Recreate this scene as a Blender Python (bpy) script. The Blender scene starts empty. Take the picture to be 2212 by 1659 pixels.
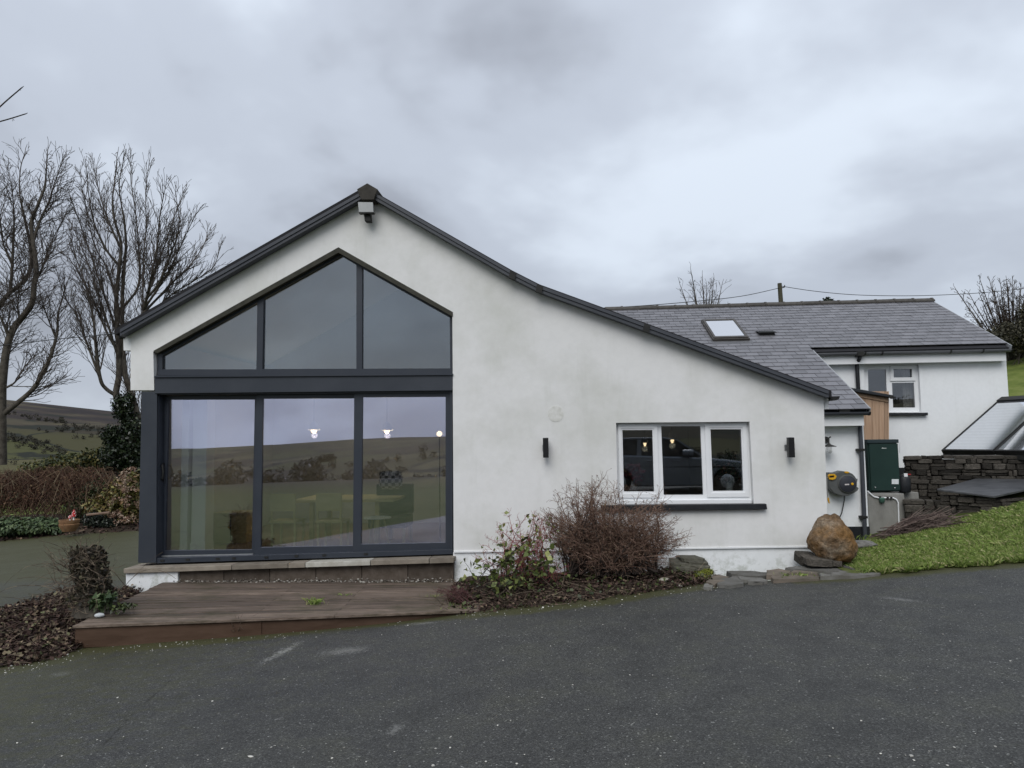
import bpy, bmesh, math, random
import numpy as np
from mathutils import Vector, Matrix, noise
from mathutils.geometry import tessellate_polygon
rad = math.radians
scene = bpy.context.scene
COL = scene.collection

# ------------------------------------------------------------------ camera
F = 1555.0                       # focal length in units of a 2212-wide picture
YAW, PITCH, ROLL = 4.0, 4.4, -0.85
CAM = Vector((0, 0, 1.6))
CR = Matrix.Rotation(rad(YAW), 3, 'Z') @ Matrix.Rotation(rad(90 + PITCH), 3, 'X') @ Matrix.Rotation(rad(ROLL), 3, 'Z')
cam_d = bpy.data.cameras.new('camera')
cam_d.sensor_width = 36.0
cam_d.lens = F / 2212 * 36.0
cam_d.clip_start = 0.05
cam_d.clip_end = 6000
cam = bpy.data.objects.new('camera', cam_d)
cam.matrix_world = Matrix.Translation(CAM) @ CR.to_4x4()
COL.objects.link(cam)
scene.camera = cam

# ------------------------------------------------------------------ sky, sun, exposure
SUN_EL, SUN_AZ = 46.0, 192.0     # azimuth clockwise from +Y: behind the camera, over the left shoulder
world = bpy.data.worlds.new('World')
scene.world = world
world.use_nodes = True
wt = world.node_tree
wt.nodes.clear()
def wn(t, **k):
    n = wt.nodes.new(t)
    for a, b in k.items():
        setattr(n, a, b)
    return n
def wl(a, b):
    wt.links.new(a, b)
w_out = wn('ShaderNodeOutputWorld')
w_sky = wn('ShaderNodeTexSky', sky_type='NISHITA', sun_disc=False, sun_elevation=rad(SUN_EL), sun_rotation=rad(SUN_AZ), air_density=1.0, dust_density=3.0)
w_b1 = wn('ShaderNodeBackground'); w_b1.inputs[1].default_value = 0.1
wl(w_sky.outputs[0], w_b1.inputs[0])
w_tc = wn('ShaderNodeTexCoord')
w_sep = wn('ShaderNodeSeparateXYZ'); wl(w_tc.outputs['Generated'], w_sep.inputs[0])
w_za = wn('ShaderNodeMath', operation='ADD'); w_za.inputs[1].default_value = 0.55
w_zm = wn('ShaderNodeMath', operation='MAXIMUM'); w_zm.inputs[1].default_value = 0.0
wl(w_sep.outputs[2], w_zm.inputs[0]); wl(w_zm.outputs[0], w_za.inputs[0])
w_dx = wn('ShaderNodeMath', operation='DIVIDE'); wl(w_sep.outputs[0], w_dx.inputs[0]); wl(w_za.outputs[0], w_dx.inputs[1])
w_dy = wn('ShaderNodeMath', operation='DIVIDE'); wl(w_sep.outputs[1], w_dy.inputs[0]); wl(w_za.outputs[0], w_dy.inputs[1])
w_cb = wn('ShaderNodeCombineXYZ'); wl(w_dx.outputs[0], w_cb.inputs[0]); wl(w_dy.outputs[0], w_cb.inputs[1])
w_mp = wn('ShaderNodeMapping'); w_mp.inputs['Location'].default_value = (0.3934, 6.5019, 0); w_mp.inputs['Scale'].default_value = (1.0, 1.15, 1); wl(w_cb.outputs[0], w_mp.inputs[0])
w_n1 = wn('ShaderNodeTexNoise'); w_n1.inputs['Scale'].default_value = 1.5; w_n1.inputs['Detail'].default_value = 5.0; w_n1.inputs['Roughness'].default_value = 0.48; w_n1.inputs['Distortion'].default_value = 0.42
wl(w_mp.outputs[0], w_n1.inputs['Vector'])
w_n2 = wn('ShaderNodeTexNoise'); w_n2.inputs['Scale'].default_value = 4.6; w_n2.inputs['Detail'].default_value = 4.0; w_n2.inputs['Roughness'].default_value = 0.5
wl(w_mp.outputs[0], w_n2.inputs['Vector'])
w_mx = wn('ShaderNodeMath', operation='MULTIPLY_ADD'); w_mx.inputs[1].default_value = 0.32
wl(w_n2.outputs[0], w_mx.inputs[0]); wl(w_n1.outputs[0], w_mx.inputs[2])
w_rp = wn('ShaderNodeValToRGB')
w_rp.color_ramp.interpolation = 'EASE'
els = w_rp.color_ramp.elements
els[0].position = 0.475; els[0].color = (0.300, 0.325, 0.376, 1)
els[1].position = 0.85; els[1].color = (0.615, 0.678, 0.765, 1)
e = els.new(0.64); e.color = (0.440, 0.482, 0.556, 1)
wl(w_mx.outputs[0], w_rp.inputs[0])
# an overcast sky is a little brighter towards the zenith
w_zg = wn('ShaderNodeMath', operation='MULTIPLY_ADD'); w_zg.inputs[1].default_value = 0.55; w_zg.inputs[2].default_value = 0.92
wl(w_zm.outputs[0], w_zg.inputs[0])
w_b2 = wn('ShaderNodeBackground'); wl(w_rp.outputs[0], w_b2.inputs[0]); wl(w_zg.outputs[0], w_b2.inputs[1])
w_mix = wn('ShaderNodeMixShader'); w_mix.inputs[0].default_value = 0.94
wl(w_b1.outputs[0], w_mix.inputs[1]); wl(w_b2.outputs[0], w_mix.inputs[2]); wl(w_mix.outputs[0], w_out.inputs[0])

sun_d = bpy.data.lights.new('sun', 'SUN')
sun_d.energy = 1.5
sun_d.angle = rad(40)
sun_d.color = (1.0, 0.975, 0.94)
sun = bpy.data.objects.new('sun', sun_d)
_sd = Vector((math.sin(rad(SUN_AZ)) * math.cos(rad(SUN_EL)), math.cos(rad(SUN_AZ)) * math.cos(rad(SUN_EL)), math.sin(rad(SUN_EL))))
sun.rotation_euler = _sd.to_track_quat('Z', 'Y').to_euler()
sun.location = _sd * 30
COL.objects.link(sun)

vs = scene.view_settings
scene.display_settings.display_device = 'sRGB'
vs.view_transform = 'Standard'; vs.look = 'None'; vs.gamma = 1.0; vs.use_curve_mapping = False
vs.exposure = 0.22
cy = scene.cycles
cy.use_denoising = True
cy.max_bounces = 8; cy.transparent_max_bounces = 24; cy.glossy_bounces = 5; cy.diffuse_bounces = 4
cy.sample_clamp_indirect = 6.0
cy.caustics_reflective = False; cy.caustics_refractive = False

# ------------------------------------------------------------------ helpers: picture coordinates to places
def ray(u, v):
    return CR @ Vector(((u - 1106) / F, (829.5 - v) / F, -1.0))
def at(u, v, Y):
    d = ray(u, v); return CAM + d * (Y / d.y)
def atz(u, v, z):
    d = ray(u, v); return CAM + d * ((z - CAM.z) / d.z)
def proj(p):
    q = CR.transposed() @ (Vector(p) - CAM)
    return 1106 + F * q.x / -q.z, 829.5 - F * q.y / -q.z
def zoomed(ox, oy, k):
    return lambda x, y: ((ox + x * k) * 0.54004, (oy + y * k) * 0.54004)
zA = zoomed(3196, 1600, 900 / 2212)
zB = zoomed(3096, 1050, 1000 / 2212)
zW = zoomed(2400, 1650, 700 / 2212)
zT = zoomed(0, 600, 1000 / 1508)
zL = zoomed(0, 1550, 600 / 1659)
zE = zoomed(2600, 2150, 1000 / 2212)

Y0 = 9.75                        # front face of the gable wall
YE = 15.2                        # eave of the rear wing
YW = 15.45                       # wall of the rear wing

# ------------------------------------------------------------------ terrain
CP = []
def cp(p, w=None): CP.append((p[0], p[1], p[2] if w is None else w))
for x, y, z in [(0, 0, 0), (-2.5, 0, -0.08), (3, 0, 0.10), (6, 0, 0.22), (0, -6, 0.12), (-6, -4, -0.25), (7, -6, 0.4), (0, 4, -0.16), (4, 5, 0.0), (-4, 4, -0.30), (9, 5, 0.2),
                (-14, 4, -0.75), (-14, -8, -0.9), (14, -8, 0.7), (14, 3, 0.6)]:
    cp((x, y, z))
_z = at(351, 1257, Y0 - 0.14).z; _a = atz(160, 1351, _z); _b = atz(985, 1318, _z)
for _u, _g in ((165, 0.245), (340, 0.215), (514, 0.19), (680, 0.155), (830, 0.115), (960, 0.065)):
    _t = (_u - 165) / (985 - 165); _q = _a.lerp(_b, _t); cp((_q.x, _q.y - 0.03, _z - _g))
cp(at(1300, 1300, 7.9)); cp(at(1450, 1278, 8.4)); cp(at(1640, 1252, 8.95)); cp(at(1890, 1241, 8.85)); cp(at(2212, 1217, 8.55))
cp(at(1500, 1236, Y0)); cp(at(1740, 1216, Y0)); cp(at(1000, 1255, Y0)); cp(at(300, 1285, Y0))
cp(at(1865, 1170, 12.4)); cp(at(2000, 1150, 11.4)); cp(at(2212, 1100, 11.4)); cp(at(2100, 1127, 11.4)); cp(at(1925, 1166, 11.3)); cp(at(2100, 1185, 9.8)); cp(at(1870, 1192, 10.6))
cp(at(120, 1230, 12.8)); cp(at(150, 1152, 19.5)); cp(at(0, 1172, 18.5)); cp(at(290, 1140, 20.5)); cp(at(0, 1300, 9.0))
cp((-20, 20, -1.1)); cp((-24, 34, -1.6)); cp((-10, 34, -1.0)); cp((3, 20, -0.1)); cp((7.5, 14.2, 0.75)); cp((9.5, 13.6, 0.85)); cp((11, 17, 1.1)); cp((14, 12, 0.9)); cp((8, 24, 1.8)); cp((18, 30, 5.0)); cp((30, 30, 6.5)); cp((14, 22, 2.6)); cp((0, 34, 0.6)); cp((-28, 0, -1.8)); cp((26, 4, 1.5)); cp((0, -26, -1.2)); cp((20, -24, 0.4)); cp((-22, -22, -2.2))
_P = np.array(CP); _n = len(_P)
def _tk(r2): return 0.5 * r2 * np.log(r2 + 1e-9)
_A = np.zeros((_n + 3, _n + 3))
_A[:_n, :_n] = _tk(((_P[:, None, :2] - _P[None, :, :2]) ** 2).sum(-1)) + np.eye(_n) * 0.06
_A[:_n, _n] = 1; _A[:_n, _n + 1:] = _P[:, :2]; _A[_n:, :_n] = _A[:_n, _n:].T
_W = np.linalg.solve(_A, np.concatenate([_P[:, 2], [0, 0, 0]]))
def sst(a, b, x):
    t = np.clip((x - a) / (b - a), 0, 1); return t * t * (3 - 2 * t)
def hh(x, y):
    """height of the land, arrays in"""
    x = np.asarray(x, float); y = np.asarray(y, float)
    sh = x.shape; xf = x.ravel(); yf = y.ravel()
    r = np.hypot(xf, yf)
    near = np.zeros_like(xf)
    m = r < 62
    if m.any():
        d2 = (xf[m][:, None] - _P[None, :, 0]) ** 2 + (yf[m][:, None] - _P[None, :, 1]) ** 2
        near[m] = _tk(d2) @ _W[:_n] + _W[_n] + _W[_n + 1] * xf[m] + _W[_n + 2] * yf[m]
    az = np.degrees(np.arctan2(xf, yf))
    valley = -32 * sst(25, 210, r)
    # moor to the left front
    wl_ = sst(-100, -62, az) * (1 - sst(-14, 4, az))
    crest = 1.6 + 1400 * np.tan(np.radians(2.75 - 0.09 * np.clip(az + 38, -4, 30)))
    left = valley + (crest - valley) * sst(240, 1400, r) ** 1.15
    # valley side behind the camera
    b = np.degrees(np.arctan2(xf, -yf))
    wb = (1 - sst(55, 95, np.abs(b)))
    cb = 1.6 + 800 * np.tan(np.radians(0.55 + 0.075 * np.clip(b, -50, 50)))
    back = valley * 0.9 + (cb - valley * 0.9) * sst(200, 800, r)
    back = np.where(r > 800, cb + (r - 800) * 0.01, back)
    # pasture that rises behind the cottage
    wr = sst(2, 22, az) * (1 - sst(75, 110, az))
    right = 1.6 + np.minimum(r, 220) * 0.115 + 0.02 * np.maximum(r - 220, 0)
    tot = wl_ + wb + wr + 1e-3
    far = (wl_ * left + wb * back + wr * right + 1e-3 * valley) / tot
    far = far + 5.0 * sst(150, 700, r) * np.sin(xf * 0.006 + 1.3) * np.sin(yf * 0.0075)
    k = sst(24, 60, r)
    return ((1 - k) * near + k * far).reshape(sh)
def h1(x, y): return float(hh(np.array([x]), np.array([y]))[0])
def atg(u, v, lift=0.0):
    d = ray(u, v); lo, hi = 1.0, 60.0
    for _ in range(36):
        m = (lo + hi) / 2; p = CAM + d * m
        if p.z > h1(p.x, p.y) + lift: lo = m
        else: hi = m
    return CAM + d * lo

# ------------------------------------------------------------------ helpers: objects
def tag(o, label=None, cat=None, group=None, kind=None):
    if label: o['label'] = label
    if cat: o['category'] = cat
    if group: o['group'] = group
    if kind: o['kind'] = kind
    return o
def empty(name, loc, label=None, cat=None, group=None):
    o = bpy.data.objects.new(name, None); o.empty_display_size = 0.1
    o.location = loc; COL.objects.link(o); return tag(o, label, cat, group)
def worldloc(o):
    v = Vector(o.location)
    while o.parent: o = o.parent; v += Vector(o.location)
    return v
def put(name, me, mat=None, parent=None, loc=None, rot=None, scale=None):
    """an object given in world space; a parent has only a location"""
    o = bpy.data.objects.new(name, me)
    if mat and not me.materials: me.materials.append(mat)
    COL.objects.link(o)
    L = Vector(loc) if loc is not None else Vector((0, 0, 0))
    if parent:
        o.parent = parent; L = L - worldloc(parent)
    o.location = L
    if rot is not None: o.rotation_euler = rot
    if scale is not None: o.scale = scale
    return o
def fast_mesh(name, V, Fc, smooth=False):
    V = np.asarray(V, np.float32); Fc = np.asarray(Fc, np.int32)
    me = bpy.data.meshes.new(name)
    k = Fc.shape[1]
    me.vertices.add(len(V)); me.vertices.foreach_set('co', V.ravel())
    me.loops.add(Fc.size); me.loops.foreach_set('vertex_index', Fc.ravel())
    me.polygons.add(len(Fc))
    me.polygons.foreach_set('loop_start', np.arange(0, Fc.size, k, dtype=np.int32))
    if smooth: me.polygons.foreach_set('use_smooth', np.ones(len(Fc), bool))
    me.update(calc_edges=True)
    return me
class MB:
    def __init__(s): s.v = []; s.f = []
    def add(s, vs_, fs):
        b = len(s.v); s.v += [tuple(p) for p in vs_]; s.f += [tuple(i + b for i in f) for f in fs]; return s
    def box(s, x0, x1, y0, y1, z0, z1):
        return s.add([(x0, y0, z0), (x1, y0, z0), (x1, y1, z0), (x0, y1, z0), (x0, y0, z1), (x1, y0, z1), (x1, y1, z1), (x0, y1, z1)],
                     [(0, 3, 2, 1), (4, 5, 6, 7), (0, 1, 5, 4), (1, 2, 6, 5), (2, 3, 7, 6), (3, 0, 4, 7)])
    def obox(s, c, ax, ay, az):
        c, ax, ay, az = map(Vector, (c, ax, ay, az)); P = []
        for k in (-1, 1):
            for i, j in ((-1, -1), (1, -1), (1, 1), (-1, 1)): P.append(c + ax * i + ay * j + az * k)
        return s.add(P, [(0, 3, 2, 1), (4, 5, 6, 7), (0, 1, 5, 4), (1, 2, 6, 5), (2, 3, 7, 6), (3, 0, 4, 7)])
    def slab(s, loops, vec):
        """polygon with holes (first loop is the outline), pushed along vec"""
        loops = [[Vector(p) for p in l] for l in loops]; vec = Vector(vec)
        flat = [p for l in loops for p in l]; n = len(flat)
        tris = tessellate_polygon(loops)
        nr = Vector((0, 0, 0))
        if tris:
            for t in tris: 
                a, b, c = (flat[i] for i in t); nr += (b - a).cross(c - a)
        fl = nr.dot(vec) > 0
        fs = []
        for t in tris:
            a, b, c = (flat[i] for i in t)
            t = tuple(t)
            if ((b - a).cross(c - a)).dot(vec) > 0: t = t[::-1]
            fs.append(t); fs.append(tuple(i + n for i in t[::-1]))
        o = 0
        for l in loops:
            m = len(l)
            for i in range(m):
                j = (i + 1) % m
                fs.append((o + i, o + j, o + j + n, o + i + n))
            o += m
        return s.add(flat + [p + vec for p in flat], fs)
    def tube(s, pts, r, n=8, cap=True):
        pts = [Vector(p) for p in pts]; m = len(pts)
        rr = r if isinstance(r, (list, tuple)) else [r] * m
        b = len(s.v); ref = None
        for i in range(m):
            d = (pts[min(i + 1, m - 1)] - pts[max(i - 1, 0)]).normalized()
            if ref is None:
                ref = d.orthogonal().normalized()
            ref = (ref - d * ref.dot(d)).normalized(); bi = d.cross(ref)
            for k in range(n):
                a = 2 * math.pi * k / n
                s.v.append(tuple(pts[i] + (ref * math.cos(a) + bi * math.sin(a)) * rr[i]))
        for i in range(m - 1):
            for k in range(n):
                k2 = (k + 1) % n
                s.f.append((b + i * n + k, b + i * n + k2, b + (i + 1) * n + k2, b + (i + 1) * n + k))
        if cap:
            s.f.append(tuple(b + k for k in range(n))[::-1]); s.f.append(tuple(b + (m - 1) * n + k for k in range(n)))
        return s
    def lathe(s, c, prof, n=20, axis='Z'):
        c = Vector(c); b = len(s.v); m = len(prof)
        for r, z in prof:
            for k in range(n):
                a = 2 * math.pi * k / n; x, y = r * math.cos(a), r * math.sin(a)
                s.v.append(tuple(c + (Vector((x, y, z)) if axis == 'Z' else Vector((x, z, y)))))
        for i in range(m - 1):
            for k in range(n):
                k2 = (k + 1) % n
                s.f.append((b + i * n + k, b + i * n + k2, b + (i + 1) * n + k2, b + (i + 1) * n + k))
        s.f.append(tuple(b + k for k in range(n))[::-1]); s.f.append(tuple(b + (m - 1) * n + k for k in range(n)))
        return s
    def build(s, name, mat, parent=None, bevel=0.0, smooth=False, fix=True):
        me = bpy.data.meshes.new(name); me.from_pydata(s.v, [], s.f)
        if fix:
            bm = bmesh.new(); bm.from_mesh(me); bmesh.ops.recalc_face_normals(bm, faces=bm.faces); bm.to_mesh(me); bm.free()
        me.update()
        o = put(name, me, mat, parent)
        if smooth:
            me.polygons.foreach_set('use_smooth', np.ones(len(me.polygons), bool))
            try: me.set_sharp_from_angle(angle=rad(40))
            except Exception: pass
        if bevel:
            md = o.modifiers.new('bevel', 'BEVEL'); md.width = bevel; md.segments = 2; md.limit_method = 'ANGLE'; md.angle_limit = rad(40)
        return o
def pl(pts, Y): return [at(u, v, Y) for u, v in pts]
def pslab(name, loops, Y, thick, mat, parent=None, bevel=0.0):
    return MB().slab([pl(l, Y) for l in loops], (0, thick, 0)).build(name, mat, parent, bevel)

# ------------------------------------------------------------------ helpers: materials
MATS = {}
def nodes(m):
    m.use_nodes = True; t = m.node_tree; b = t.nodes['Principled BSDF']; return t, b
def N(t, typ, **k):
    n = t.nodes.new(typ)
    for a, b in k.items():
        if a.startswith('i_'): n.inputs[int(a[2:]) if a[2:].isdigit() else a[2:].replace('_', ' ')].default_value = b
        else: setattr(n, a, b)
    return n
def ramp(t, stops, src, interp='LINEAR'):
    r = t.nodes.new('ShaderNodeValToRGB'); r.color_ramp.interpolation = interp
    el = r.color_ramp.elements
    while len(el) < len(stops): el.new(0.5)
    for e_, (p, c) in zip(el, stops):
        e_.position = p; e_.color = (*c, 1) if len(c) == 3 else c
    t.links.new(src, r.inputs[0]); return r
def mixc(t, fac, a, b, mode='MIX'):
    m = t.nodes.new('ShaderNodeMix'); m.data_type = 'RGBA'; m.blend_type = mode
    for s_, i in ((fac, 0), (a, 6), (b, 7)):
        if isinstance(s_, (int, float)): m.inputs[i].default_value = s_
        elif isinstance(s_, tuple): m.inputs[i].default_value = (*s_, 1)
        else: t.links.new(s_, m.inputs[i])
    return m.outputs[2]
def grey(v): return (v, v, v)
def mat(name, c1, c2=None, rough=0.6, scale=6.0, detail=5.0, bump=0.0, bscale=60.0, spec=0.3, metal=0.0, island=0.0, objr=0.0, stretch=(1, 1, 1), rvar=0.0, lo=0.35, hi=0.65):
    if name in MATS: return MATS[name]
    m = bpy.data.materials.new(name); t, b = nodes(m); MATS[name] = m
    L = t.links.new
    c2 = c2 or tuple(x * 0.8 for x in c1)
    tc = N(t, 'ShaderNodeTexCoord'); mp = N(t, 'ShaderNodeMapping'); mp.inputs['Scale'].default_value = stretch
    L(tc.outputs['Object'], mp.inputs[0])
    nz = N(t, 'ShaderNodeTexNoise', i_Scale=scale, i_Detail=detail, i_Roughness=0.6); L(mp.outputs[0], nz.inputs['Vector'])
    r = ramp(t, [(lo, c1), (hi, c2)], nz.outputs[0]); col = r.outputs[0]
    if island or objr:
        if island: src = N(t, 'ShaderNodeNewGeometry').outputs['Random Per Island']; a = island
        else: src = N(t, 'ShaderNodeObjectInfo').outputs['Random']; a = objr
        rr = ramp(t, [(0, grey(1 - a)), (1, grey(1 + a))], src)
        rr.color_ramp.elements[1].color = (1, 1, 1, 1); rr.color_ramp.elements[0].color = (*grey((1 - a) / (1 + a)), 1)
        col = mixc(t, 1.0, col, rr.outputs[0], 'MULTIPLY')
    L(col, b.inputs['Base Color'])
    b.inputs['Roughness'].default_value = rough; b.inputs['Specular IOR Level'].default_value = spec; b.inputs['Metallic'].default_value = metal
    if rvar:
        rr2 = ramp(t, [(0.3, grey(max(rough - rvar, 0.03))), (0.7, grey(min(rough + rvar, 1)))], nz.outputs[0]); L(rr2.outputs[0], b.inputs['Roughness'])
    if bump:
        n2 = N(t, 'ShaderNodeTexNoise', i_Scale=bscale, i_Detail=4.0); L(mp.outputs[0], n2.inputs['Vector'])
        bp = N(t, 'ShaderNodeBump', i_Strength=bump, i_Distance=0.01); L(n2.outputs[0], bp.inputs['Height']); L(bp.outputs[0], b.inputs['Normal'])
    return m
def leafmat(name, stops, rough=0.45, spec=0.35, trans=0.0):
    if name in MATS: return MATS[name]
    m = bpy.data.materials.new(name); t, b = nodes(m); MATS[name] = m
    g = N(t, 'ShaderNodeNewGeometry'); r = ramp(t, stops, g.outputs['Random Per Island']); t.links.new(r.outputs[0], b.inputs['Base Color'])
    b.inputs['Roughness'].default_value = rough; b.inputs['Specular IOR Level'].default_value = spec
    return m
def glassmat(name, refl, tint, thru=(0.8, 0.84, 0.84)):
    m = bpy.data.materials.new(name); m.use_nodes = True; t = m.node_tree; t.nodes.clear(); MATS[name] = m
    o = N(t, 'ShaderNodeOutputMaterial'); tr = N(t, 'ShaderNodeBsdfTransparent'); gl = N(t, 'ShaderNodeBsdfGlossy')
    tr.inputs[0].default_value = (*thru, 1); gl.inputs[0].default_value = (*tint, 1); gl.inputs['Roughness'].default_value = 0.0
    lw = N(t, 'ShaderNodeLayerWeight', i_Blend=0.25)
    fr = N(t, 'ShaderNodeMath', operation='MULTIPLY_ADD'); fr.inputs[1].default_value = 0.35; fr.inputs[2].default_value = refl
    t.links.new(lw.outputs['Fresnel'], fr.inputs[0])
    # panes are never perfectly flat
    tc = N(t, 'ShaderNodeTexCoord'); nz = N(t, 'ShaderNodeTexNoise', i_Scale=0.9, i_Detail=1.0); t.links.new(tc.outputs['Object'], nz.inputs['Vector'])
    bp = N(t, 'ShaderNodeBump', i_Strength=0.05, i_Distance=0.02); t.links.new(nz.outputs[0], bp.inputs['Height']); t.links.new(bp.outputs[0], gl.inputs['Normal'])
    mx = N(t, 'ShaderNodeMixShader'); t.links.new(fr.outputs[0], mx.inputs[0]); t.links.new(tr.outputs[0], mx.inputs[1]); t.links.new(gl.outputs[0], mx.inputs[2]); t.links.new(mx.outputs[0], o.inputs[0])
    return m
def emis(name, col, s):
    m = bpy.data.materials.new(name); t, b = nodes(m); MATS[name] = m
    b.inputs['Base Color'].default_value = (*col, 1); b.inputs['Emission Color'].default_value = (*col, 1); b.inputs['Emission Strength'].default_value = s
    return m

def render_mat(name, base, stain, grime, amt, low):
    """painted render: faint patches, streaks and a dirtier band by the ground"""
    m = bpy.data.materials.new(name); t, b = nodes(m); L = t.links.new; MATS[name] = m
    tc = N(t, 'ShaderNodeTexCoord')
    n1 = N(t, 'ShaderNodeTexNoise', i_Scale=0.95, i_Detail=6.0, i_Roughness=0.6); L(tc.outputs['Object'], n1.inputs['Vector'])
    mp = N(t, 'ShaderNodeMapping'); mp.inputs['Scale'].default_value = (5.0, 5.0, 0.55); L(tc.outputs['Object'], mp.inputs[0])
    n2 = N(t, 'ShaderNodeTexNoise', i_Scale=1.0, i_Detail=5.0, i_Roughness=0.6); L(mp.outputs[0], n2.inputs['Vector'])
    n3 = N(t, 'ShaderNodeTexNoise', i_Scale=14.0, i_Detail=4.0); L(tc.outputs['Object'], n3.inputs['Vector'])
    r1 = ramp(t, [(0.44, grey(0)), (0.66, grey(1))], n1.outputs[0])
    f1 = N(t, 'ShaderNodeMath', operation='MULTIPLY', i_1=amt); L(r1.outputs[0], f1.inputs[0])
    c = mixc(t, f1.outputs[0], base, stain)
    r2 = ramp(t, [(0.56, grey(0)), (0.8, grey(0.28 * amt))], n2.outputs[0]); c = mixc(t, r2.outputs[0], c, grime)
    r3 = ramp(t, [(0.4, grey(0.975)), (0.6, grey(1.0))], n3.outputs[0]); c = mixc(t, 1.0, c, r3.outputs[0], 'MULTIPLY')
    sp = N(t, 'ShaderNodeSeparateXYZ'); L(tc.outputs['Object'], sp.inputs[0])
    mr = N(t, 'ShaderNodeMapRange'); mr.inputs[1].default_value = low; mr.inputs[2].default_value = low - 0.35; L(sp.outputs[2], mr.inputs[0])
    n4 = N(t, 'ShaderNodeTexNoise', i_Scale=6.0, i_Detail=6.0, i_Roughness=0.7); L(tc.outputs['Object'], n4.inputs['Vector'])
    r4 = ramp(t, [(0.5, grey(0)), (0.62, grey(0.8))], n4.outputs[0])
    f4 = N(t, 'ShaderNodeMath', operation='MULTIPLY'); L(r4.outputs[0], f4.inputs[0]); L(mr.outputs[0], f4.inputs[1])
    c = mixc(t, f4.outputs[0], c, grime)
    L(c, b.inputs['Base Color']); b.inputs['Roughness'].default_value = 0.85; b.inputs['Specular IOR Level'].default_value = 0.15
    n5 = N(t, 'ShaderNodeTexNoise', i_Scale=110.0, i_Detail=3.0); L(tc.outputs['Object'], n5.inputs['Vector'])
    bp = N(t, 'ShaderNodeBump', i_Strength=0.13, i_Distance=0.006); L(n5.outputs[0], bp.inputs['Height']); L(bp.outputs[0], b.inputs['Normal'])
    return m

def seg_mesh(name, segs, n=4):
    S = np.asarray(segs, float); p0, p1, r0, r1 = S[:, :3], S[:, 3:6], S[:, 6], S[:, 7]
    d = p1 - p0; d /= np.linalg.norm(d, axis=1)[:, None] + 1e-9
    ref = np.where(np.abs(d[:, 2:3]) > 0.9, np.array([[1.0, 0, 0]]), np.array([[0, 0, 1.0]]))
    a = np.cross(d, ref); a /= np.linalg.norm(a, axis=1)[:, None] + 1e-9; b = np.cross(d, a)
    k = len(S); V = np.zeros((k, 2 * n, 3)); 
    for i in range(n):
        w = 2 * math.pi * i / n; o = a * math.cos(w) + b * math.sin(w)
        V[:, i] = p0 + o * r0[:, None]; V[:, n + i] = p1 + o * r1[:, None]
    q = np.array([[i, (i + 1) % n, n + (i + 1) % n, n + i] for i in range(n)])
    Fc = (q[None] + (np.arange(k) * 2 * n)[:, None, None]).reshape(-1, 4)
    return fast_mesh(name, V.reshape(-1, 3), Fc, True)
def leaf_mesh(name, P, size, rng, flat=0.0, droop=0.0, aspect=0.55, normals=None):
    """pointed leaves at points P: four-cornered, folded along the rib"""
    P = np.asarray(P, float); k = len(P)
    s = size * rng.uniform(0.65, 1.35, k)
    nrm = rng.normal(size=(k, 3)) * (1 - flat)
    nrm[:, 2] += flat * 1.5 + 0.25
    if normals is not None: nrm += normals * 0.8
    nrm /= np.linalg.norm(nrm, axis=1)[:, None]
    t = rng.normal(size=(k, 3)); t[:, 2] -= droop
    t -= nrm * (t * nrm).sum(1)[:, None]; t /= np.linalg.norm(t, axis=1)[:, None] + 1e-9
    b = np.cross(nrm, t)
    V = np.zeros((k, 4, 3))
    V[:, 0] = P; V[:, 2] = P + t * s[:, None] - nrm * (s * 0.12)[:, None]
    mid = P + t * (s * 0.45)[:, None]
    V[:, 1] = mid + b * (s * aspect * 0.5)[:, None] + nrm * (s * 0.1)[:, None]
    V[:, 3] = mid - b * (s * aspect * 0.5)[:, None] + nrm * (s * 0.1)[:, None]
    return fast_mesh(name, V.reshape(-1, 3), np.arange(k * 4).reshape(-1, 4))
def grow(rng, segs, p, d, L, r, lv, P):
    """one branch and what leaves it; tips are kept in P['tips']"""
    n = max(2, int(L / P['step'])); p = Vector(p); d = Vector(d).normalized(); sl = L / n
    wig, up = P['wig'], P['up']; r_end = max(r * P['taper'], P['rmin'])
    for i in range(n):
        d = (d + Vector((rng.gauss(0, wig), rng.gauss(0, wig), rng.gauss(0, wig) + up))).normalized()
        q = p + d * sl
        ra = r + (r_end - r) * i / n; rb = r + (r_end - r) * (i + 1) / n
        segs.append((*p, *q, ra, rb)); p = q
        if lv > 0 and (i + 1) / n > P['start'] and rng.random() < P['prob']:
            for _ in range(P.get('twin', 1)):
                ax = d.orthogonal(); ax.rotate(Matrix.Rotation(rng.uniform(0, 6.283), 3, d))
                cd = d.copy(); cd.rotate(Matrix.Rotation(rad(rng.uniform(*P['ang'])), 3, ax))
                grow(rng, segs, p, cd, L * rng.uniform(*P['ratio']) * (1.15 - 0.6 * i / n), max(rb * P['rr'], P['rmin']), lv - 1, P)
    P['tips'].append(p)
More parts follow.
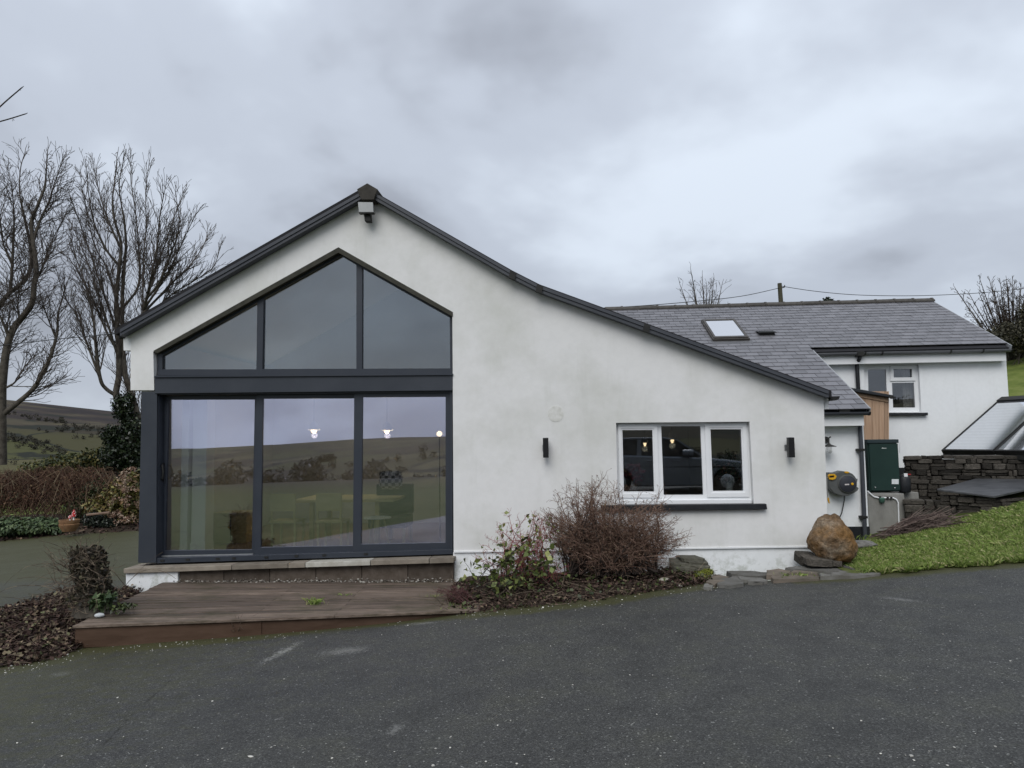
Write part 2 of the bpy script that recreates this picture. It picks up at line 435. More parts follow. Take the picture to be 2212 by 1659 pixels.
def limb(rng, segs, pts, r0, r1, lv, P, every=0.3, clen=1.0, start=0.25, side=1.0):
    """a limb along given points; branches leave it at intervals"""
    pts = [Vector(p) for p in pts]
    # smooth the polyline
    sm = []
    for i in range(len(pts) - 1):
        a = pts[max(i - 1, 0)]; b = pts[i]; c = pts[i + 1]; e_ = pts[min(i + 2, len(pts) - 1)]
        for k in range(5):
            t = k / 5
            sm.append(0.5 * ((2 * b) + (c - a) * t + (2 * a - 5 * b + 4 * c - e_) * t * t + (3 * b - a - 3 * c + e_) * t ** 3))
    sm.append(pts[-1])
    tot = sum((sm[i + 1] - sm[i]).length for i in range(len(sm) - 1)); run = 0; nxt = tot * start
    for i in range(len(sm) - 1):
        a, b = sm[i], sm[i + 1]; l = (b - a).length; d = (b - a).normalized()
        ra = r0 + (r1 - r0) * run / tot; rb = r0 + (r1 - r0) * (run + l) / tot
        segs.append((*a, *b, ra, rb)); run += l
        while run > nxt:
            nxt += every * rng.uniform(0.6, 1.4)
            ax = d.orthogonal(); ax.rotate(Matrix.Rotation(rng.uniform(0, 6.283), 3, d))
            cd = d.copy(); cd.rotate(Matrix.Rotation(rad(rng.uniform(*P['ang'])), 3, ax))
            f = 1 - P.get('tipf', 0.55) * run / tot
            grow(rng, segs, b, cd, clen * f * rng.uniform(0.6, 1.3), max(min(rb * P['rr'], clen * f * P.get('slim', 9)), P['rmin']), lv, P)
    d = (sm[-1] - sm[-2]).normalized()
    grow(rng, segs, sm[-1], d, clen * P.get('endf', 0.6), max(r1, P['rmin']), max(lv - 1, 0), P)
def join_thing(name, loc, label, cat, parts, group=None):
    """parts: (name, mesh, material)"""
    e_ = empty(name, loc, label, cat, group)
    for nme, me, mt in parts: put(nme, me, mt, e_)
    return e_

# ================================================================== the setting
def ground_mat():
    m = bpy.data.materials.new('land'); t, b = nodes(m); L = t.links.new
    tc = N(t, 'ShaderNodeTexCoord')
    vo = N(t, 'ShaderNodeTexVoronoi', i_Scale=0.009); vo.inputs['Randomness'].default_value = 0.9
    nd = N(t, 'ShaderNodeTexNoise', i_Scale=0.004, i_Detail=3.0); L(tc.outputs['Object'], nd.inputs['Vector'])
    dv = N(t, 'ShaderNodeVectorMath', operation='MULTIPLY_ADD'); L(nd.outputs['Color'], dv.inputs[0]); dv.inputs[1].default_value = (180, 180, 0); L(tc.outputs['Object'], dv.inputs[2])
    L(dv.outputs[0], vo.inputs['Vector'])
    sp = N(t, 'ShaderNodeSeparateColor'); L(vo.outputs['Color'], sp.inputs[0])
    fields = ramp(t, [(0.0, (0.060, 0.057, 0.028)), (0.25, (0.090, 0.083, 0.043)), (0.45, (0.046, 0.040, 0.028)), (0.65, (0.105, 0.094, 0.054)), (0.85, (0.068, 0.070, 0.031))], sp.outputs[0], 'CONSTANT')
    ve = N(t, 'ShaderNodeTexVoronoi', i_Scale=0.009, feature='DISTANCE_TO_EDGE'); ve.inputs['Randomness'].default_value = 0.9; L(dv.outputs[0], ve.inputs['Vector'])
    hedge = ramp(t, [(0.010, grey(1)), (0.028, grey(0))], ve.outputs['Distance'])
    n1 = N(t, 'ShaderNodeTexNoise', i_Scale=0.011, i_Detail=7.0, i_Roughness=0.6); L(tc.outputs['Object'], n1.inputs['Vector'])
    heather = ramp(t, [(0.38, (0.085, 0.074, 0.046)), (0.47, (0.052, 0.042, 0.034)), (0.60, (0.030, 0.025, 0.025))], n1.outputs[0])
    sz = N(t, 'ShaderNodeSeparateXYZ'); L(tc.outputs['Object'], sz.inputs[0])
    n2 = N(t, 'ShaderNodeTexNoise', i_Scale=0.006, i_Detail=4.0); L(tc.outputs['Object'], n2.inputs['Vector'])
    zz = N(t, 'ShaderNodeMath', operation='MULTIPLY_ADD', i_1=70.0); L(n2.outputs[0], zz.inputs[0]); L(sz.outputs[2], zz.inputs[2])
    hi = ramp(t, [(0.0, grey(0)), (1.0, grey(1))], zz.outputs[0])
    mr = N(t, 'ShaderNodeMapRange'); mr.inputs[1].default_value = 48; mr.inputs[2].default_value = 66; L(zz.outputs[0], mr.inputs[0])
    c = mixc(t, hedge.outputs[0], fields.outputs[0], (0.022, 0.024, 0.018))
    c = mixc(t, mr.outputs[0], c, heather.outputs[0])
    n4 = N(t, 'ShaderNodeTexNoise', i_Scale=0.02, i_Detail=5.0); L(tc.outputs['Object'], n4.inputs['Vector'])
    wood = ramp(t, [(0.585, grey(0)), (0.62, grey(1))], n4.outputs[0]); c = mixc(t, wood.outputs[0], c, (0.024, 0.026, 0.020))
    # close grass
    n3 = N(t, 'ShaderNodeTexNoise', i_Scale=1.5, i_Detail=8.0, i_Roughness=0.7); L(tc.outputs['Object'], n3.inputs['Vector'])
    gr = ramp(t, [(0.3, (0.040, 0.052, 0.014)), (0.5, (0.062, 0.078, 0.022)), (0.7, (0.100, 0.105, 0.042))], n3.outputs[0])
    gr2 = ramp(t, [(0.3, (0.075, 0.100, 0.024)), (0.5, (0.120, 0.150, 0.036)), (0.7, (0.170, 0.185, 0.060))], n3.outputs[0])
    mr4 = N(t, 'ShaderNodeMapRange'); mr4.inputs[1].default_value = 13; mr4.inputs[2].default_value = 17; L(sz.outputs[1], mr4.inputs[0]); grc = mixc(t, mr4.outputs[0], gr.outputs[0], gr2.outputs[0])
    ln = N(t, 'ShaderNodeVectorMath', operation='LENGTH'); L(tc.outputs['Object'], ln.inputs[0])
    mr2 = N(t, 'ShaderNodeMapRange'); mr2.inputs[1].default_value = 120; mr2.inputs[2].default_value = 300; L(ln.outputs['Value'], mr2.inputs[0])
    mr3 = N(t, 'ShaderNodeMapRange'); mr3.inputs[1].default_value = -30; mr3.inputs[2].default_value = -45; L(sz.outputs[1], mr3.inputs[0])
    mxx = N(t, 'ShaderNodeMath', operation='MAXIMUM'); L(mr2.outputs[0], mxx.inputs[0]); L(mr3.outputs[0], mxx.inputs[1])
    c = mixc(t, mxx.outputs[0], grc, c)
    L(c, b.inputs['Base Color']); b.inputs['Roughness'].default_value = 0.95; b.inputs['Specular IOR Level'].default_value = 0.1
    return m
ns = 230
sv = np.linspace(-1, 1, ns); gx = 5.0 * np.sinh(6.6 * sv); gy = 5.0 * np.sinh(6.6 * sv)
GX, GY = np.meshgrid(gx, gy)
GZ = hh(GX, GY) - 0.16 * (1 - sst(14, 22, np.hypot(GX, GY))) - 0.02
V = np.stack([GX, GY, GZ], -1).reshape(-1, 3)
ii = np.arange(ns * ns).reshape(ns, ns)
Q = np.stack([ii[:-1, :-1], ii[:-1, 1:], ii[1:, 1:], ii[1:, :-1]], -1).reshape(-1, 4)
ground = put('ground', fast_mesh('ground', V, Q, True), ground_mat()); tag(ground, kind='structure')

# ---- the driveway
EDGE = [(-40, 20.0), (-17, 18.6), (-13, 19.3), (-9.5, 20.3), (-6.6, 20.8), (-5.9, 20.6), (-5.0, 10.6), (-4.6, 9.4), (0, 9.4), (1.2, 9.3)]
for u, v in ((1640, 1256), (1760, 1250), (1890, 1242), (1990, 1233), (2100, 1224), (2212, 1217)):
    p = atg(u, v); EDGE.append((p.x, p.y))
EDGE += [(8.2, EDGE[-1][1] - 0.05), (12, EDGE[-1][1] - 0.6), (40, 4.0)]
ex, ey = np.array([e_[0] for e_ in EDGE]), np.array([e_[1] for e_ in EDGE])
def edge_y(x): return np.interp(x, ex, ey)
def near_y(x): return np.where(x < -2.2, 1.9 + (-2.2 - x) * 1.02, np.where(x < -0.5, -3.4 + (-0.5 - x) * 3.1, -3.4))
def ragged(x): return 0.035 * np.sin(x * 9.1) + 0.03 * np.sin(x * 23.0 + 1) + 0.02 * np.sin(x * 51.0)
xs = np.concatenate([np.arange(-18, -6, 0.2), np.arange(-6, 9, 0.075), np.arange(9, 20, 0.4)])
nv = 170; tv = np.linspace(0, 1, nv) ** 0.75
ya = near_y(xs); yb = edge_y(xs) + ragged(xs) * (xs > 3.4)
DX = np.repeat(xs[None], nv, 0); DY = ya[None] + (yb - ya)[None] * tv[:, None]
DZ = hh(DX, DY)
_zd = at(351, 1257, Y0 - 0.14).z; _fl = atz(160, 1351, _zd); _fr = atz(985, 1318, _zd)
_ins = (DX > _fl.x + 0.03) & (DX < at(1030, 1290, 8.0).x) & (DY > _fl.y + 0.03 + (DX - _fl.x) * (_fr.y - _fl.y) / (_fr.x - _fl.x))
DZ = np.where(_ins, np.minimum(DZ, _zd - 0.06), DZ)
mo = np.zeros_like(DX)
# moss creeps in along beds, deck and the damp drive behind the house
for i in range(nv):
    pass
dist_edge = np.abs(DY - edge_y(DX))
mo = np.maximum(mo, np.where(DX > 2.6, np.exp(-(dist_edge / 0.22) ** 2), 0) * 0.9)
bedline = [atg(u, v) for u, v in ((0, 1445), (110, 1428), (165, 1400), (340, 1392), (514, 1376), (700, 1354), (960, 1328), (1150, 1314), (1300, 1298), (1450, 1274), (1560, 1258))]
for i in range(len(bedline) - 1):
    a = np.array(bedline[i][:2]); b_ = np.array(bedline[i + 1][:2]); ab = b_ - a
    t_ = np.clip(((DX - a[0]) * ab[0] + (DY - a[1]) * ab[1]) / (ab @ ab), 0, 1)
    dd = np.hypot(DX - a[0] - t_ * ab[0], DY - a[1] - t_ * ab[1]); mo = np.maximum(mo, np.exp(-(dd / 0.20) ** 2))
mo = np.maximum(mo, 0.62 * sst(-5.4, -6.2, DX) * sst(9.5, 12, DY))
mo = np.maximum(mo, 0.30 * sst(-1.5, -5, DX))
dm = fast_mesh('driveway', np.stack([DX, DY, DZ], -1).reshape(-1, 3), (lambda I: np.stack([I[:-1, :-1], I[:-1, 1:], I[1:, 1:], I[1:, :-1]], -1).reshape(-1, 4))(np.arange(DX.size).reshape(DX.shape)), True)
at_ = dm.attributes.new('moss', 'FLOAT', 'POINT'); at_.data.foreach_set('value', mo.ravel().astype(np.float32))
def asphalt():
    m = bpy.data.materials.new('asphalt'); t, b = nodes(m); L = t.links.new
    tc = N(t, 'ShaderNodeTexCoord')
    n1 = N(t, 'ShaderNodeTexNoise', i_Scale=0.55, i_Detail=5.0, i_Roughness=0.6); L(tc.outputs['Object'], n1.inputs['Vector'])
    n2 = N(t, 'ShaderNodeTexNoise', i_Scale=95.0, i_Detail=3.0, i_Roughness=0.75); L(tc.outputs['Object'], n2.inputs['Vector'])
    vo = N(t, 'ShaderNodeTexVoronoi', i_Scale=105.0); L(tc.outputs['Object'], vo.inputs['Vector'])
    big = ramp(t, [(0.3, (0.042, 0.0425, 0.040)), (0.7, (0.062, 0.0625, 0.059))], n1.outputs[0])
    agg = ramp(t, [(0.30, grey(0.35)), (0.5, grey(0.95)), (0.72, grey(1.9))], n2.outputs[0])
    c = mixc(t, 1.0, big.outputs[0], agg.outputs[0], 'MULTIPLY')
    nb_ = N(t, 'ShaderNodeTexNoise', i_Scale=2.6, i_Detail=6.0, i_Roughness=0.65); L(tc.outputs['Object'], nb_.inputs['Vector'])
    pat = ramp(t, [(0.35, grey(0.78)), (0.5, grey(1.0)), (0.68, grey(1.22))], nb_.outputs[0]); c = mixc(t, 1.0, c, pat.outputs[0], 'MULTIPLY')
    grn = ramp(t, [(0.48, grey(0)), (0.70, grey(0.38))], nb_.outputs[0]); c = mixc(t, grn.outputs[0], c, (0.046, 0.046, 0.026))
    sc = N(t, 'ShaderNodeSeparateColor'); L(vo.outputs['Color'], sc.inputs[0])
    st = ramp(t, [(0.0, grey(0.6)), (0.82, grey(1.2)), (0.94, grey(1.55)), (0.99, grey(2.3)), (1.0, grey(5.5))], sc.outputs[0])
    c = mixc(t, 1.0, c, st.outputs[0], 'MULTIPLY')
    # pale worn and chalky patches
    def blob(x, y, sx, sy, ang, strength, nsc):
        mp = N(t, 'ShaderNodeMapping', vector_type='TEXTURE'); mp.inputs['Location'].default_value = (x, y, 0); mp.inputs['Rotation'].default_value = (0, 0, ang); mp.inputs['Scale'].default_value = (sx, sy, 1)
        sp = N(t, 'ShaderNodeVectorMath', operation='MULTIPLY'); sp.inputs[1].default_value = (1, 1, 0); L(tc.outputs['Object'], mp.inputs[0]); L(mp.outputs[0], sp.inputs[0])
        ln = N(t, 'ShaderNodeVectorMath', operation='LENGTH'); L(sp.outputs[0], ln.inputs[0])
        nz = N(t, 'ShaderNodeTexNoise', i_Scale=nsc, i_Detail=5.0, i_Roughness=0.75); L(tc.outputs['Object'], nz.inputs['Vector'])
        ad = N(t, 'ShaderNodeMath', operation='MULTIPLY_ADD', i_1=-0.30); L(ln.outputs['Value'], ad.inputs[0]); L(nz.outputs[0], ad.inputs[2])
        return ramp(t, [(0.30, grey(0)), (0.52, grey(strength))], ad.outputs[0]).outputs[0]
    for (u1, v1, u2, v2, wd, s_, ns_) in ((566, 1432, 650, 1386, 0.05, 0.75, 30), (690, 1412, 800, 1400, 0.12, 0.4, 45), (880, 1348, 940, 1344, 0.05, 0.55, 40), (100, 1462, 160, 1450, 0.08, 0.35, 40), (840, 1590, 870, 1560, 0.04, 0.4, 45), (1905, 1290, 1990, 1300, 0.05, 0.35, 40)):
        p, q = atg(u1, v1), atg(u2, v2); cxy = (p + q) / 2; dlt = q - p
        c = mixc(t, blob(cxy.x, cxy.y, max(dlt.xy.length * 0.8, 0.1), wd * 2, math.atan2(dlt.y, dlt.x), s_, ns_), c, (0.36, 0.36, 0.34))
    for (u1, v1, u2, v2) in ((376, 1462, 285, 1545), (290, 1540, 195, 1640)):
        p, q = atg(u1, v1), atg(u2, v2); cxy = (p + q) / 2; dlt = q - p
        c = mixc(t, blob(cxy.x, cxy.y, dlt.xy.length * 0.75, 0.022, math.atan2(dlt.y, dlt.x), 0.85, 14), c, (0.012, 0.012, 0.010))
    at2 = N(t, 'ShaderNodeAttribute', attribute_name='moss')
    nm = N(t, 'ShaderNodeTexNoise', i_Scale=9.0, i_Detail=7.0, i_Roughness=0.75); L(tc.outputs['Object'], nm.inputs['Vector'])
    ml = N(t, 'ShaderNodeMath', operation='MULTIPLY_ADD', i_1=1.1); L(at2.outputs['Fac'], ml.inputs[0]); L(nm.outputs[0], ml.inputs[2])
    ms = ramp(t, [(0.60, grey(0)), (1.15, grey(0.9))], ml.outputs[0])
    mc = ramp(t, [(0.35, (0.034, 0.034, 0.012)), (0.65, (0.078, 0.078, 0.026))], n2.outputs[0])
    c = mixc(t, ms.outputs[0], c, mc.outputs[0])
    L(c, b.inputs['Base Color']); b.inputs['Specular IOR Level'].default_value = 0.35
    rr = ramp(t, [(0.3, grey(0.5)), (0.7, grey(0.75))], n1.outputs[0]); L(rr.outputs[0], b.inputs['Roughness'])
    bp = N(t, 'ShaderNodeBump', i_Strength=0.8, i_Distance=0.008); L(n2.outputs[0], bp.inputs['Height'])
    bp2 = N(t, 'ShaderNodeBump', i_Strength=0.6, i_Distance=0.006); L(vo.outputs['Distance'], bp2.inputs['Height']); L(bp.outputs[0], bp2.inputs['Normal'])
    L(bp2.outputs[0], b.inputs['Normal'])
    return m
driveway = put('driveway', dm, asphalt()); tag(driveway, kind='structure')

# ---- lawn to the right of the house
M_soil = mat('soil', (0.030, 0.022, 0.016), (0.060, 0.046, 0.034), rough=0.95, scale=14, bump=0.8, bscale=40, spec=0.1)
M_turf = mat('turf', (0.070, 0.090, 0.024), (0.125, 0.135, 0.050), rough=0.95, scale=5, bump=0.6, bscale=90, spec=0.1)
lx = np.concatenate([np.arange(3.3, 9.5, 0.1), np.arange(9.5, 26, 0.6)]); nl = 60
def lawn_front(x): return edge_y(x) + ragged(x) + 0.015
def lawn_back(x): return np.interp(x, [3.3, 3.7, 4.1, 5.0, 6.6, 8.3, 10, 26], [9.3, 10.4, 11.3, 11.6, 11.6, 11.5, 12.0, 12.5])
LX = np.repeat(lx[None], nl, 0); tl = np.linspace(0, 1, nl)[:, None]
LY = lawn_front(lx)[None] + (lawn_back(lx) - lawn_front(lx))[None] * tl
LZ = hh(LX, LY) + 0.035 * sst(0, 0.05, tl) - 0.03 * (1 - sst(0, 0.03, tl)) - 0.25 * sst(0.97, 1, tl)
lawn = put('lawn', fast_mesh('lawn', np.stack([LX, LY, LZ], -1).reshape(-1, 3), (lambda I: np.stack([I[:-1, :-1], I[:-1, 1:], I[1:, 1:], I[1:, :-1]], -1).reshape(-1, 4))(np.arange(LX.size).reshape(LX.shape)), True), M_turf)
tag(lawn, kind='structure')
rg = np.random.default_rng(5)
def blades(name, X, Y, Z, hgt, wid, rng, lean=0.5):
    k = len(X); h = hgt * rng.uniform(0.5, 1.4, k); a = rng.uniform(0, 6.283, k); ln_ = rng.normal(0, lean, k)
    ca, sa = np.cos(a), np.sin(a); w = wid * rng.uniform(0.6, 1.4, k)
    V = np.zeros((k, 4, 3))
    V[:, 0] = np.stack([X - ca * w, Y - sa * w, Z], -1); V[:, 1] = np.stack([X + ca * w, Y + sa * w, Z], -1)
    ox, oy = -sa * ln_ * h, ca * ln_ * h
    V[:, 2] = np.stack([X + ox * 0.4 + ca * w * 0.6, Y + oy * 0.4 + sa * w * 0.6, Z + h * 0.6], -1)
    V[:, 3] = np.stack([X + ox, Y + oy, Z + h * (1 - 0.25 * np.abs(ln_))], -1)
    Fc = np.concatenate([np.stack([np.arange(k) * 4, np.arange(k) * 4 + 1, np.arange(k) * 4 + 2], -1), np.stack([np.arange(k) * 4, np.arange(k) * 4 + 2, np.arange(k) * 4 + 3], -1)])
    return fast_mesh(name, V.reshape(-1, 3), Fc)
M_blade = leafmat('grass_blade', [(0, (0.070, 0.108, 0.022)), (0.35, (0.142, 0.208, 0.044)), (0.72, (0.220, 0.295, 0.072)), (0.88, (0.295, 0.315, 0.120)), (1, (0.430, 0.380, 0.220))], rough=0.55, spec=0.25)
k = 120000
gxr = rg.uniform(3.45, 9.0, k); fy = rg.random(k) ** 1.0; gf, gb = lawn_front(gxr), lawn_back(gxr); gyr = gf + (gb - gf) * fy
keep = np.array([noise.noise(Vector((x * 0.9, y * 0.9, 3))) * 0.35 + 0.8 for x, y in zip(gxr[::40], gyr[::40])]).repeat(40)[:k] > rg.random(k) * 0.9
gxr, gyr = gxr[keep], gyr[keep]
_cx, _cy = np.meshgrid(np.arange(3, 9.6, 0.1), np.arange(8, 13, 0.1)); _cn = np.array([0.85 + 0.75 * noise.fractal(Vector((a_, b_, 1.5)) * 2.4, 0.8, 2.0, 4) for a_, b_ in zip(_cx.ravel(), _cy.ravel())]).reshape(_cx.shape)
clump = np.clip(_cn[np.clip(((gyr - 8) / 0.1).astype(int), 0, _cn.shape[0] - 1), np.clip(((gxr - 3) / 0.1).astype(int), 0, _cn.shape[1] - 1)], 0.35, 1.8)
k2 = 6000; ex2 = rg.uniform(3.5, 9.0, k2); ey2 = lawn_front(ex2) + np.abs(rg.normal(0, 0.05, k2)) - 0.025 + 0.03 * np.sin(ex2 * 7) * np.sin(ex2 * 17)
gxr = np.concatenate([gxr, ex2]); gyr = np.concatenate([gyr, ey2]); clump = np.concatenate([clump, np.full(k2, 1.15)])
gm = blades('lawn_grass', gxr, gyr, hh(gxr, gyr) + 0.012, 0.066 * (0.5 + 0.5 * clump), 0.0034, rg, 0.62)
tag(put('lawn_grass', gm, M_blade), 'bright green winter grass covering the lawn beside the boulder', 'grass', kind='stuff')

# ---- planting beds (soil mounds)
def mound(name, front, back, H, nx=70, ny=26, seed=0, power=0.7):
    fp = [Vector(p) for p in front]; bp = [Vector(p) for p in back]; V = []
    def along(P, t):
        t = t * (len(P) - 1); i = min(int(t), len(P) - 2); return P[i].lerp(P[i + 1], t - i)
    fx = np.zeros((ny, nx, 3))
    for i in range(nx):
        a, b = along(fp, i / (nx - 1)), along(bp, i / (nx - 1))
        for j in range(ny):
            p = a.lerp(b, j / (ny - 1)); fx[j, i] = p
    z = hh(fx[..., 0], fx[..., 1]); tj = np.linspace(0, 1, ny)[:, None]; ti = np.linspace(0, 1, nx)[None]
    prof = np.minimum(1, (tj * 2.6)) ** power * np.minimum(1, np.minimum(ti, 1 - ti) * 9) ** 0.6
    nz = np.array([[noise.fractal(Vector((p[0] * 5, p[1] * 5, seed)), 1.0, 2.0, 4) for p in row] for row in fx])
    fx[..., 2] = z - 0.03 + prof * (H + 0.05 * nz) + 0.035 * prof
    I = np.arange(nx * ny).reshape(ny, nx)
    me = fast_mesh(name, fx.reshape(-1, 3), np.stack([I[:-1, :-1], I[:-1, 1:], I[1:, 1:], I[1:, :-1]], -1).reshape(-1, 4), True)
    return me, fx
bed_front = [atg(u, v) for u, v in ((945, 1326), (1000, 1330), (1150, 1316), (1300, 1299), (1450, 1275), (1545, 1258))]
bed_back = [Vector((p.x, Y0 + 0.05, 0)) for p in bed_front]
bed_back[0] = Vector((at(985, 1240, Y0).x, Y0, 0))
me, BEDF = mound('flower_bed', bed_front, bed_back, 0.045, nx=90, ny=40, seed=2)
tag(put('flower_bed', me, M_soil), kind='structure')
bl_front = [atg(u, v) for u, v in ((-120, 1470), (0, 1442), (60, 1436), (130, 1422), (165, 1405), (180, 1398))]
bl_back = [atg(u, v) for u, v in ((-120, 1360), (0, 1334), (90, 1310), (150, 1290), (260, 1290), (345, 1268))]
me, BEDL = mound('leaf_bed', bl_front, bl_back, 0.08, nx=60, ny=34, seed=7, power=0.5)
tag(put('leaf_bed', me, M_soil), kind='structure')
bb_front = [Vector((x, float(edge_y(x)) - 0.25, 0)) for x in np.linspace(-19, -5.2, 14)]
bb_back = [Vector((p.x * 1.12 - 1.0, p.y + 7.0, 0)) for p in bb_front]
me, BEDB = mound('rear_border', bb_front, bb_back, 0.18, nx=60, ny=20, seed=9)
tag(put('rear_border', me, M_soil), kind='structure')

# ================================================================== the gable house
M_render = render_mat('render_paint', (0.755, 0.755, 0.745), (0.60, 0.605, 0.565), (0.42, 0.43, 0.38), 0.75, 0.25)
M_white = render_mat('white_paint', (0.84, 0.86, 0.87), (0.78, 0.80, 0.81), (0.50, 0.52, 0.48), 0.5, 0.2)
M_frame = mat('anthracite_frame', (0.026, 0.032, 0.044), (0.032, 0.038, 0.050), rough=0.42, scale=3, spec=0.4)
M_frame2 = mat('anthracite_beam', (0.030, 0.036, 0.047), (0.040, 0.046, 0.058), rough=0.5, scale=2, spec=0.35)
M_verge = mat('verge_trim', (0.042, 0.047, 0.058), (0.058, 0.063, 0.074), rough=0.45, scale=2, spec=0.4)
M_dark = mat('dark_trim', (0.012, 0.012, 0.012), (0.022, 0.022, 0.020), rough=0.6, scale=8)
M_olive_trim = mat('olive_trim', (0.028, 0.028, 0.020), (0.050, 0.048, 0.036), rough=0.7, scale=10)
M_upvc = mat('white_upvc', (0.80, 0.81, 0.82), (0.76, 0.775, 0.785), rough=0.35, scale=3, spec=0.4)
M_glass = glassmat('door_glass', 0.37, (0.80, 0.81, 1.0), (0.90, 0.93, 0.92))
M_glassU = glassmat('gable_glass', 0.13, (0.85, 0.92, 1.0), (0.80, 0.84, 0.86))
M_glassW = glassmat('window_glass', 0.20, (0.9, 0.95, 1.0), (0.66, 0.68, 0.68))
M_sillstone = mat('sill_stone', (0.33, 0.29, 0.235), (0.24, 0.205, 0.165), rough=0.85, scale=7, bump=0.3, objr=0.25)
M_blacksill = mat('black_sill', (0.013, 0.014, 0.017), (0.022, 0.024, 0.027), rough=0.5, scale=12, bump=0.2)
M_block = mat('plinth_block', (0.085, 0.066, 0.050), (0.130, 0.105, 0.085), rough=0.9, scale=9, bump=0.5, objr=0.2)
M_slate = mat('slate', (0.160, 0.159, 0.172), (0.208, 0.206, 0.220), rough=0.5, scale=7, bump=0.25, bscale=30, spec=0.45, objr=0.16, rvar=0.08)
M_slate_i = mat('slate_far', (0.160, 0.159, 0.172), (0.208, 0.206, 0.220), rough=0.5, scale=7, bump=0.25, bscale=30, spec=0.45, island=0.16)
M_under = mat('roof_underlay', (0.022, 0.022, 0.025), rough=0.9)
M_metal = mat('brushed_metal', (0.42, 0.43, 0.43), (0.52, 0.53, 0.53), rough=0.35, scale=20, metal=0.8)
M_inwall = mat('inner_wall', (0.46, 0.45, 0.42), (0.50, 0.49, 0.46), rough=0.9, scale=2)
M_inwhite = mat('inner_white', (0.82, 0.83, 0.80), (0.78, 0.79, 0.76), rough=0.7, scale=3)
M_floor = mat('oak_floor', (0.23, 0.16, 0.10), (0.30, 0.22, 0.14), rough=0.5, scale=3, stretch=(0.6, 8, 1))

GH = empty('gable_house', (at(1200, 1240, Y0).x, Y0, -0.3), 'cream rendered gable house with a tall glazed gable end and dark sliding doors', 'house')

WINO = [zW(203, 130), zW(1890, 115), zW(1945, 1165), zW(225, 1182)]
wall_pts = [(282, 716), (793, 421), (1108, 597), (1166, 627), (1779, 853), (1789, 1180), (980, 1192), (978, 812), (977, 676), (731, 535), (331, 760), (333, 843), (282, 843)]
wall = MB().slab([pl(wall_pts, Y0), pl(WINO, Y0)], (0, 0.3, 0)).build('wall', M_render, GH)
# bead that ends the render above the plinth
pslab('drip_bead', [[(980, 1191), (1789, 1179), (1789, 1182), (980, 1194)]], Y0 - 0.014, 0.05, M_upvc, GH)
pslab('plinth', [[(979, 1193.5), (1788, 1181.5), (1791, 1262), (979, 1275)]], Y0 + 0.012, 0.3, M_white, GH)
pslab('render_patch', [[(1200.5 + 17 * math.cos(a), 894 + 17 * math.sin(a)) for a in np.linspace(0, 6.283, 24, endpoint=False)]], Y0 - 0.004, 0.02, mat('patch', (0.56, 0.56, 0.515), (0.69, 0.69, 0.66), rough=0.9, scale=16, lo=0.3, hi=0.6), GH)

# roof: two slopes, the right one with a bend
yR0, yR1 = Y0 - 0.10, Y0 + 7.5
def roof_side(name, top):
    P = pl(top, Y0)
    lo_ = [p + Vector((0, 0, -0.09)) for p in P]
    mb = MB()
    for i in range(len(P) - 1):
        q = [P[i], P[i + 1], lo_[i + 1], lo_[i]]
        mb.slab([[Vector((p.x, yR0, p.z)) for p in q]], (0, yR1 - yR0, 0))
    return mb.build(name, M_under, GH)
VL = [(259, 712), (793, 408)]
VR = [(793, 408), (1108, 588), (1166, 617.5), (1790, 845)]
roof_l = roof_side('roof', VL); roof_r = roof_side('roof', VR)
def verge(side, pts, a, b, Y, th, par):
    q = [(u, v + a) for u, v in pts] + [(u, v + b) for u, v in reversed(pts)]
    pslab('verge_trim', [q], Y, th, M_verge, par)
for par, pts in ((roof_l, VL), (roof_r, VR)):
    verge(0, pts, -1.0, 6.0, Y0 - 0.17, 0.10, par)
    verge(0, pts, 7.2, 14.0, Y0 - 0.155, 0.13, par)
    verge(0, pts, 5.9, 7.3, Y0 - 0.135, 0.10, par)
for u, v in ((1108, 588), (1166, 617.5), (1398, 702.5)):
    sl = 0.40
    pslab('verge_clip', [[(u - 6, v - 4), (u + 7, v + 1.5), (u + 4, v + 16), (u - 9, v + 11)]], Y0 - 0.185, 0.09, M_dark, roof_r)
pslab('ridge_end', [[zoomed(1300, 700, 1000 / 2212)(*q) for q in ((373, 72), (465, 125), (430, 218), (320, 218), (282, 125))]], Y0 - 0.21, 0.30, mat('ridge_tile', (0.030, 0.027, 0.022), (0.050, 0.045, 0.038), rough=0.75, scale=9, bump=0.3), GH, 0.006)
pslab('fascia_end', [[(266, 727), (282, 721), (282, 757), (267, 757)]], Y0 + 0.01, 0.6, M_upvc, GH)
pslab('gutter_end', [[(254, 716), (268, 716), (268, 730), (256, 732)]], Y0 - 0.02, 1.2, M_dark, GH, 0.01)
# right hand eave: gutter end and white fascia
pslab('fascia_end', [[(1780, 856), (1790, 858), (1791, 883), (1781, 884)]], Y0 + 0.06, 0.5, M_upvc, GH)
g0 = at(1801, 853, Y0 + 0.0)
mbg = MB()
prof = [(math.cos(a) * 0.058, -0.02 + math.sin(a) * 0.055) for a in np.linspace(math.pi, 2 * math.pi, 10)]
inn = [(math.cos(a) * 0.050, -0.02 + math.sin(a) * 0.047) for a in np.linspace(2 * math.pi, math.pi, 10)]
mbg.slab([[Vector((g0.x + x, Y0 - 0.05, g0.z + z)) for x, z in prof + inn]], (0, 2.6, 0))
mbg.slab([[Vector((g0.x + x * 0.98, Y0 - 0.03, g0.z + z)) for x, z in prof]], (0, 0.004, 0))
mbg.build('gutter', M_dark, GH)

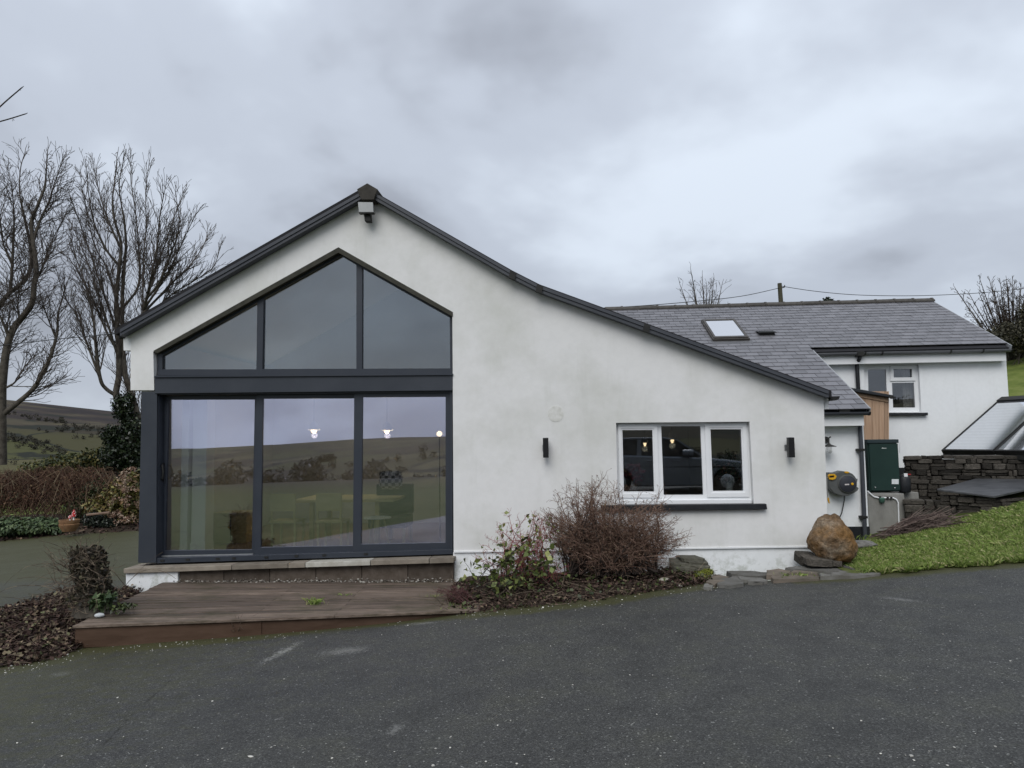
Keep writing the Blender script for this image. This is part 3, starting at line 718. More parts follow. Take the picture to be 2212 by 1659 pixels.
# glazed gable
FR = Y0 + 0.075
tz = zoomed(500, 1000, 1400 / 2212)
gout = [(340, 762), (731, 545), (976, 683), (977, 812), (340, 812)]
p1 = [tz(236, 668), tz(836, 332), tz(830, 754), tz(235, 754)]
p2 = [tz(875, 306), tz(1365, 36), tz(1462, 92), tz(1462, 750), tz(868, 752)]
p3 = [tz(1499, 114), tz(2052, 425), tz(2055, 748), tz(1497, 750)]
gw = MB().slab([pl(gout, FR), pl(p1, FR), pl(p2, FR), pl(p3, FR)], (0, 0.09, 0)).build('gable_window', M_frame, GH)
for p in (p1, p2, p3): pslab('pane', [p], FR + 0.035, 0.012, M_glassU, gw)
# dark olive strip that closes the reveal above the glass
pslab('head_strip', [[(331, 758), (731, 534), (978, 674), (978, 684), (731, 545.5), (339.5, 763)]], Y0 - 0.012, 0.13, M_olive_trim, gw)
pslab('bottom_rail', [[(340, 800), (977, 797), (977, 807.5), (340, 811)]], FR - 0.02, 0.03, M_frame, gw)
pslab('header_beam', [[(334, 813.5), (978, 809), (978, 843.5), (334, 850)]], Y0 - 0.006, 0.16, M_frame2, GH, 0.004)
pslab('header_lip', [[(333, 811.5), (978.5, 807), (978.5, 810), (333, 815)]], Y0 - 0.03, 0.12, M_frame, GH)
cpost = MB().slab([pl([(306, 846), (339, 846), (337, 1216), (298, 1216)], Y0 + 0.012)], (0, 0.22, 0)).build('corner_post', M_frame2, GH, 0.004)

# sliding doors
DY_ = Y0 + 0.05
ds = zoomed(600, 1500, 1250 / 2212)
dout = [(339, 848), (977.5, 843.5), (977.5, 1197), (337, 1216)]
din = [(344, 853), (972, 848), (973, 1186), (341, 1206)]
door = MB().slab([pl(dout, DY_), pl(din, DY_)], (0, 0.2, 0)).build('sliding_door', M_frame, GH)
g1 = [ds(131, 175), ds(742, 173), ds(720, 1236), ds(105, 1242)]
g2 = [ds(800, 168), ds(1450, 165), ds(1437, 1208), ds(783, 1220)]
g3 = [ds(1505, 158), ds(2092, 154), ds(2092, 1186), ds(1495, 1198)]
s1 = [(350, 855), (557, 853), (551, 1203), (342, 1206)]
s2 = [(554, 851), (772, 849), (770, 1198), (550, 1205)]
s3 = [(765, 847.5), (975, 845.5), (976, 1189), (762, 1199)]
for so, gi, y in ((s1, g1, 0.135), (s2, g2, 0.085), (s3, g3, 0.035)):
    MB().slab([pl(so, DY_ + y), pl(gi, DY_ + y)], (0, 0.045, 0)).build('sash', M_frame, door, 0.003)
    pslab('pane', [gi], DY_ + y + 0.018, 0.012, M_glass, door)
pslab('track', [[(340, 1200.5), (546, 1196), (546, 1198.2), (340, 1203)]], DY_ + 0.09, 0.02, M_metal, door)
pslab('threshold', [[(337, 1206), (978, 1187), (978, 1197), (337, 1217)]], DY_ - 0.02, 0.06, M_frame, door, 0.002)
for u, v in ((350, 1213), (405, 1211), (470, 1209), (505, 1208), (575, 1206), (640, 1203), (700, 1201.5), (790, 1199)):
    pslab('drain_cap', [[(u - 4, v - 4), (u + 4, v - 4.2), (u + 4, v), (u - 4, v + 0.2)]], DY_ - 0.03, 0.02, M_dark, door)
hm = MB(); a, b = at(350, 1003, DY_ + 0.1), at(350, 1037, DY_ + 0.1)
hm.tube([a, a + Vector((0.035, -0.05, -0.02)), a.lerp(b, 0.5) + Vector((0.055, -0.065, 0)), b + Vector((0.035, -0.05, 0.02)), b], 0.012, 8)
hm.box(a.x - 0.02, a.x + 0.02, a.y - 0.012, a.y + 0.03, b.z - 0.02, a.z + 0.02)
hm.build('handle', M_dark, door, smooth=True)

# stone sill, white pier and blocks under the doors
SY = Y0 - 0.16
cuts = [266, 500, 622, 659, 800, 927, 981]
def sill_v(u): return 1228.5 + (u - 266) / (981 - 266) * (1205.0 - 1228.5)
for a, b in zip(cuts[:-1], cuts[1:]):
    q = [at(a + 0.6, sill_v(a), SY), at(b - 0.6, sill_v(b), SY), at(b - 0.6, sill_v(b) + 10.5, SY), at(a + 0.6, sill_v(a) + 10.5, SY)]
    o = MB().slab([q], (0, 0.42, 0)).build('sill_stone', M_sillstone, GH, 0.006)
    if a == 659: 
        o.data.materials.clear(); o.data.materials.append(mat('sill_limestone', (0.50, 0.49, 0.44), (0.36, 0.34, 0.29), rough=0.85, scale=9, bump=0.3))
pslab('pier', [[(272, 1239), (384, 1235), (384, 1300), (272, 1310)]], Y0 - 0.115, 0.3, M_white, GH)
for i in range(6):
    a, b = 384.5 + i * 99.4, 384.5 + (i + 1) * 99.4 - 1.2
    v0, v1 = sill_v(a) + 11, sill_v(b) + 11
    pslab('block', [[(a, v0), (b, v1), (b, v1 + 42), (a, v0 + 42)]], Y0 - 0.075 + (i % 2) * 0.008, 0.2, M_block, GH, 0.004)

# casement window in the long wall
WY = Y0 + 0.10
wg1 = [zW(283, 223), zW(662, 222), zW(685, 1000), zW(303, 1000)]
wg2 = [zW(773, 173), zW(1270, 172), zW(1305, 1040), zW(806, 1042)]
wg3 = [zW(1397, 213), zW(1782, 213), zW(1813, 990), zW(1428, 993)]
ws1 = [zW(225, 148), zW(725, 147), zW(755, 1078), zW(250, 1080)]
ws3 = [zW(1322, 140), zW(1850, 135), zW(1888, 1066), zW(1355, 1072)]
win = MB().slab([pl(WINO, WY), pl([zW(262, 190), zW(690, 190), zW(712, 1030), zW(285, 1030)], WY), pl(wg2, WY), pl([zW(1375, 180), zW(1805, 180), zW(1838, 1025), zW(1405, 1030)], WY)], (0, 0.07, 0)).build('casement_window', M_upvc, GH)
for so, gi in ((ws1, wg1), (ws3, wg3)):
    # opening lights stand proud, with a stepped inner bead
    c = lambda k: [(a[0] + (b[0] - a[0]) * k, a[1] + (b[1] - a[1]) * k) for a, b in zip(so, gi)]
    MB().slab([pl(so, WY - 0.022), pl(c(0.72), WY - 0.022)], (0, 0.021, 0)).build('sash', M_upvc, win, 0.004)
    MB().slab([pl(c(0.70), WY - 0.012), pl(gi, WY - 0.012)], (0, 0.03, 0)).build('glazing_bead', M_upvc, win, 0.003)
for g in (wg1, wg2, wg3): pslab('pane', [g], WY + 0.022, 0.01, M_glassW, win)
pslab('cill', [[zW(215, 1112), zW(1915, 1100), zW(1918, 1150), zW(218, 1164)]], WY - 0.05, 0.1, M_upvc, win, 0.004)
pslab('window_sill', [[(1298, 1092), (1656, 1088.5), (1657.5, 1100.5), (1298, 1104.5)]], Y0 - 0.07, 0.13, M_blacksill, GH, 0.006)

# ---- inside
zf = at(650, 1206, Y0 + 0.1).z
xl, xr = at(300, 1200, Y0).x, at(1785, 1100, Y0).x
yb_ = Y0 + 4.3
MB().box(xl, xr - 0.02, Y0 + 0.31, yb_, zf - 0.12, zf).build('floor', M_floor, GH)
inpts = [(p.x, p.z) for p in pl([(284, 735), (793, 440), (1108, 612), (1166, 640), (1775, 864)], Y0)]
prof_in = [Vector((x, yb_, z)) for x, z in inpts] + [Vector((inpts[-1][0], yb_, zf - 0.1)), Vector((inpts[0][0], yb_, zf - 0.1))]
MB().slab([prof_in], (0, 0.1, 0)).build('inner_wall', M_inwall, GH)
mbc = MB()
for (x0, z0), (x1, z1) in zip(inpts[:-1], inpts[1:]):
    mbc.slab([[Vector((x0, Y0 + 0.305, z0 - 0.02)), Vector((x1, Y0 + 0.305, z1 - 0.02)), Vector((x1, Y0 + 0.305, z1)), Vector((x0, Y0 + 0.305, z0))]], (0, 4.0, 0))
mbc.build('ceiling', M_inwhite, GH)
xp = at(1010, 1000, Y0).x
MB().box(xl + 0.02, xl + 0.12, Y0 + 0.32, yb_, zf, inpts[0][1]).build('side_wall', M_inwall, GH)
MB().box(xr - 0.25, xr - 0.15, Y0 + 0.32, yb_, zf, inpts[-1][1]).build('side_wall', M_inwall, GH)
pz = at(1000, 560, Y0).z
MB().box(xp, xp + 0.1, Y0 + 0.32, Y0 + 4.2, zf, at(1010, 560, Y0).z).build('added_partition', M_inwall, GH)  # unseen wall added to keep the room behind the casement window dark
# white pier with a base moulding and a slim post inside the left door
def pcol(u0, u1, Y, base):
    a, b = at(u0, 1180, Y).x, at(u1, 1180, Y).x; mb = MB().box(a, b, Y, Y + 0.25, zf, zf + 2.35)
    if base: mb.box(a - 0.012, b + 0.012, Y - 0.012, Y + 0.25, zf, zf + 0.16)
    mb.build('inner_pier', M_inwhite, GH)
pcol(412, 442, Y0 + 0.50, True); pcol(388, 403, Y0 + 0.42, False)

# ================================================================== the rear wing
CW = empty('cottage_wing', (at(2000, 1000, YW).x, YW, 0.5), 'white painted cottage wing with a grey slate roof behind the gable house', 'house')
zE_ = at(1960, 753.5, YE).z
SL = 0.5
def plane_z(y): return zE_ + SL * (y - YE)
def solve_y(u, v):
    d = ray(u, v); m = d.z / d.y
    return (CAM.z - zE_ + SL * YE) / (SL - m)
YRG = solve_y(1660, 660); zRG = plane_z(YRG)
YL = solve_y(1830, 884); zL_ = plane_z(YL)
XV = at(1872, 881, YL).x            # right verge of the low roof
XR = at(2180, 752, YE).x            # right verge of the main roof
XS = at(1300, 700, YE).x - 2.0
th = math.atan(SL)
cl, sl_ = math.cos(th), math.sin(th)
up = Vector((0, cl, sl_)); nrm = Vector((0, -sl_, cl))
def onroof(x, s, lift=0.0):          # s: distance up the slope from the low eave
    return Vector((x, YL, zL_)) + up * s + nrm * lift
s_main = (YE - YL) / cl; s_ridge = (YRG - YL) / cl
rb = MB()
rb.slab([[onroof(XS, s_main, -0.02), onroof(XR, s_main, -0.02), onroof(XR, s_ridge, -0.02), onroof(XS, s_ridge, -0.02)]], -nrm * 0.08)
rb.slab([[onroof(2.2, 0, -0.021), onroof(XV, 0, -0.021), onroof(XV, s_main, -0.021), onroof(2.2, s_main, -0.021)]], -nrm * 0.08)
back = Vector((0, cl, -sl_))
rb.slab([[Vector((XS, YRG, zRG - 0.02)), Vector((XR, YRG, zRG - 0.02)), Vector((XR, YRG, zRG - 0.02)) + back * 3.6, Vector((XS, YRG, zRG - 0.02)) + back * 3.6]], (0, -0.03, -0.08))
roof = rb.build('roof', M_under, CW)
verge_line = [(1108, 588), (1166, 617.5), (1790, 845), (1800, 900)]
def above_verge(p, m=80):
    u, v = proj(p)
    if u > 1790: return True
    return v < np.interp(u, [q[0] for q in verge_line], [q[1] for q in verge_line]) + m and u > 1080
SKY = [zoomed(2350, 1100, 1000 / 2212)(*q) for q in ((1000, 425), (1310, 415), (1435, 580), (1110, 592))]
gauge, wid = 0.207, 0.252
sm = MB().box(-0.5, 0.5, 0, 0.275, 0, 0.011)
sme = bpy.data.meshes.new('slate'); sme.from_pydata(sm.v, [], sm.f)
bm = bmesh.new(); bm.from_mesh(sme); bmesh.ops.recalc_face_normals(bm, faces=bm.faces); bm.to_mesh(bm_me := sme); bm.free()
sme.materials.append(M_slate)
ey_ = up; rz = Matrix((Vector((1, 0, 0)), up, nrm)).transposed()
rs = random.Random(11); slates = []
row = 0; s = -0.045
while s < s_ridge - 0.08:
    right = XV + 0.035 if s < s_main - 0.06 else XR + 0.035
    x = right - (wid if row % 2 else wid * 0.5); first = True
    xr_ = right
    while xr_ > XS:
        x_ = xr_ - (wid * (0.5 if (row % 2 and xr_ == right) else 1.0))
        c = onroof((x_ + xr_) / 2, s + 0.1)
        if above_verge(c) or above_verge(onroof(xr_, s + 0.2)): slates.append((x_, xr_, s))
        xr_ = x_
    s += gauge; row += 1
slates.sort(key=lambda q: (not above_verge(onroof((q[0] + q[1]) / 2, q[2] + 0.1), 4), onroof((q[0] + q[1]) / 2, q[2]).y))
rest = MB()
for i, (a, b, s) in enumerate(slates):
    lift = 0.006 + rs.uniform(-0.0012, 0.0016); tilt = -0.052 + rs.uniform(-0.004, 0.004)
    o_ = onroof((a + b) / 2, s, lift + 0.014)
    R3 = rz @ Matrix.Rotation(tilt, 3, 'X') @ Matrix.Rotation(rs.uniform(-0.006, 0.006), 3, 'Z')
    w_ = (b - a) - 0.008
    if i < 300:
        o = bpy.data.objects.new('slate', sme); COL.objects.link(o); o.parent = roof
        o.location = o_ - worldloc(roof); o.rotation_euler = R3.to_euler(); o.scale = (w_, 1, 1)
    else:
        ax = R3 @ Vector((w_ / 2, 0, 0)); ay = R3 @ Vector((0, 0.1375, 0)); az = R3 @ Vector((0, 0, 0.0055))
        rest.obox(o_ + ay, ax, ay, az)
if rest.v:
    r_ = rest.build('slates', M_slate_i, roof); r_['kind'] = 'stuff'
# ridge tiles
M_ridge = mat('ridge_clay', (0.060, 0.055, 0.048), (0.095, 0.088, 0.078), rough=0.8, scale=6, bump=0.3, objr=0.2)
rt = MB(); hw = 0.13
rt.slab([[Vector((-0.0, -hw, -hw * SL)), Vector((0, -hw, -hw * SL + 0.028)), Vector((0, -0.035, 0.036)), Vector((0, 0.035, 0.036)), Vector((0, hw, -hw * SL + 0.028)), Vector((0, hw, -hw * SL)), Vector((0, 0, 0.012))]], (0.43, 0, 0))
rt.slab([[Vector((0.40, -hw - 0.012, -hw * SL - 0.006)), Vector((0.40, -hw - 0.012, -hw * SL + 0.034)), Vector((0.40, -0.035, 0.047)), Vector((0.40, 0.035, 0.047)), Vector((0.40, hw + 0.012, -hw * SL + 0.034)), Vector((0.40, hw + 0.012, -hw * SL - 0.006)), Vector((0.40, 0, 0.02))]], (0.05, 0, 0))
rme = bpy.data.meshes.new('ridge_tile'); rme.from_pydata(rt.v, [], rt.f)
bm = bmesh.new(); bm.from_mesh(rme); bmesh.ops.recalc_face_normals(bm, faces=bm.faces); bm.to_mesh(rme); bm.free(); rme.materials.append(M_ridge)
x = XR - 0.38
while proj((x, YRG, zRG))[0] > 1270:
    o = bpy.data.objects.new('ridge_tile', rme); COL.objects.link(o); o.parent = roof
    o.location = Vector((x, YRG, zRG + 0.035 + rs.uniform(-0.006, 0.006))) - worldloc(roof); o.rotation_euler = (rs.uniform(-0.03, 0.03), rs.uniform(-0.008, 0.008), 0)
    x -= 0.445
# verge strips on the right ends
for xx, s0, s1_ in ((XV, -0.03, s_main), (XR, s_main, s_ridge)):
    MB().slab([[onroof(xx + 0.036, s0, -0.10), onroof(xx + 0.058, s0, -0.10), onroof(xx + 0.058, s0, 0.022), onroof(xx + 0.036, s0, 0.022)]], up * (s1_ - s0)).build('verge_board', mat('grey_board', (0.34, 0.35, 0.36), (0.28, 0.29, 0.30), rough=0.6, scale=4), CW)
# skylight
kz = zoomed(2350, 1100, 1000 / 2212)
def roof_hit(u, v):
    d = ray(u, v); p0 = onroof(0, 0); t_ = (p0 - CAM).dot(nrm) / d.dot(nrm); return CAM + d * t_
c0 = roof_hit(*kz(1110, 600)); c1 = roof_hit(*kz(1435, 592)); c3 = roof_hit(*kz(1000, 425))
wv = Vector((c1.x - c0.x, 0, 0)); hv = up * max(0.8, (c3 - c0).dot(up))
def skq(k, l): return [c0 + wv * k + hv * k + nrm * l, c0 + wv * (1 - k) + hv * k + nrm * l, c0 + wv * (1 - k) + hv * (1 - k) + nrm * l, c0 + wv * k + hv * (1 - k) + nrm * l]
M_skyf = mat('skylight_frame', (0.050, 0.046, 0.042), (0.075, 0.068, 0.060), rough=0.5, scale=5)
skl = MB().slab([skq(0, 0.0), skq(0.09, 0.0)], nrm * 0.085).build('skylight', M_skyf, CW, 0.006)
MB().slab([skq(0.03, 0.086), skq(0.095, 0.086)], nrm * 0.022).build('frame', M_skyf, skl, 0.005)
MB().slab([skq(0.085, 0.088)], nrm * 0.008).build('pane', glassmat('skylight_glass', 0.85, (1.0, 1.0, 1.0), (0.5, 0.5, 0.5)), skl)
a = c0 - up * 0.16
MB().slab([[a - wv * 0.06 + nrm * 0.022, a + wv * 1.06 + nrm * 0.022, a + wv * 1.06 + up * 0.2 + nrm * 0.03, a - wv * 0.06 + up * 0.2 + nrm * 0.03]], nrm * 0.004).build('flashing', mat('lead', (0.10, 0.102, 0.108), (0.13, 0.132, 0.138), rough=0.5), skl)
# roof vent
v0 = roof_hit(*kz(1590, 545))
mbv = MB(); mbv.slab([[v0 + Vector((-0.17, 0, 0)) + nrm * 0.02, v0 + Vector((0.17, 0, 0)) + nrm * 0.02, v0 + Vector((0.15, 0, 0)) + nrm * 0.10, v0 + Vector((-0.15, 0, 0)) + nrm * 0.10]], up * 0.12)
mbv.slab([[v0 + Vector((-0.19, 0, 0)) + nrm * 0.10 - up * 0.03, v0 + Vector((0.19, 0, 0)) + nrm * 0.10 - up * 0.03, v0 + Vector((0.19, 0, 0)) + nrm * 0.03 + up * 0.28, v0 + Vector((-0.19, 0, 0)) + nrm * 0.03 + up * 0.28]], nrm * 0.015)
mbv.build('roof_vent', M_dark, CW, 0.004)

# walls of the wing
zb_ = 0.2
mw = [zB(797, 900), zB(1283, 898), zB(1303, 1322), zB(802, 1324)]
xw0, xw1 = XV - 0.6, at(2175, 800, YW).x
wl_pts = [Vector((xw0, YW, zb_)), Vector((xw1, YW, zb_)), Vector((xw1, YW, zE_ + 0.05)), Vector((xw0, YW, zE_ + 0.05))]
MB().slab([wl_pts, pl(mw, YW)], (0, 0.35, 0)).build('wall', M_white, CW)
MB().box(xw1 - 0.3, xw1 - 0.002, YW + 0.351, YRG * 2 - YE, zb_, zE_).build('end_wall', M_white, CW)
MB().slab([[Vector((xw1 - 0.3, YW + 0.36, zE_)), Vector((xw1 - 0.3, YRG * 2 - YE, zE_)), Vector((xw1 - 0.3, YRG, zRG - 0.14))]], (0.297, 0, 0)).build('end_gable', M_white, CW)
bz = at(1955, 1010, YW).z
MB().box(xw0, xw1 + 0.01, YW - 0.015, YW + 0.2, zb_ - 0.6, bz).build('black_plinth', M_blacksill, CW)
# eaves: fascia, gutter, brackets, downpipe
def eave(x0, x1, ye, ze, name):
    MB().box(x0, x1, ye + 0.085, ye + 0.115, ze - 0.26, ze - 0.03).build('fascia', M_upvc, CW)
    MB().box(x0, x1, ye + 0.115, ye + 0.30, ze - 0.26, ze - 0.245).build('soffit', M_upvc, CW)
    pr = [(math.cos(a) * 0.058, math.sin(a) * 0.058) for a in np.linspace(math.pi, 2 * math.pi, 10)]
    pi_ = [(math.cos(a) * 0.051, math.sin(a) * 0.051) for a in np.linspace(2 * math.pi, math.pi, 10)]
    MB().slab([[Vector((x0, ye + 0.02 + y, ze - 0.03 + z)) for y, z in pr + pi_]], (x1 - x0 + 0.05, 0, 0)).build('gutter', mat('gutter_grey', (0.115, 0.120, 0.130), (0.14, 0.145, 0.155), rough=0.4) if name == 'm' else M_verge, CW)
    mb = MB().slab([[Vector((x1 + 0.045, ye + 0.02 + y * 1.08, ze - 0.03 + z * 1.08)) for y, z in pr]], (0.03, 0, 0)); mb.build('gutter_stop', M_dark, CW)
eave(xw0 - 0.3, XR - 0.02, YE, zE_ - 0.02, 'm')
eave(2.5, XV - 0.02, YL, zL_ - 0.02, 'l')
for u in (1868, 1905, 2053, 2178 - 55, 1763):
    x = at(u, 760, YE).x
    MB().slab([[Vector((x - 0.015, YE + 0.02 + math.cos(a) * 0.068, zE_ - 0.05 + math.sin(a) * 0.068)) for a in np.linspace(math.pi, 2 * math.pi, 8)]], (0.03, 0, 0)).build('gutter_bracket', M_dark, CW)
dp = at(1853, 830, YW - 0.06).x
MB().tube([(dp, YE + 0.02, zE_ - 0.10), (dp, YE + 0.02, zE_ - 0.16), (dp, YW - 0.07, zE_ - 0.28), (dp, YW - 0.07, 0.5)], 0.04, 12).build('downpipe', M_blacksill, CW, smooth=True)
MB().box(dp - 0.07, dp + 0.07, YE - 0.05, YE + 0.09, zE_ - 0.13, zE_ - 0.03).build('gutter_outlet', M_dark, CW, 0.01)
# window of the wing
mo_ = MB()
WMY = YW + 0.08
ga = [zB(830, 947), zB(990, 945), zB(1004, 1290), zB(840, 1292)]
gb = [zB(1058, 943), zB(1220, 941), zB(1222, 1016), zB(1060, 1018)]
gc = [zB(1043, 1065), zB(1238, 1063), zB(1250, 1283), zB(1054, 1284)]
w2 = MB().slab([pl(mw, WMY), pl(ga, WMY), pl(gb, WMY), pl(gc, WMY)], (0, 0.07, 0)).build('casement_window', M_upvc, CW)
sb = [zB(1028, 916), zB(1252, 913), zB(1254, 1046), zB(1031, 1049)]
MB().slab([pl(sb, WMY - 0.025), pl(gb, WMY - 0.025)], (0, 0.024, 0)).build('sash', M_upvc, w2, 0.005)
for g in (ga, gb, gc): pslab('pane', [g], WMY + 0.02, 0.01, glassmat('wing_glass', 0.16, (0.9, 0.95, 1), (0.8, 0.8, 0.8)) if 'wing_glass' not in MATS else MATS['wing_glass'], w2)
pslab('surround', [[zB(778, 868), zB(1292, 864), zB(1294, 893), zB(797, 897)]], YW - 0.025, 0.03, M_white, CW)
pslab('window_sill', [[zB(780, 1331), zB(1363, 1328), zB(1364, 1352), zB(780, 1357)]], YW - 0.08, 0.14, M_blacksill, CW, 0.005)
# room and curtain behind
cu = MB(); c0_, c1_ = at(*zB(1130, 1000), YW + 0.25), at(*zB(1262, 1000), YW + 0.25); zt, zbm = at(*zB(1150, 900), YW + 0.25).z, at(*zB(1150, 1330), YW + 0.25).z
npl = 40; P = []
for i in range(npl + 1):
    t_ = i / npl; P.append((c0_.x + (c1_.x - c0_.x) * t_, YW + 0.25 + 0.025 * math.sin(t_ * 34)))
cu.add([(x, y, zbm) for x, y in P] + [(x, y, zt) for x, y in P] + [(x, y + 0.01, zbm) for x, y in P] + [(x, y + 0.01, zt) for x, y in P],
       [(i, i + 1, i + npl + 2, i + npl + 1) for i in range(npl)] + [(i + 2 * (npl + 1), i + 3 * (npl + 1), i + 1 + 3 * (npl + 1), i + 1 + 2 * (npl + 1)) for i in range(npl)])
cu.build('curtain', mat('curtain', (0.55, 0.56, 0.54), (0.46, 0.47, 0.45), rough=0.9, scale=6), CW, fix=False)
MB().box(xw0 + 0.1, xw1 - 0.31, YW + 2.0, YW + 2.1, zb_, zE_).build('inner_wall', M_inwall, CW)
# low projecting part
YLW = YL + 0.30
lw = [Vector((xw0 - 3, YLW, 0)), Vector((0, 0, 0))]
xlw = at(*zA(662, 800), YLW).x
zlb = at(*zA(400, 1245), YLW).z
MB().box(2.4, xlw, YLW, YW + 0.1, zlb, zL_ + 0.03).build('wall', M_white, CW)
MB().box(2.4, xlw + 0.012, YLW - 0.012, YW, zlb - 0.75, zlb).build('black_plinth', M_blacksill, CW)
pd = [zA(440, 108), zA(440, 175), zA(470, 195), zA(575, 222), zA(598, 250), zA(612, 480), zA(650, 1365)]
dpY = YLW - 0.055
MB().tube([at(*pd[0], YL + 0.04)] + [at(*q, dpY) for q in pd[1:]], 0.036, 12).build('downpipe', M_verge, CW, smooth=True)
for q in (zA(610, 490), zA(640, 1150)):
    p = at(*q, dpY); MB().box(p.x - 0.075, p.x + 0.045, p.y - 0.045, p.y + 0.05, p.z - 0.022, p.z + 0.022).build('pipe_clip', M_dark, CW, 0.004)
p = at(*zA(440, 110), YL + 0.02); MB().box(p.x - 0.09, p.x + 0.09, p.y - 0.05, p.y + 0.1, p.z - 0.06, p.z + 0.03).build('gutter_outlet', M_dark, CW, 0.01)
for q in (zA(590, 212), zA(438, 185)):
    p = at(*q, dpY); MB().tube([p + Vector((-0.03, 0, 0.03)), p + Vector((0.0, 0, -0.0)), p + Vector((0.02, 0, -0.05))], 0.044, 10).build('pipe_elbow', M_dark, CW, smooth=True)

# ================================================================== deck
zd = at(351, 1257, Y0 - 0.14).z
def deck_mat(name, c1, c2):
    m = bpy.data.materials.new(name); t, b = nodes(m); L = t.links.new; MATS[name] = m
    tc = N(t, 'ShaderNodeTexCoord'); mp = N(t, 'ShaderNodeMapping'); mp.inputs['Scale'].default_value = (1.2, 22, 22); L(tc.outputs['Object'], mp.inputs[0])
    n1 = N(t, 'ShaderNodeTexNoise', i_Scale=1.6, i_Detail=7.0, i_Roughness=0.7); L(mp.outputs[0], n1.inputs['Vector'])
    oi = N(t, 'ShaderNodeObjectInfo')
    r = ramp(t, [(0.3, c1), (0.55, c2), (0.72, tuple(x * 1.75 for x in c2))], n1.outputs[0])
    rr = ramp(t, [(0, grey(0.55)), (1, grey(1.08))], oi.outputs['Random']); c = mixc(t, 1.0, r.outputs[0], rr.outputs[0], 'MULTIPLY')
    n2 = N(t, 'ShaderNodeTexNoise', i_Scale=2.2, i_Detail=6.0, i_Roughness=0.7); L(tc.outputs['Object'], n2.inputs['Vector'])
    g = ramp(t, [(0.48, grey(0)), (0.68, grey(0.6))], n2.outputs[0]); c = mixc(t, g.outputs[0], c, (0.050, 0.047, 0.024))
    L(c, b.inputs['Base Color']); b.inputs['Roughness'].default_value = 0.72; b.inputs['Specular IOR Level'].default_value = 0.25
    wv_ = N(t, 'ShaderNodeTexWave', wave_type='BANDS', bands_direction='Y', i_Scale=14.0); L(tc.outputs['Object'], wv_.inputs['Vector'])
    ad = N(t, 'ShaderNodeMath', operation='ADD'); L(wv_.outputs['Fac'], ad.inputs[0]); L(n1.outputs[0], ad.inputs[1])
    bp = N(t, 'ShaderNodeBump', i_Strength=0.55, i_Distance=0.006); L(ad.outputs[0], bp.inputs['Height']); L(bp.outputs[0], b.inputs['Normal'])
    return m
M_deck = deck_mat('deck_board', (0.072, 0.052, 0.040), (0.185, 0.142, 0.112))
M_fascia = mat('deck_fascia', (0.070, 0.038, 0.022), (0.105, 0.062, 0.040), rough=0.75, scale=2.5, stretch=(1, 1, 5), bump=0.2, objr=0.2)
fl = atz(160, 1351, zd); bk = atz(352, 1257, zd); frt = atz(985, 1318, zd)
DK = empty('deck', (fl.x + 2, fl.y + 1, zd - 0.2), 'low weathered brown timber deck in front of the sliding doors', 'deck')
nb = 16; y_back = Y0 - 0.13
rs = random.Random(4)
xR = at(1035, 1290, 8.0).x
for i in range(nb):
    ya_ = fl.y + (y_back - fl.y) * i / nb; yb2 = fl.y + (y_back - fl.y) * (i + 1) / nb - (0.034 if i in (2, 4, 7, 10) else 0.017)
    tl_ = (i + 0.5) / nb; x0 = fl.x + (bk.x - fl.x) * tl_ + rs.uniform(-0.012, 0.012)
    dz = rs.uniform(-0.004, 0.004); sag = -0.012 if i in (3, 5) else 0
    split = x0 + (xR - x0) * (0.42 if i % 2 else 0.63)
    yaw_ = (frt.y - fl.y) / (frt.x - fl.x) * (1 - tl_)
    for a, b in ((x0, split - 0.002), (split + 0.002, xR)):
        mb = MB().box(a, b, ya_, yb2, zd - 0.028 + dz, zd + dz)
        mb.v = [(x, y + (x - fl.x) * yaw_, z + sag * (1 if x > split + 0.01 else 0)) for x, y, z in mb.v]
        mb.build('plank', M_deck, DK, 0.003)
zg = zd - 0.03
cutu = [(162, 540), (541, 990)]
for a, b in cutu:
    p, q = atz(a, 1359 - (a - 162) * 0.047, zd - 0.03), atz(b, 1359 - (b - 162) * 0.047, zd - 0.03)
    yf = lambda x: fl.y + 0.02 + (x - fl.x) * (frt.y - fl.y) / (frt.x - fl.x)
    xa, xb = fl.x + (xR - fl.x) * (a - 162) / (1010 - 162), fl.x + (xR - fl.x) * (b - 162) / (1010 - 162)
    MB().slab([[Vector((xa, yf(xa), zd - 0.032)), Vector((xb, yf(xb), zd - 0.032)), Vector((xb, yf(xb), zd - 0.235)), Vector((xa, yf(xa), zd - 0.235))]], (0, 0.03, 0)).build('fascia_board', M_fascia, DK, 0.003)
MB().slab([[Vector((fl.x + 0.01, fl.y + 0.052, zd - 0.03)), Vector((bk.x + 0.01, y_back, zd - 0.03)), Vector((bk.x + 0.01, y_back, zd - 0.235)), Vector((fl.x + 0.01, fl.y + 0.052, zd - 0.235))]], (0.03, 0, 0)).build('side_board', M_fascia, DK)
for j in range(5):
    x = fl.x + 0.3 + j * 0.85
    MB().box(x, x + 0.045, yf(x) + 0.06, y_back - 0.05, zd - 0.14, zd - 0.034).build('joist', M_fascia, DK)

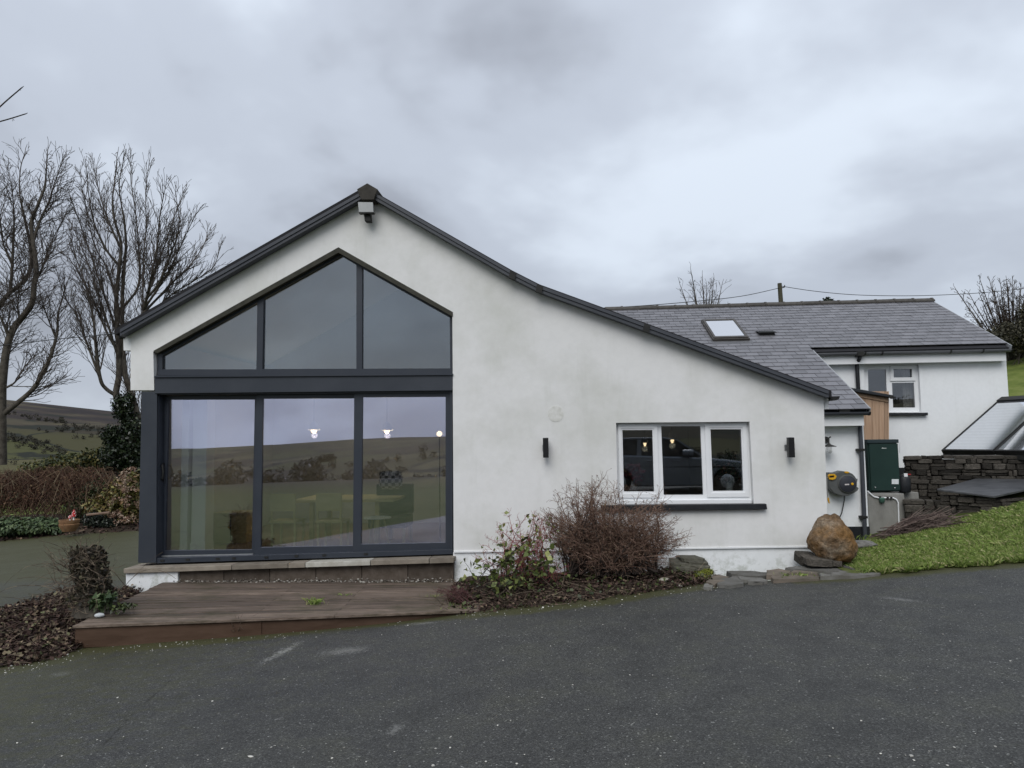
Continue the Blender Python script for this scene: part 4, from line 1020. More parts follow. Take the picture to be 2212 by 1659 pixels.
# rubble and grit in the gap between the deck and the sill
rg2 = np.random.default_rng(8)
def rock_mesh(name, sub=1, seed=0, amp=0.3, flat=1.0):
    bm = bmesh.new(); bmesh.ops.create_icosphere(bm, subdivisions=sub, radius=0.5)
    for v in bm.verts:
        n_ = noise.fractal(v.co * 2.3 + Vector((seed * 7.1, seed, 0)), 1.0, 2.0, 3); v.co *= 1 + amp * n_; v.co.z *= flat
    me_ = bpy.data.meshes.new(name); bm.to_mesh(me_); bm.free(); return me_
def scatter_rocks(name, pts, sizes, rng, flat=0.6):
    bm = bmesh.new(); bmesh.ops.create_icosphere(bm, subdivisions=1, radius=0.5); bm.verts.ensure_lookup_table()
    B = np.array([v.co[:] for v in bm.verts]); Fq = np.array([[v.index for v in f.verts] for f in bm.faces]); bm.free()
    k = len(pts); Vv = np.repeat(B[None], k, 0) * rng.uniform(0.7, 1.3, (k, len(B), 1))
    a = rng.uniform(0, 6.283, k); c_, s_ = np.cos(a)[:, None], np.sin(a)[:, None]
    sx = rng.uniform(0.7, 1.5, k)[:, None]
    X = Vv[..., 0] * sx; Y = Vv[..., 1]; Z = Vv[..., 2] * flat
    O = np.stack([X * c_ - Y * s_, X * s_ + Y * c_, Z], -1) * np.asarray(sizes)[:, None, None] + np.asarray(pts)[:, None, :]
    return fast_mesh(name, O.reshape(-1, 3), (Fq[None] + (np.arange(k) * len(B))[:, None, None]).reshape(-1, 3))
M_grit = leafmat('grit', [(0, (0.06, 0.05, 0.04)), (0.4, (0.16, 0.14, 0.12)), (0.7, (0.22, 0.20, 0.17)), (1, (0.42, 0.40, 0.36))], rough=0.9, spec=0.15)
k = 900; gxx = rg2.uniform(at(385, 1250, Y0).x, at(985, 1240, Y0).x, k); gyy = y_back + rg2.uniform(-0.05, 0.12, k) ; gzz = np.full(k, zd + 0.0) + rg2.uniform(-0.01, 0.012, k) + 0.05 * sst(0.03, 0.11, gyy - y_back)
tag(put('grit_strip', scatter_rocks('grit_strip', np.stack([gxx, gyy, gzz], -1), rg2.uniform(0.01, 0.045, k) * rg2.uniform(0.5, 1, k), rg2), M_grit), 'broken grit and stones along the back edge of the deck', 'grit', kind='stuff')
# chips lying on the drive
M_chip = leafmat('chips', [(0, (0.20, 0.19, 0.17)), (0.5, (0.40, 0.39, 0.36)), (1, (0.70, 0.68, 0.62))], rough=0.9, spec=0.15)
pts = []; szs = []
for i in range(420):
    u, v = rg2.uniform(0, 2212), rg2.uniform(1250, 1659); 
    j = rg2.integers(0, len(bedline) - 1)
    if i < 300:
        t_ = rg2.random(); p = bedline[j].lerp(bedline[j + 1], t_); p = Vector((p.x + rg2.normal(0, 0.08), p.y - abs(rg2.normal(0, 0.22)), 0))
    else:
        if v < 1420 - u * 0.06: v = 1659 - (v - 1250) * 0.4
        p = atg(u, v)
    pts.append((p.x, p.y, h1(p.x, p.y) + 0.003)); szs.append(rg2.uniform(0.006, 0.016) * (1.8 if rg2.random() < 0.06 else 1))
tag(put('stone_chips', scatter_rocks('stone_chips', np.array(pts), szs, rg2, 0.5), M_chip), 'pale stone chips scattered over the tarmac', 'gravel', kind='stuff')

# ================================================================== things on the front wall
def wall_light(u0, u1, v0, v1, label):
    a, b = at(u0, v0, Y0 - 0.10), at(u1, v1, Y0 - 0.10)
    e_ = empty('wall_light', ((a.x + b.x) / 2, Y0, (a.z + b.z) / 2), label, 'wall light', 'black up and down wall lights')
    w = (b.x - a.x) * 0.82; cx = (a.x + b.x) / 2
    mb = MB().slab([[Vector((cx - w / 2, Y0 - 0.15, a.z)), Vector((cx + w / 2, Y0 - 0.15, a.z)), Vector((cx + w / 2, Y0 - 0.15, b.z)), Vector((cx - w / 2, Y0 - 0.15, b.z))],
                    ], (0, 0.085, 0)); mb.build('housing', mat('black_metal', (0.008, 0.008, 0.009), (0.012, 0.012, 0.013), rough=0.45), e_, 0.004)
    zc = (a.z + b.z) / 2
    MB().box(cx - 0.022, cx + 0.022, Y0 - 0.068, Y0 - 0.012, zc - 0.03, zc + 0.03).build('bracket', M_dark, e_)
    MB().box(cx - 0.05, cx + 0.028, Y0 - 0.014, Y0 + 0.004, zc - 0.036, zc + 0.036).build('back_plate', M_metal, e_)
    MB().lathe((cx, Y0 - 0.108, a.z), [(0.034, 0.001), (0.034, 0.003)], 16).build('lens', M_glassW, e_)
    return e_
wall_light(1171.4, 1186.6, 946, 988.5, 'black up and down wall light on cream wall left of the casement window')
wall_light(1698.9, 1716.6, 945, 988, 'black up and down wall light between the casement window and wall corner')

c_ = at(789, 448, Y0 - 0.1)
fle = empty('floodlight', (c_.x, Y0, c_.z), 'grey floodlight with black sensor fixed under the gable peak', 'floodlight')
qz = zoomed(1300, 700, 1000 / 2212)
MB().slab([pl([qz(290, 238), qz(423, 240), qz(428, 328), qz(299, 328)], Y0 - 0.20)], (0, 0.03, -0.02)).build('lamp_panel', mat('flood_lens', (0.36, 0.37, 0.37), (0.42, 0.43, 0.43), rough=0.3), fle, 0.005)
MB().slab([pl([qz(299, 327), qz(429, 327), qz(429, 338), qz(299, 338)], Y0 - 0.205)], (0, 0.07, 0)).build('rim', M_dark, fle)
MB().slab([pl([qz(340, 338), qz(400, 338), qz(407, 412), qz(352, 412)], Y0 - 0.15)], (0, 0.09, 0)).build('sensor', M_dark, fle, 0.012)
MB().tube([at(*qz(365, 300), Y0 - 0.17), at(*qz(365, 300), Y0 + 0.0)], 0.025, 10).build('arm', M_dark, fle, smooth=True)

# ================================================================== on and by the low wing
def swan_lamp():
    p = at(*zA(262, 392), YLW)
    e_ = empty('swan_neck_lamp', (p.x, YLW, p.z), 'small dark swan neck lantern on the white wall above the hose reel', 'wall lamp')
    mt = mat('lamp_grey', (0.030, 0.030, 0.028), (0.045, 0.045, 0.042), rough=0.5)
    MB().lathe(p, [(0.055, -0.03), (0.06, -0.012), (0.06, 0.002)], 18, 'Y').build('wall_rose', mt, e_)
    s_ = at(*zA(295, 452), YLW - 0.2)
    a = p + Vector((0, -0.03, 0))
    MB().tube([a, a + Vector((0.04, -0.09, 0.05)), Vector((s_.x - 0.01, s_.y, p.z + 0.03)), Vector((s_.x, s_.y, s_.z + 0.06)), Vector((s_.x, s_.y, s_.z + 0.02))], 0.012, 8).build('neck', mt, e_, smooth=True)
    MB().lathe(s_, [(0.02, 0.045), (0.035, 0.025), (0.115, -0.005), (0.12, -0.014), (0.105, -0.012), (0.03, 0.0)], 22).build('shade', mt, e_, smooth=True)
    MB().lathe(s_, [(0.04, -0.008), (0.045, -0.03), (0.045, -0.10), (0.03, -0.125), (0.008, -0.13)], 16).build('glass_jar', glassmat('jar_glass', 0.12, (1, 1, 1), (0.9, 0.9, 0.9)), e_, smooth=True)
swan_lamp()
def hose_reel():
    q = zoomed(3300, 1780, 350 / 2212)
    Y = YLW - 0.20
    c = at(*q(470, 960), Y); e_ = empty('hose_reel', (c.x, YLW, c.z), 'grey and yellow wall mounted garden hose reel on the white wall', 'hose reel')
    mg = mat('reel_grey', (0.085, 0.090, 0.088), (0.105, 0.110, 0.108), rough=0.5); my = mat('reel_yellow', (0.62, 0.33, 0.012), (0.68, 0.38, 0.02), rough=0.45); md = mat('reel_dark', (0.030, 0.032, 0.042), (0.038, 0.040, 0.050), rough=0.5)
    ol = [(95, 730), (90, 700), (280, 700), (420, 655), (600, 680), (700, 730), (760, 790), (800, 860), (835, 850), (815, 960), (805, 1060), (860, 1085), (830, 1150), (740, 1215), (600, 1280), (430, 1290), (250, 1230), (130, 1110), (90, 960), (85, 830)]
    MB().slab([pl([q(*p) for p in ol], Y)], (0, 0.19, 0)).build('housing', mg, e_, 0.025)
    cd = at(*q(560, 985), Y); cr = (at(*q(770, 985), Y) - cd).length
    MB().lathe(cd, [(cr * 1.14, 0.004), (cr * 1.14, -0.012), (cr * 1.04, -0.026), (cr, -0.02)], 40, 'Y').build('rim', mg, e_, smooth=True)
    MB().lathe(cd, [(cr, -0.012), (cr, -0.026), (cr * 0.9, -0.034)], 40, 'Y').build('drum_cover', md, e_, smooth=True)
    k_ = at(*q(690, 985), Y - 0.035); MB().lathe(k_, [(0.022, 0.004), (0.022, -0.008), (0.016, -0.012)], 10, 'Y').build('button', my, e_)
    MB().slab([pl([q(500, 985), q(610, 980), q(612, 1010), q(502, 1017)], Y - 0.036)], (0, 0.003, 0)).build('name_plate', mat('plate_pale', (0.55, 0.50, 0.50), (0.66, 0.62, 0.62), scale=60), e_)
    go = [(85, 775), (120, 735), (250, 735), (298, 790), (270, 860), (190, 888), (110, 870)]
    gi = [(110, 785), (230, 770), (235, 825), (120, 830)]
    MB().slab([pl([q(*p) for p in go], Y - 0.03), pl([q(*p) for p in gi], Y - 0.03)], (0, 0.05, 0)).build('hose_guide', my, e_, 0.006)
    MB().slab([pl([q(490, 672), q(590, 668), q(625, 695), q(590, 718), q(505, 712)], Y - 0.012)], (0, 0.1, 0)).build('handle', my, e_, 0.01)
    MB().slab([pl([q(*p) for p in gi], Y - 0.004)], (0, 0.01, 0)).build('guide_slot', M_dark, e_)
    hp = [q(490, 1285), q(485, 1400), q(455, 1560), zA(420, 1110), zA(388, 1180), zA(375, 1220)]
    MB().tube([at(*p, Y + 0.12) for p in hp], 0.010, 8).build('hose', mat('hose_grey', (0.05, 0.05, 0.052), rough=0.5), e_, smooth=True)
    lead = [q(60, 800), q(45, 850), q(48, 1000), q(60, 1240), q(75, 1330)]
    MB().tube([at(*p, Y + 0.02) for p in lead], 0.008, 8).build('hose_end', mat('hose_pale', (0.30, 0.30, 0.29), rough=0.5), e_, smooth=True)
    MB().tube([at(*q(75, 1330), Y + 0.02), at(*q(85, 1390), Y + 0.02), at(*q(108, 1470), Y + 0.02)], [0.012, 0.017, 0.012], 8).build('nozzle', my, e_, smooth=True)
hose_reel()

# oil boiler on its concrete base
YB = YLW + 0.62
bx0, bx1 = at(*zA(697, 650), YB).x, at(*zA(984, 650), YB).x
bzt, bzb = at(*zA(840, 388), YB).z, at(*zA(840, 906), YB).z
M_green = mat('boiler_green', (0.010, 0.030, 0.025), (0.013, 0.036, 0.030), rough=0.5, scale=3, spec=0.35)
BO = empty('outdoor_boiler', ((bx0 + bx1) / 2, YB + 0.3, bzb), 'dark green metal outdoor boiler cabinet standing on a concrete base', 'boiler')
bw = bx1 - bx0
MB().box(bx0 - 0.015, bx1 - 0.004, YB + 0.03, YB + 0.62, bzb + 0.01, bzt - 0.02).build('cabinet', M_green, BO, 0.006)
MB().box(bx0 + 0.005, bx1, YB, YB + 0.029, bzb + 0.03, bzt - 0.075).build('front_panel', M_green, BO, 0.006)
MB().box(bx0 - 0.03, bx1 + 0.012, YB - 0.015, YB + 0.64, bzt - 0.065, bzt).build('lid', mat('boiler_lid', (0.022, 0.036, 0.040), (0.028, 0.042, 0.046), rough=0.5), BO, 0.008)
MB().slab([pl([zA(912, 778), zA(980, 778), zA(980, 828), zA(912, 826)], YB - 0.003)], (0, 0.002, 0)).build('label_plate', mat('sticker', (0.62, 0.66, 0.66), (0.70, 0.74, 0.74), rough=0.4, scale=60), BO)
q2 = zoomed(3450, 1730, 230 / 1659)
MB().slab([pl([q2(553, 462), q2(560, 445), q2(580, 432), q2(605, 445), q2(690, 445), q2(690, 462)], YB - 0.003)], (0, 0.002, 0)).build('badge', mat('badge', (0.6, 0.62, 0.60)), BO)
for q in (zA(750, 860), zA(942, 864)):
    MB().lathe(at(*q, YB - 0.002), [(0.012, 0.003), (0.012, -0.008), (0.006, -0.012)], 10, 'Y').build('screw', M_metal, BO)
MB().tube([at(*zA(990, 410), YB + 0.3), at(*zA(993, 520), YB + 0.3)], 0.012, 8).build('flue_pipe', M_upvc, BO, smooth=True)
cpx0, cpx1 = at(*zA(677, 1000), YB - 0.22).x, at(*zA(1040, 1000), YB - 0.22).x
M_conc = mat('concrete', (0.27, 0.265, 0.245), (0.19, 0.185, 0.17), rough=0.9, scale=4, bump=0.3, bscale=50, stretch=(1, 1, 0.5))
CB = empty('concrete_base', (cpx0, YB, bzb - 0.7), 'grey stained concrete base under the green boiler', 'concrete base')
MB().box(cpx0, cpx1, YB - 0.22, YW - 0.3, bzb - 1.0, bzb - 0.012).build('block', M_conc, CB, 0.012)
MB().box(cpx1 - 0.01, cpx1 + 0.42, YB + 0.15, YW - 0.3, bzb - 0.8, bzb - 0.02).build('side_slab', M_conc, CB, 0.012)
# white condensate pipe with a small green trap
cpipe = empty('condensate_pipe', (cpx0, YB - 0.25, bzb - 0.4), 'thin white plastic pipe clipped across the concrete base', 'pipe')
MB().tube([at(*zA(*p), YB - 0.24) for p in ((672, 895), (700, 920), (735, 950), (780, 961), (860, 962), (925, 963), (958, 978), (975, 1010), (979, 1100), (981, 1210))], 0.013, 10).build('tube', M_upvc, cpipe, smooth=True)
MB().lathe(at(*zA(815, 985), YB - 0.25), [(0.035, 0.05), (0.05, 0.03), (0.045, -0.03), (0.03, -0.045)], 14).build('trap', mat('trap_green', (0.06, 0.13, 0.10), rough=0.5), cpipe, smooth=True)
for q in ((795, 957), (870, 962), (905, 963)):
    p = at(*zA(*q), YB - 0.245); MB().box(p.x - 0.018, p.x + 0.018, p.y - 0.018, p.y + 0.03, p.z - 0.02, p.z + 0.02).build('clip', M_dark, cpipe)
# oil filter with a red tap between boiler and wall
of = at(*zoomed(3450, 1730, 230 / 1659)(1200, 1400), YB + 0.1)
FLT = empty('black_canister', (of.x, of.y, bzb), 'black canister with a small red tap squeezed behind the green boiler', 'canister')
MB().lathe((of.x, of.y, bzb - 0.012), [(0.09, 0.0), (0.105, 0.03), (0.105, 0.24), (0.07, 0.30), (0.03, 0.32)], 18).build('body', M_blacksill, FLT, smooth=True)
MB().box(of.x + 0.02, of.x + 0.10, of.y - 0.06, of.y - 0.03, bzb + 0.30, bzb + 0.32).build('tap', mat('red_tap', (0.35, 0.03, 0.03)), FLT)
MB().box(of.x - 0.03, of.x + 0.03, of.y - 0.085, of.y - 0.05, bzb + 0.27, bzb + 0.33).build('fitting', M_upvc, FLT)

# timber lean-to shed
YS = YB + 0.85
SH = empty('timber_shed', (at(1880, 900, YS).x, YS, 0.3), 'small new pine lean-to shed with a black sloping roof behind the boiler', 'shed')
M_pine = mat('pine', (0.42, 0.27, 0.175), (0.52, 0.36, 0.245), rough=0.7, scale=2.0, stretch=(14, 14, 0.8), objr=0.18, bump=0.15)
tops = lambda x: 1228 + (x - 805) * 0.03
xs_ = [690, 750, 806, 868, 930, 975, 1003, 1019]
for a, b in zip(xs_[:-1], xs_[1:]):
    o = MB().slab([pl([zB(a + 1.5, 1140), zB(b - 1.5, 1140), zB(b - 1.5, 1720), zB(a + 1.5, 1720)], YS)], (0, 0.02, 0)).build('board', M_pine, SH, 0.002)
MB().slab([pl([zB(690, 1148), zB(1018, 1208), zB(1018, 1238), zB(690, 1178)], YS - 0.025)], (0, 0.024, 0)).build('top_rail', M_pine, SH, 0.003)
MB().slab([pl([zB(600, 1092), zB(1045, 1172), zB(1046, 1196), zB(600, 1122)], YS - 0.12)], (0, 1.0, 0)).build('roof', mat('felt', (0.020, 0.023, 0.027), (0.030, 0.034, 0.038), rough=0.7, scale=10), SH, 0.01)
MB().tube([at(*zB(1040, 1190), YS - 0.14), at(*zB(1040, 1190), YS + 0.85)], 0.04, 10).build('gutter', M_dark, SH, smooth=True)
MB().slab([pl([zB(690, 1160), zB(1012, 1215), zB(1012, 1720), zB(690, 1720)], YS + 0.021)], (0, 0.6, 0)).build('side_cladding', M_pine, SH)

# ================================================================== dry stone walls, bunker, solar collectors
M_stone = mat('field_stone', (0.050, 0.045, 0.038), (0.140, 0.125, 0.106), rough=0.9, scale=9, bump=0.9, bscale=26, objr=0.62, spec=0.2)
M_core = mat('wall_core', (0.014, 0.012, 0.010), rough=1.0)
def stone_variant(i):
    bm = bmesh.new(); bmesh.ops.create_cube(bm, size=1.0)
    bmesh.ops.bevel(bm, geom=bm.edges[:], offset=0.10, segments=1, affect='EDGES')
    for v in bm.verts:
        n_ = noise.noise_vector(v.co * 1.9 + Vector((i * 5.3, i, 2))); v.co += Vector((n_.x * 0.10, n_.y * 0.10, n_.z * 0.11))
    me_ = bpy.data.meshes.new('stone'); bm.to_mesh(me_); bm.free(); me_.materials.append(M_stone); return me_
SV = [stone_variant(i) for i in range(12)]
def stone_wall(name, A, B, top, bot, depth, label, rs, hmin=0.04, hmax=0.135, parent=None, cap=True, tl=None):
    """a wall from A to B (plan), courses from bot to top"""
    A, B = Vector((A.x, A.y, 0)), Vector((B.x, B.y, 0)); L_ = (B - A).length; d = (B - A).normalized(); nn = Vector((d.y, -d.x, 0)); ang = math.atan2(d.y, d.x)
    e_ = parent or empty(name, (A.x, A.y, bot), label, 'wall')
    cen = (A + B) / 2 - nn * (depth / 2)
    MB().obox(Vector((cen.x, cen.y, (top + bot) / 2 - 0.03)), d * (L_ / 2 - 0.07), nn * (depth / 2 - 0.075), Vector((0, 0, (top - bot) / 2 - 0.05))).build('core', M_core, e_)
    z = bot
    while z < top - 0.02:
        ch = min(rs.uniform(hmin, hmax), top - z); x = -rs.uniform(0, 0.06)
        while x < L_:
            w = rs.choice((0.08, 0.12, 0.16, 0.22, 0.30, 0.38)) * rs.uniform(0.8, 1.2) * (1.2 if ch < 0.07 else 0.9)
            if x + w > L_ - 0.06: w = L_ - x + rs.uniform(-0.02, 0.04)
            two = ch > 0.10 and rs.random() < 0.3
            for zz, hh_ in (((z, ch * 0.48), (z + ch * 0.5, ch * 0.48)) if two else ((z, ch),)):
                me_ = rs.choice(SV); o = bpy.data.objects.new('stone', me_); COL.objects.link(o); o.parent = e_
                c = A + d * (x + w / 2) - nn * (0.10 + rs.uniform(-0.02, 0.025)); o.location = Vector((c.x, c.y, zz + hh_ / 2 + rs.uniform(-0.008, 0.008))) - worldloc(e_)
                o.scale = (w * 0.96, 0.24, hh_ * 0.95); o.rotation_euler = (rs.uniform(-0.03, 0.03) + rs.choice((0, math.pi)), rs.uniform(-0.03, 0.03), ang + rs.uniform(-0.03, 0.03))
            x += w
        z += ch
    return e_
rs = random.Random(21)
YU = YB + 0.42
A = at(1957, 1000, YU); B = at(2300, 1000, YU - 0.75)
zt_ = at(1990, 984, YU).z
stone_wall('dry_stone_wall', A, B, zt_, at(1990, 1078, YU).z, 0.45, 'dark dry stone wall under the solar collectors', rs)
# a cap of flat stones
A2 = at(1955, 1078, YB - 0.35); B2 = at(2040, 1078, YB - 0.55)
stone_wall('low_stone_wall', A2, B2, at(1990, 1079, YB - 0.4).z, at(1990, 1150, YB - 0.4).z, 0.4, 'short low stone wall between the concrete base and the slate topped bunker', rs)
# bunker: stone front with a slate lid
ycor = YB - 1.05
C0 = at(2030, 1070, YB - 0.55); C1 = at(2146, 1082, ycor); C2 = at(2300, 1060, ycor - 0.25 + 0.9)
BK = empty('slate_topped_bunker', (C1.x, C1.y, C1.z - 0.4), 'square stone bunker with a dark sloping slate lid on the lawn edge', 'bunker')
stone_wall('x', C0, C1, at(2100, 1073, ycor + 0.2).z, at(2100, 1140, ycor + 0.2).z, 0.35, None, rs, parent=BK)
stone_wall('x', C1 + Vector((0.02, 0, 0)), C2, at(2150, 1079, ycor).z, at(2150, 1140, ycor).z, 0.35, None, rs, parent=BK)
zlid = at(2148, 1077, ycor - 0.08).z
lid = [at(2024, 1060.5, YB - 0.62), at(2148, 1076, ycor - 0.1), at(2330, 1036, ycor + 0.8), at(2141, 1029, YB + 0.35)]
MB().slab([lid], (0, 0, 0.035)).build('lid', mat('slab_slate', (0.045, 0.047, 0.051), (0.085, 0.088, 0.092), rough=0.42, scale=3, stretch=(1, 4, 1), spec=0.5), BK, 0.006)
# solar collectors, leaning, turned to the left
k_ = 1.06
s0 = at(2036, 979, YU + 0.75)
e1 = Vector((0.34, -0.94, 0)).normalized()
e1 = Vector((0.42, -0.907, 0)).normalized()
f2 = Vector((-e1.y, e1.x, 0))
tgt = at(2167, 870, 15.0)
# slope direction chosen so that the upper left corner lies on the line of sight to it
best = None
for Lh in np.linspace(0.6, 3.5, 300):
    p = s0 + f2 * Lh; u_, v_ = proj(p)
    if best is None or abs(u_ - 2167) < best[0]: best = (abs(u_ - 2167), Lh)
Lh = best[1]; ptop = s0 + f2 * Lh; dd = ray(2167, 870); ztop = CAM.z + dd.z * (ptop.y / dd.y)
e2 = Vector((f2.x * Lh, f2.y * Lh, ztop - s0.z)); n2_ = e1.cross(e2).normalized()
if n2_.z < 0: n2_ = -n2_
W_ = 1.05
M_panel = bpy.data.materials.new('collector_glass'); t, b = nodes(M_panel)
tc = N(t, 'ShaderNodeTexCoord'); mp = N(t, 'ShaderNodeMapping', vector_type='TEXTURE'); t.links.new(tc.outputs['Object'], mp.inputs[0])
sp = N(t, 'ShaderNodeSeparateXYZ'); t.links.new(tc.outputs['Object'], sp.inputs[0])
wv_ = N(t, 'ShaderNodeMath', operation='MULTIPLY', i_1=110.0); t.links.new(sp.outputs[2], wv_.inputs[0]); sn = N(t, 'ShaderNodeMath', operation='SINE'); t.links.new(wv_.outputs[0], sn.inputs[0])
b.inputs['Metallic'].default_value = 0.85; rr = ramp(t, [(0.5, (0.74, 0.77, 0.82)), (0.95, (0.64, 0.67, 0.72))], sn.outputs[0]); t.links.new(rr.outputs[0], b.inputs['Base Color'])
b.inputs['Roughness'].default_value = 0.05; b.inputs['Specular IOR Level'].default_value = 1.0; b.inputs['IOR'].default_value = 2.6; b.inputs['Coat IOR'].default_value = 2.2; b.inputs['Coat Weight'].default_value = 1.0; b.inputs['Coat Roughness'].default_value = 0.02
for i, lab in ((0, 'dark glazed solar collector, the left one, leaning above the dry stone wall'), (1, 'dark glazed solar collector, the right one, cut by the picture edge')):
    o0 = s0 + e1 * (W_ * i + 0.0) - n2_ * 0.02
    e_ = empty('solar_collector', o0, lab, 'solar panel', 'solar collectors above the stone wall')
    q = [o0, o0 + e1 * (W_ - 0.02), o0 + e1 * (W_ - 0.02) + e2, o0 + e2]; cen = sum(q, Vector()) / 4
    inn = [p + (cen - p) * 0.045 for p in q]
    MB().slab([q, inn], n2_ * 0.09).build('frame', M_dark, e_, 0.004)
    MB().slab([inn], n2_ * 0.075).build('glass', M_panel, e_)
    MB().slab([[q[3] + e2 * -0.03 + n2_ * 0.09, q[2] + e2 * -0.03 + n2_ * 0.09, q[2] + e2 * 0.06 + n2_ * 0.075, q[3] + e2 * 0.06 + n2_ * 0.075]], n2_ * 0.02).build('top_cover', M_dark, e_)
    MB().slab([[q[0], q[1], q[1] - Vector((0, 0, 0.08)), q[0] - Vector((0, 0, 0.08))]], f2 * 0.06).build('base_rail', M_dark, e_)
    for a_, b_ in ((q[3], q[2]),):
        for p in (a_ * 0.9 + b_ * 0.1, a_ * 0.1 + b_ * 0.9):
            MB().box(p.x - 0.02, p.x + 0.02, p.y - 0.02, p.y + 0.02, 0.5, p.z).build('leg', M_metal, e_)

# ================================================================== boulder, slabs, edging
def boulder():
    Yb = Y0 - 0.42
    c = at(1797, 1163, Yb); w = (at(1850, 1163, Yb) - at(1747, 1163, Yb)).length; h = at(1797, 1113, Yb).z - at(1797, 1210, Yb).z
    bm = bmesh.new(); bmesh.ops.create_icosphere(bm, subdivisions=5, radius=0.5)
    for v in bm.verts:
        d = v.co.normalized(); n_ = noise.fractal(d * 1.6 + Vector((3.1, 0.4, 1)), 1.0, 2.1, 5); n3 = noise.fractal(d * 7 + Vector((9, 2, 4)), 0.9, 2.0, 5)
        fc = noise.voronoi(d * 2.6 + Vector((1.3, 4, 2)))[0]; r = 0.5 * (1 + 0.11 * n_ + 0.035 * n3 + 0.09 * (fc[1] - fc[0] - 0.25))
        # a leaning egg: narrower crown, flank cut away to the right
        z = d.z; sx = 1.0 - 0.26 * max(z, 0) ** 1.3 + 0.05 * max(-z, 0); off = -0.05 + 0.04 * max(z, 0)
        p = Vector((d.x * r * sx + off * 0.6, d.y * r * 0.85, d.z * r))
        if p.x > 0.12: p.z -= (p.x - 0.12) * 0.55
        if p.z < -0.40: p.x *= 0.9
        v.co = Vector((c.x + p.x * w * 1.0 + 0.02, c.y + p.y * w, c.z + p.z * h * 1.04))
    me_ = bpy.data.meshes.new('boulder'); bm.to_mesh(me_); bm.free(); me_.polygons.foreach_set('use_smooth', np.ones(len(me_.polygons), bool))
    m = bpy.data.materials.new('boulder'); t, b = nodes(m); L = t.links.new
    tc = N(t, 'ShaderNodeTexCoord'); n1 = N(t, 'ShaderNodeTexNoise', i_Scale=3.6, i_Detail=8.0, i_Roughness=0.62); L(tc.outputs['Object'], n1.inputs['Vector'])
    n2 = N(t, 'ShaderNodeTexNoise', i_Scale=22.0, i_Detail=6.0, i_Roughness=0.7); L(tc.outputs['Object'], n2.inputs['Vector'])
    r = ramp(t, [(0.30, (0.085, 0.052, 0.030)), (0.44, (0.205, 0.128, 0.068)), (0.55, (0.270, 0.195, 0.128)), (0.66, (0.420, 0.345, 0.255))], n1.outputs[0])
    n4 = N(t, 'ShaderNodeTexNoise', i_Scale=2.2, i_Detail=4.0); mp = N(t, 'ShaderNodeMapping'); mp.inputs['Location'].default_value = (4, 1, 2); L(tc.outputs['Object'], mp.inputs[0]); L(mp.outputs[0], n4.inputs['Vector'])
    oc = ramp(t, [(0.50, grey(0)), (0.66, grey(0.75))], n4.outputs[0]); col = mixc(t, oc.outputs[0], r.outputs[0], (0.32, 0.165, 0.045))
    r2 = ramp(t, [(0.35, grey(0.5)), (0.65, grey(1.1))], n2.outputs[0]); col = mixc(t, 1.0, col, r2.outputs[0], 'MULTIPLY')
    L(col, b.inputs['Base Color']); b.inputs['Roughness'].default_value = 0.8; b.inputs['Specular IOR Level'].default_value = 0.25
    bp = N(t, 'ShaderNodeBump', i_Strength=1.0, i_Distance=0.045); L(n2.outputs[0], bp.inputs['Height']); L(bp.outputs[0], b.inputs['Normal'])
    o = put('boulder', me_, m); tag(o, 'large rounded brown and ochre boulder by the right corner of the wall', 'boulder')
boulder()
def slab_stone(name, poly, z, th, mt, label, group, rs, tilt=0.0, parent=None):
    """irregular flat stone from a plan outline"""
    bm = bmesh.new(); P = []
    n = len(poly)
    for i in range(n):
        a, b = Vector(poly[i]), Vector(poly[(i + 1) % n])
        for t_ in (0, 0.33, 0.66):
            p = a.lerp(b, t_); P.append((p.x + rs.uniform(-0.015, 0.015), p.y + rs.uniform(-0.012, 0.012)))
    vb = [bm.verts.new((x, y, z - th)) for x, y in P]; cx = sum(p[0] for p in P) / len(P); cyy = sum(p[1] for p in P) / len(P)
    vt = [bm.verts.new((x + (cx - x) * 0.03, y + (cyy - y) * 0.05, z + rs.uniform(-0.006, 0.006) + tilt * (x - cx))) for x, y in P]
    bm.faces.new(vt); bm.faces.new(vb[::-1])
    for i in range(len(P)):
        j = (i + 1) % len(P); bm.faces.new((vb[i], vb[j], vt[j], vt[i]))
    bmesh.ops.triangulate(bm, faces=[f for f in bm.faces if len(f.verts) > 4]); bmesh.ops.recalc_face_normals(bm, faces=bm.faces)
    me_ = bpy.data.meshes.new(name); bm.to_mesh(me_); bm.free()
    o = put(name, me_, mt, parent)
    if label: tag(o, label, 'paving stone', group)
    return o
M_flag = mat('flagstone', (0.215, 0.210, 0.195), (0.125, 0.118, 0.100), rough=0.85, scale=4.5, bump=0.6, bscale=18, objr=0.3)
M_flagb = mat('flagstone_brown', (0.220, 0.180, 0.145), (0.120, 0.105, 0.080), rough=0.85, scale=5, bump=0.6, bscale=18, objr=0.25)
rs = random.Random(31)
PV = empty('stone_edging', atg(1650, 1245), 'strip of irregular slate flagstones between the white plinth and the tarmac', 'paving')
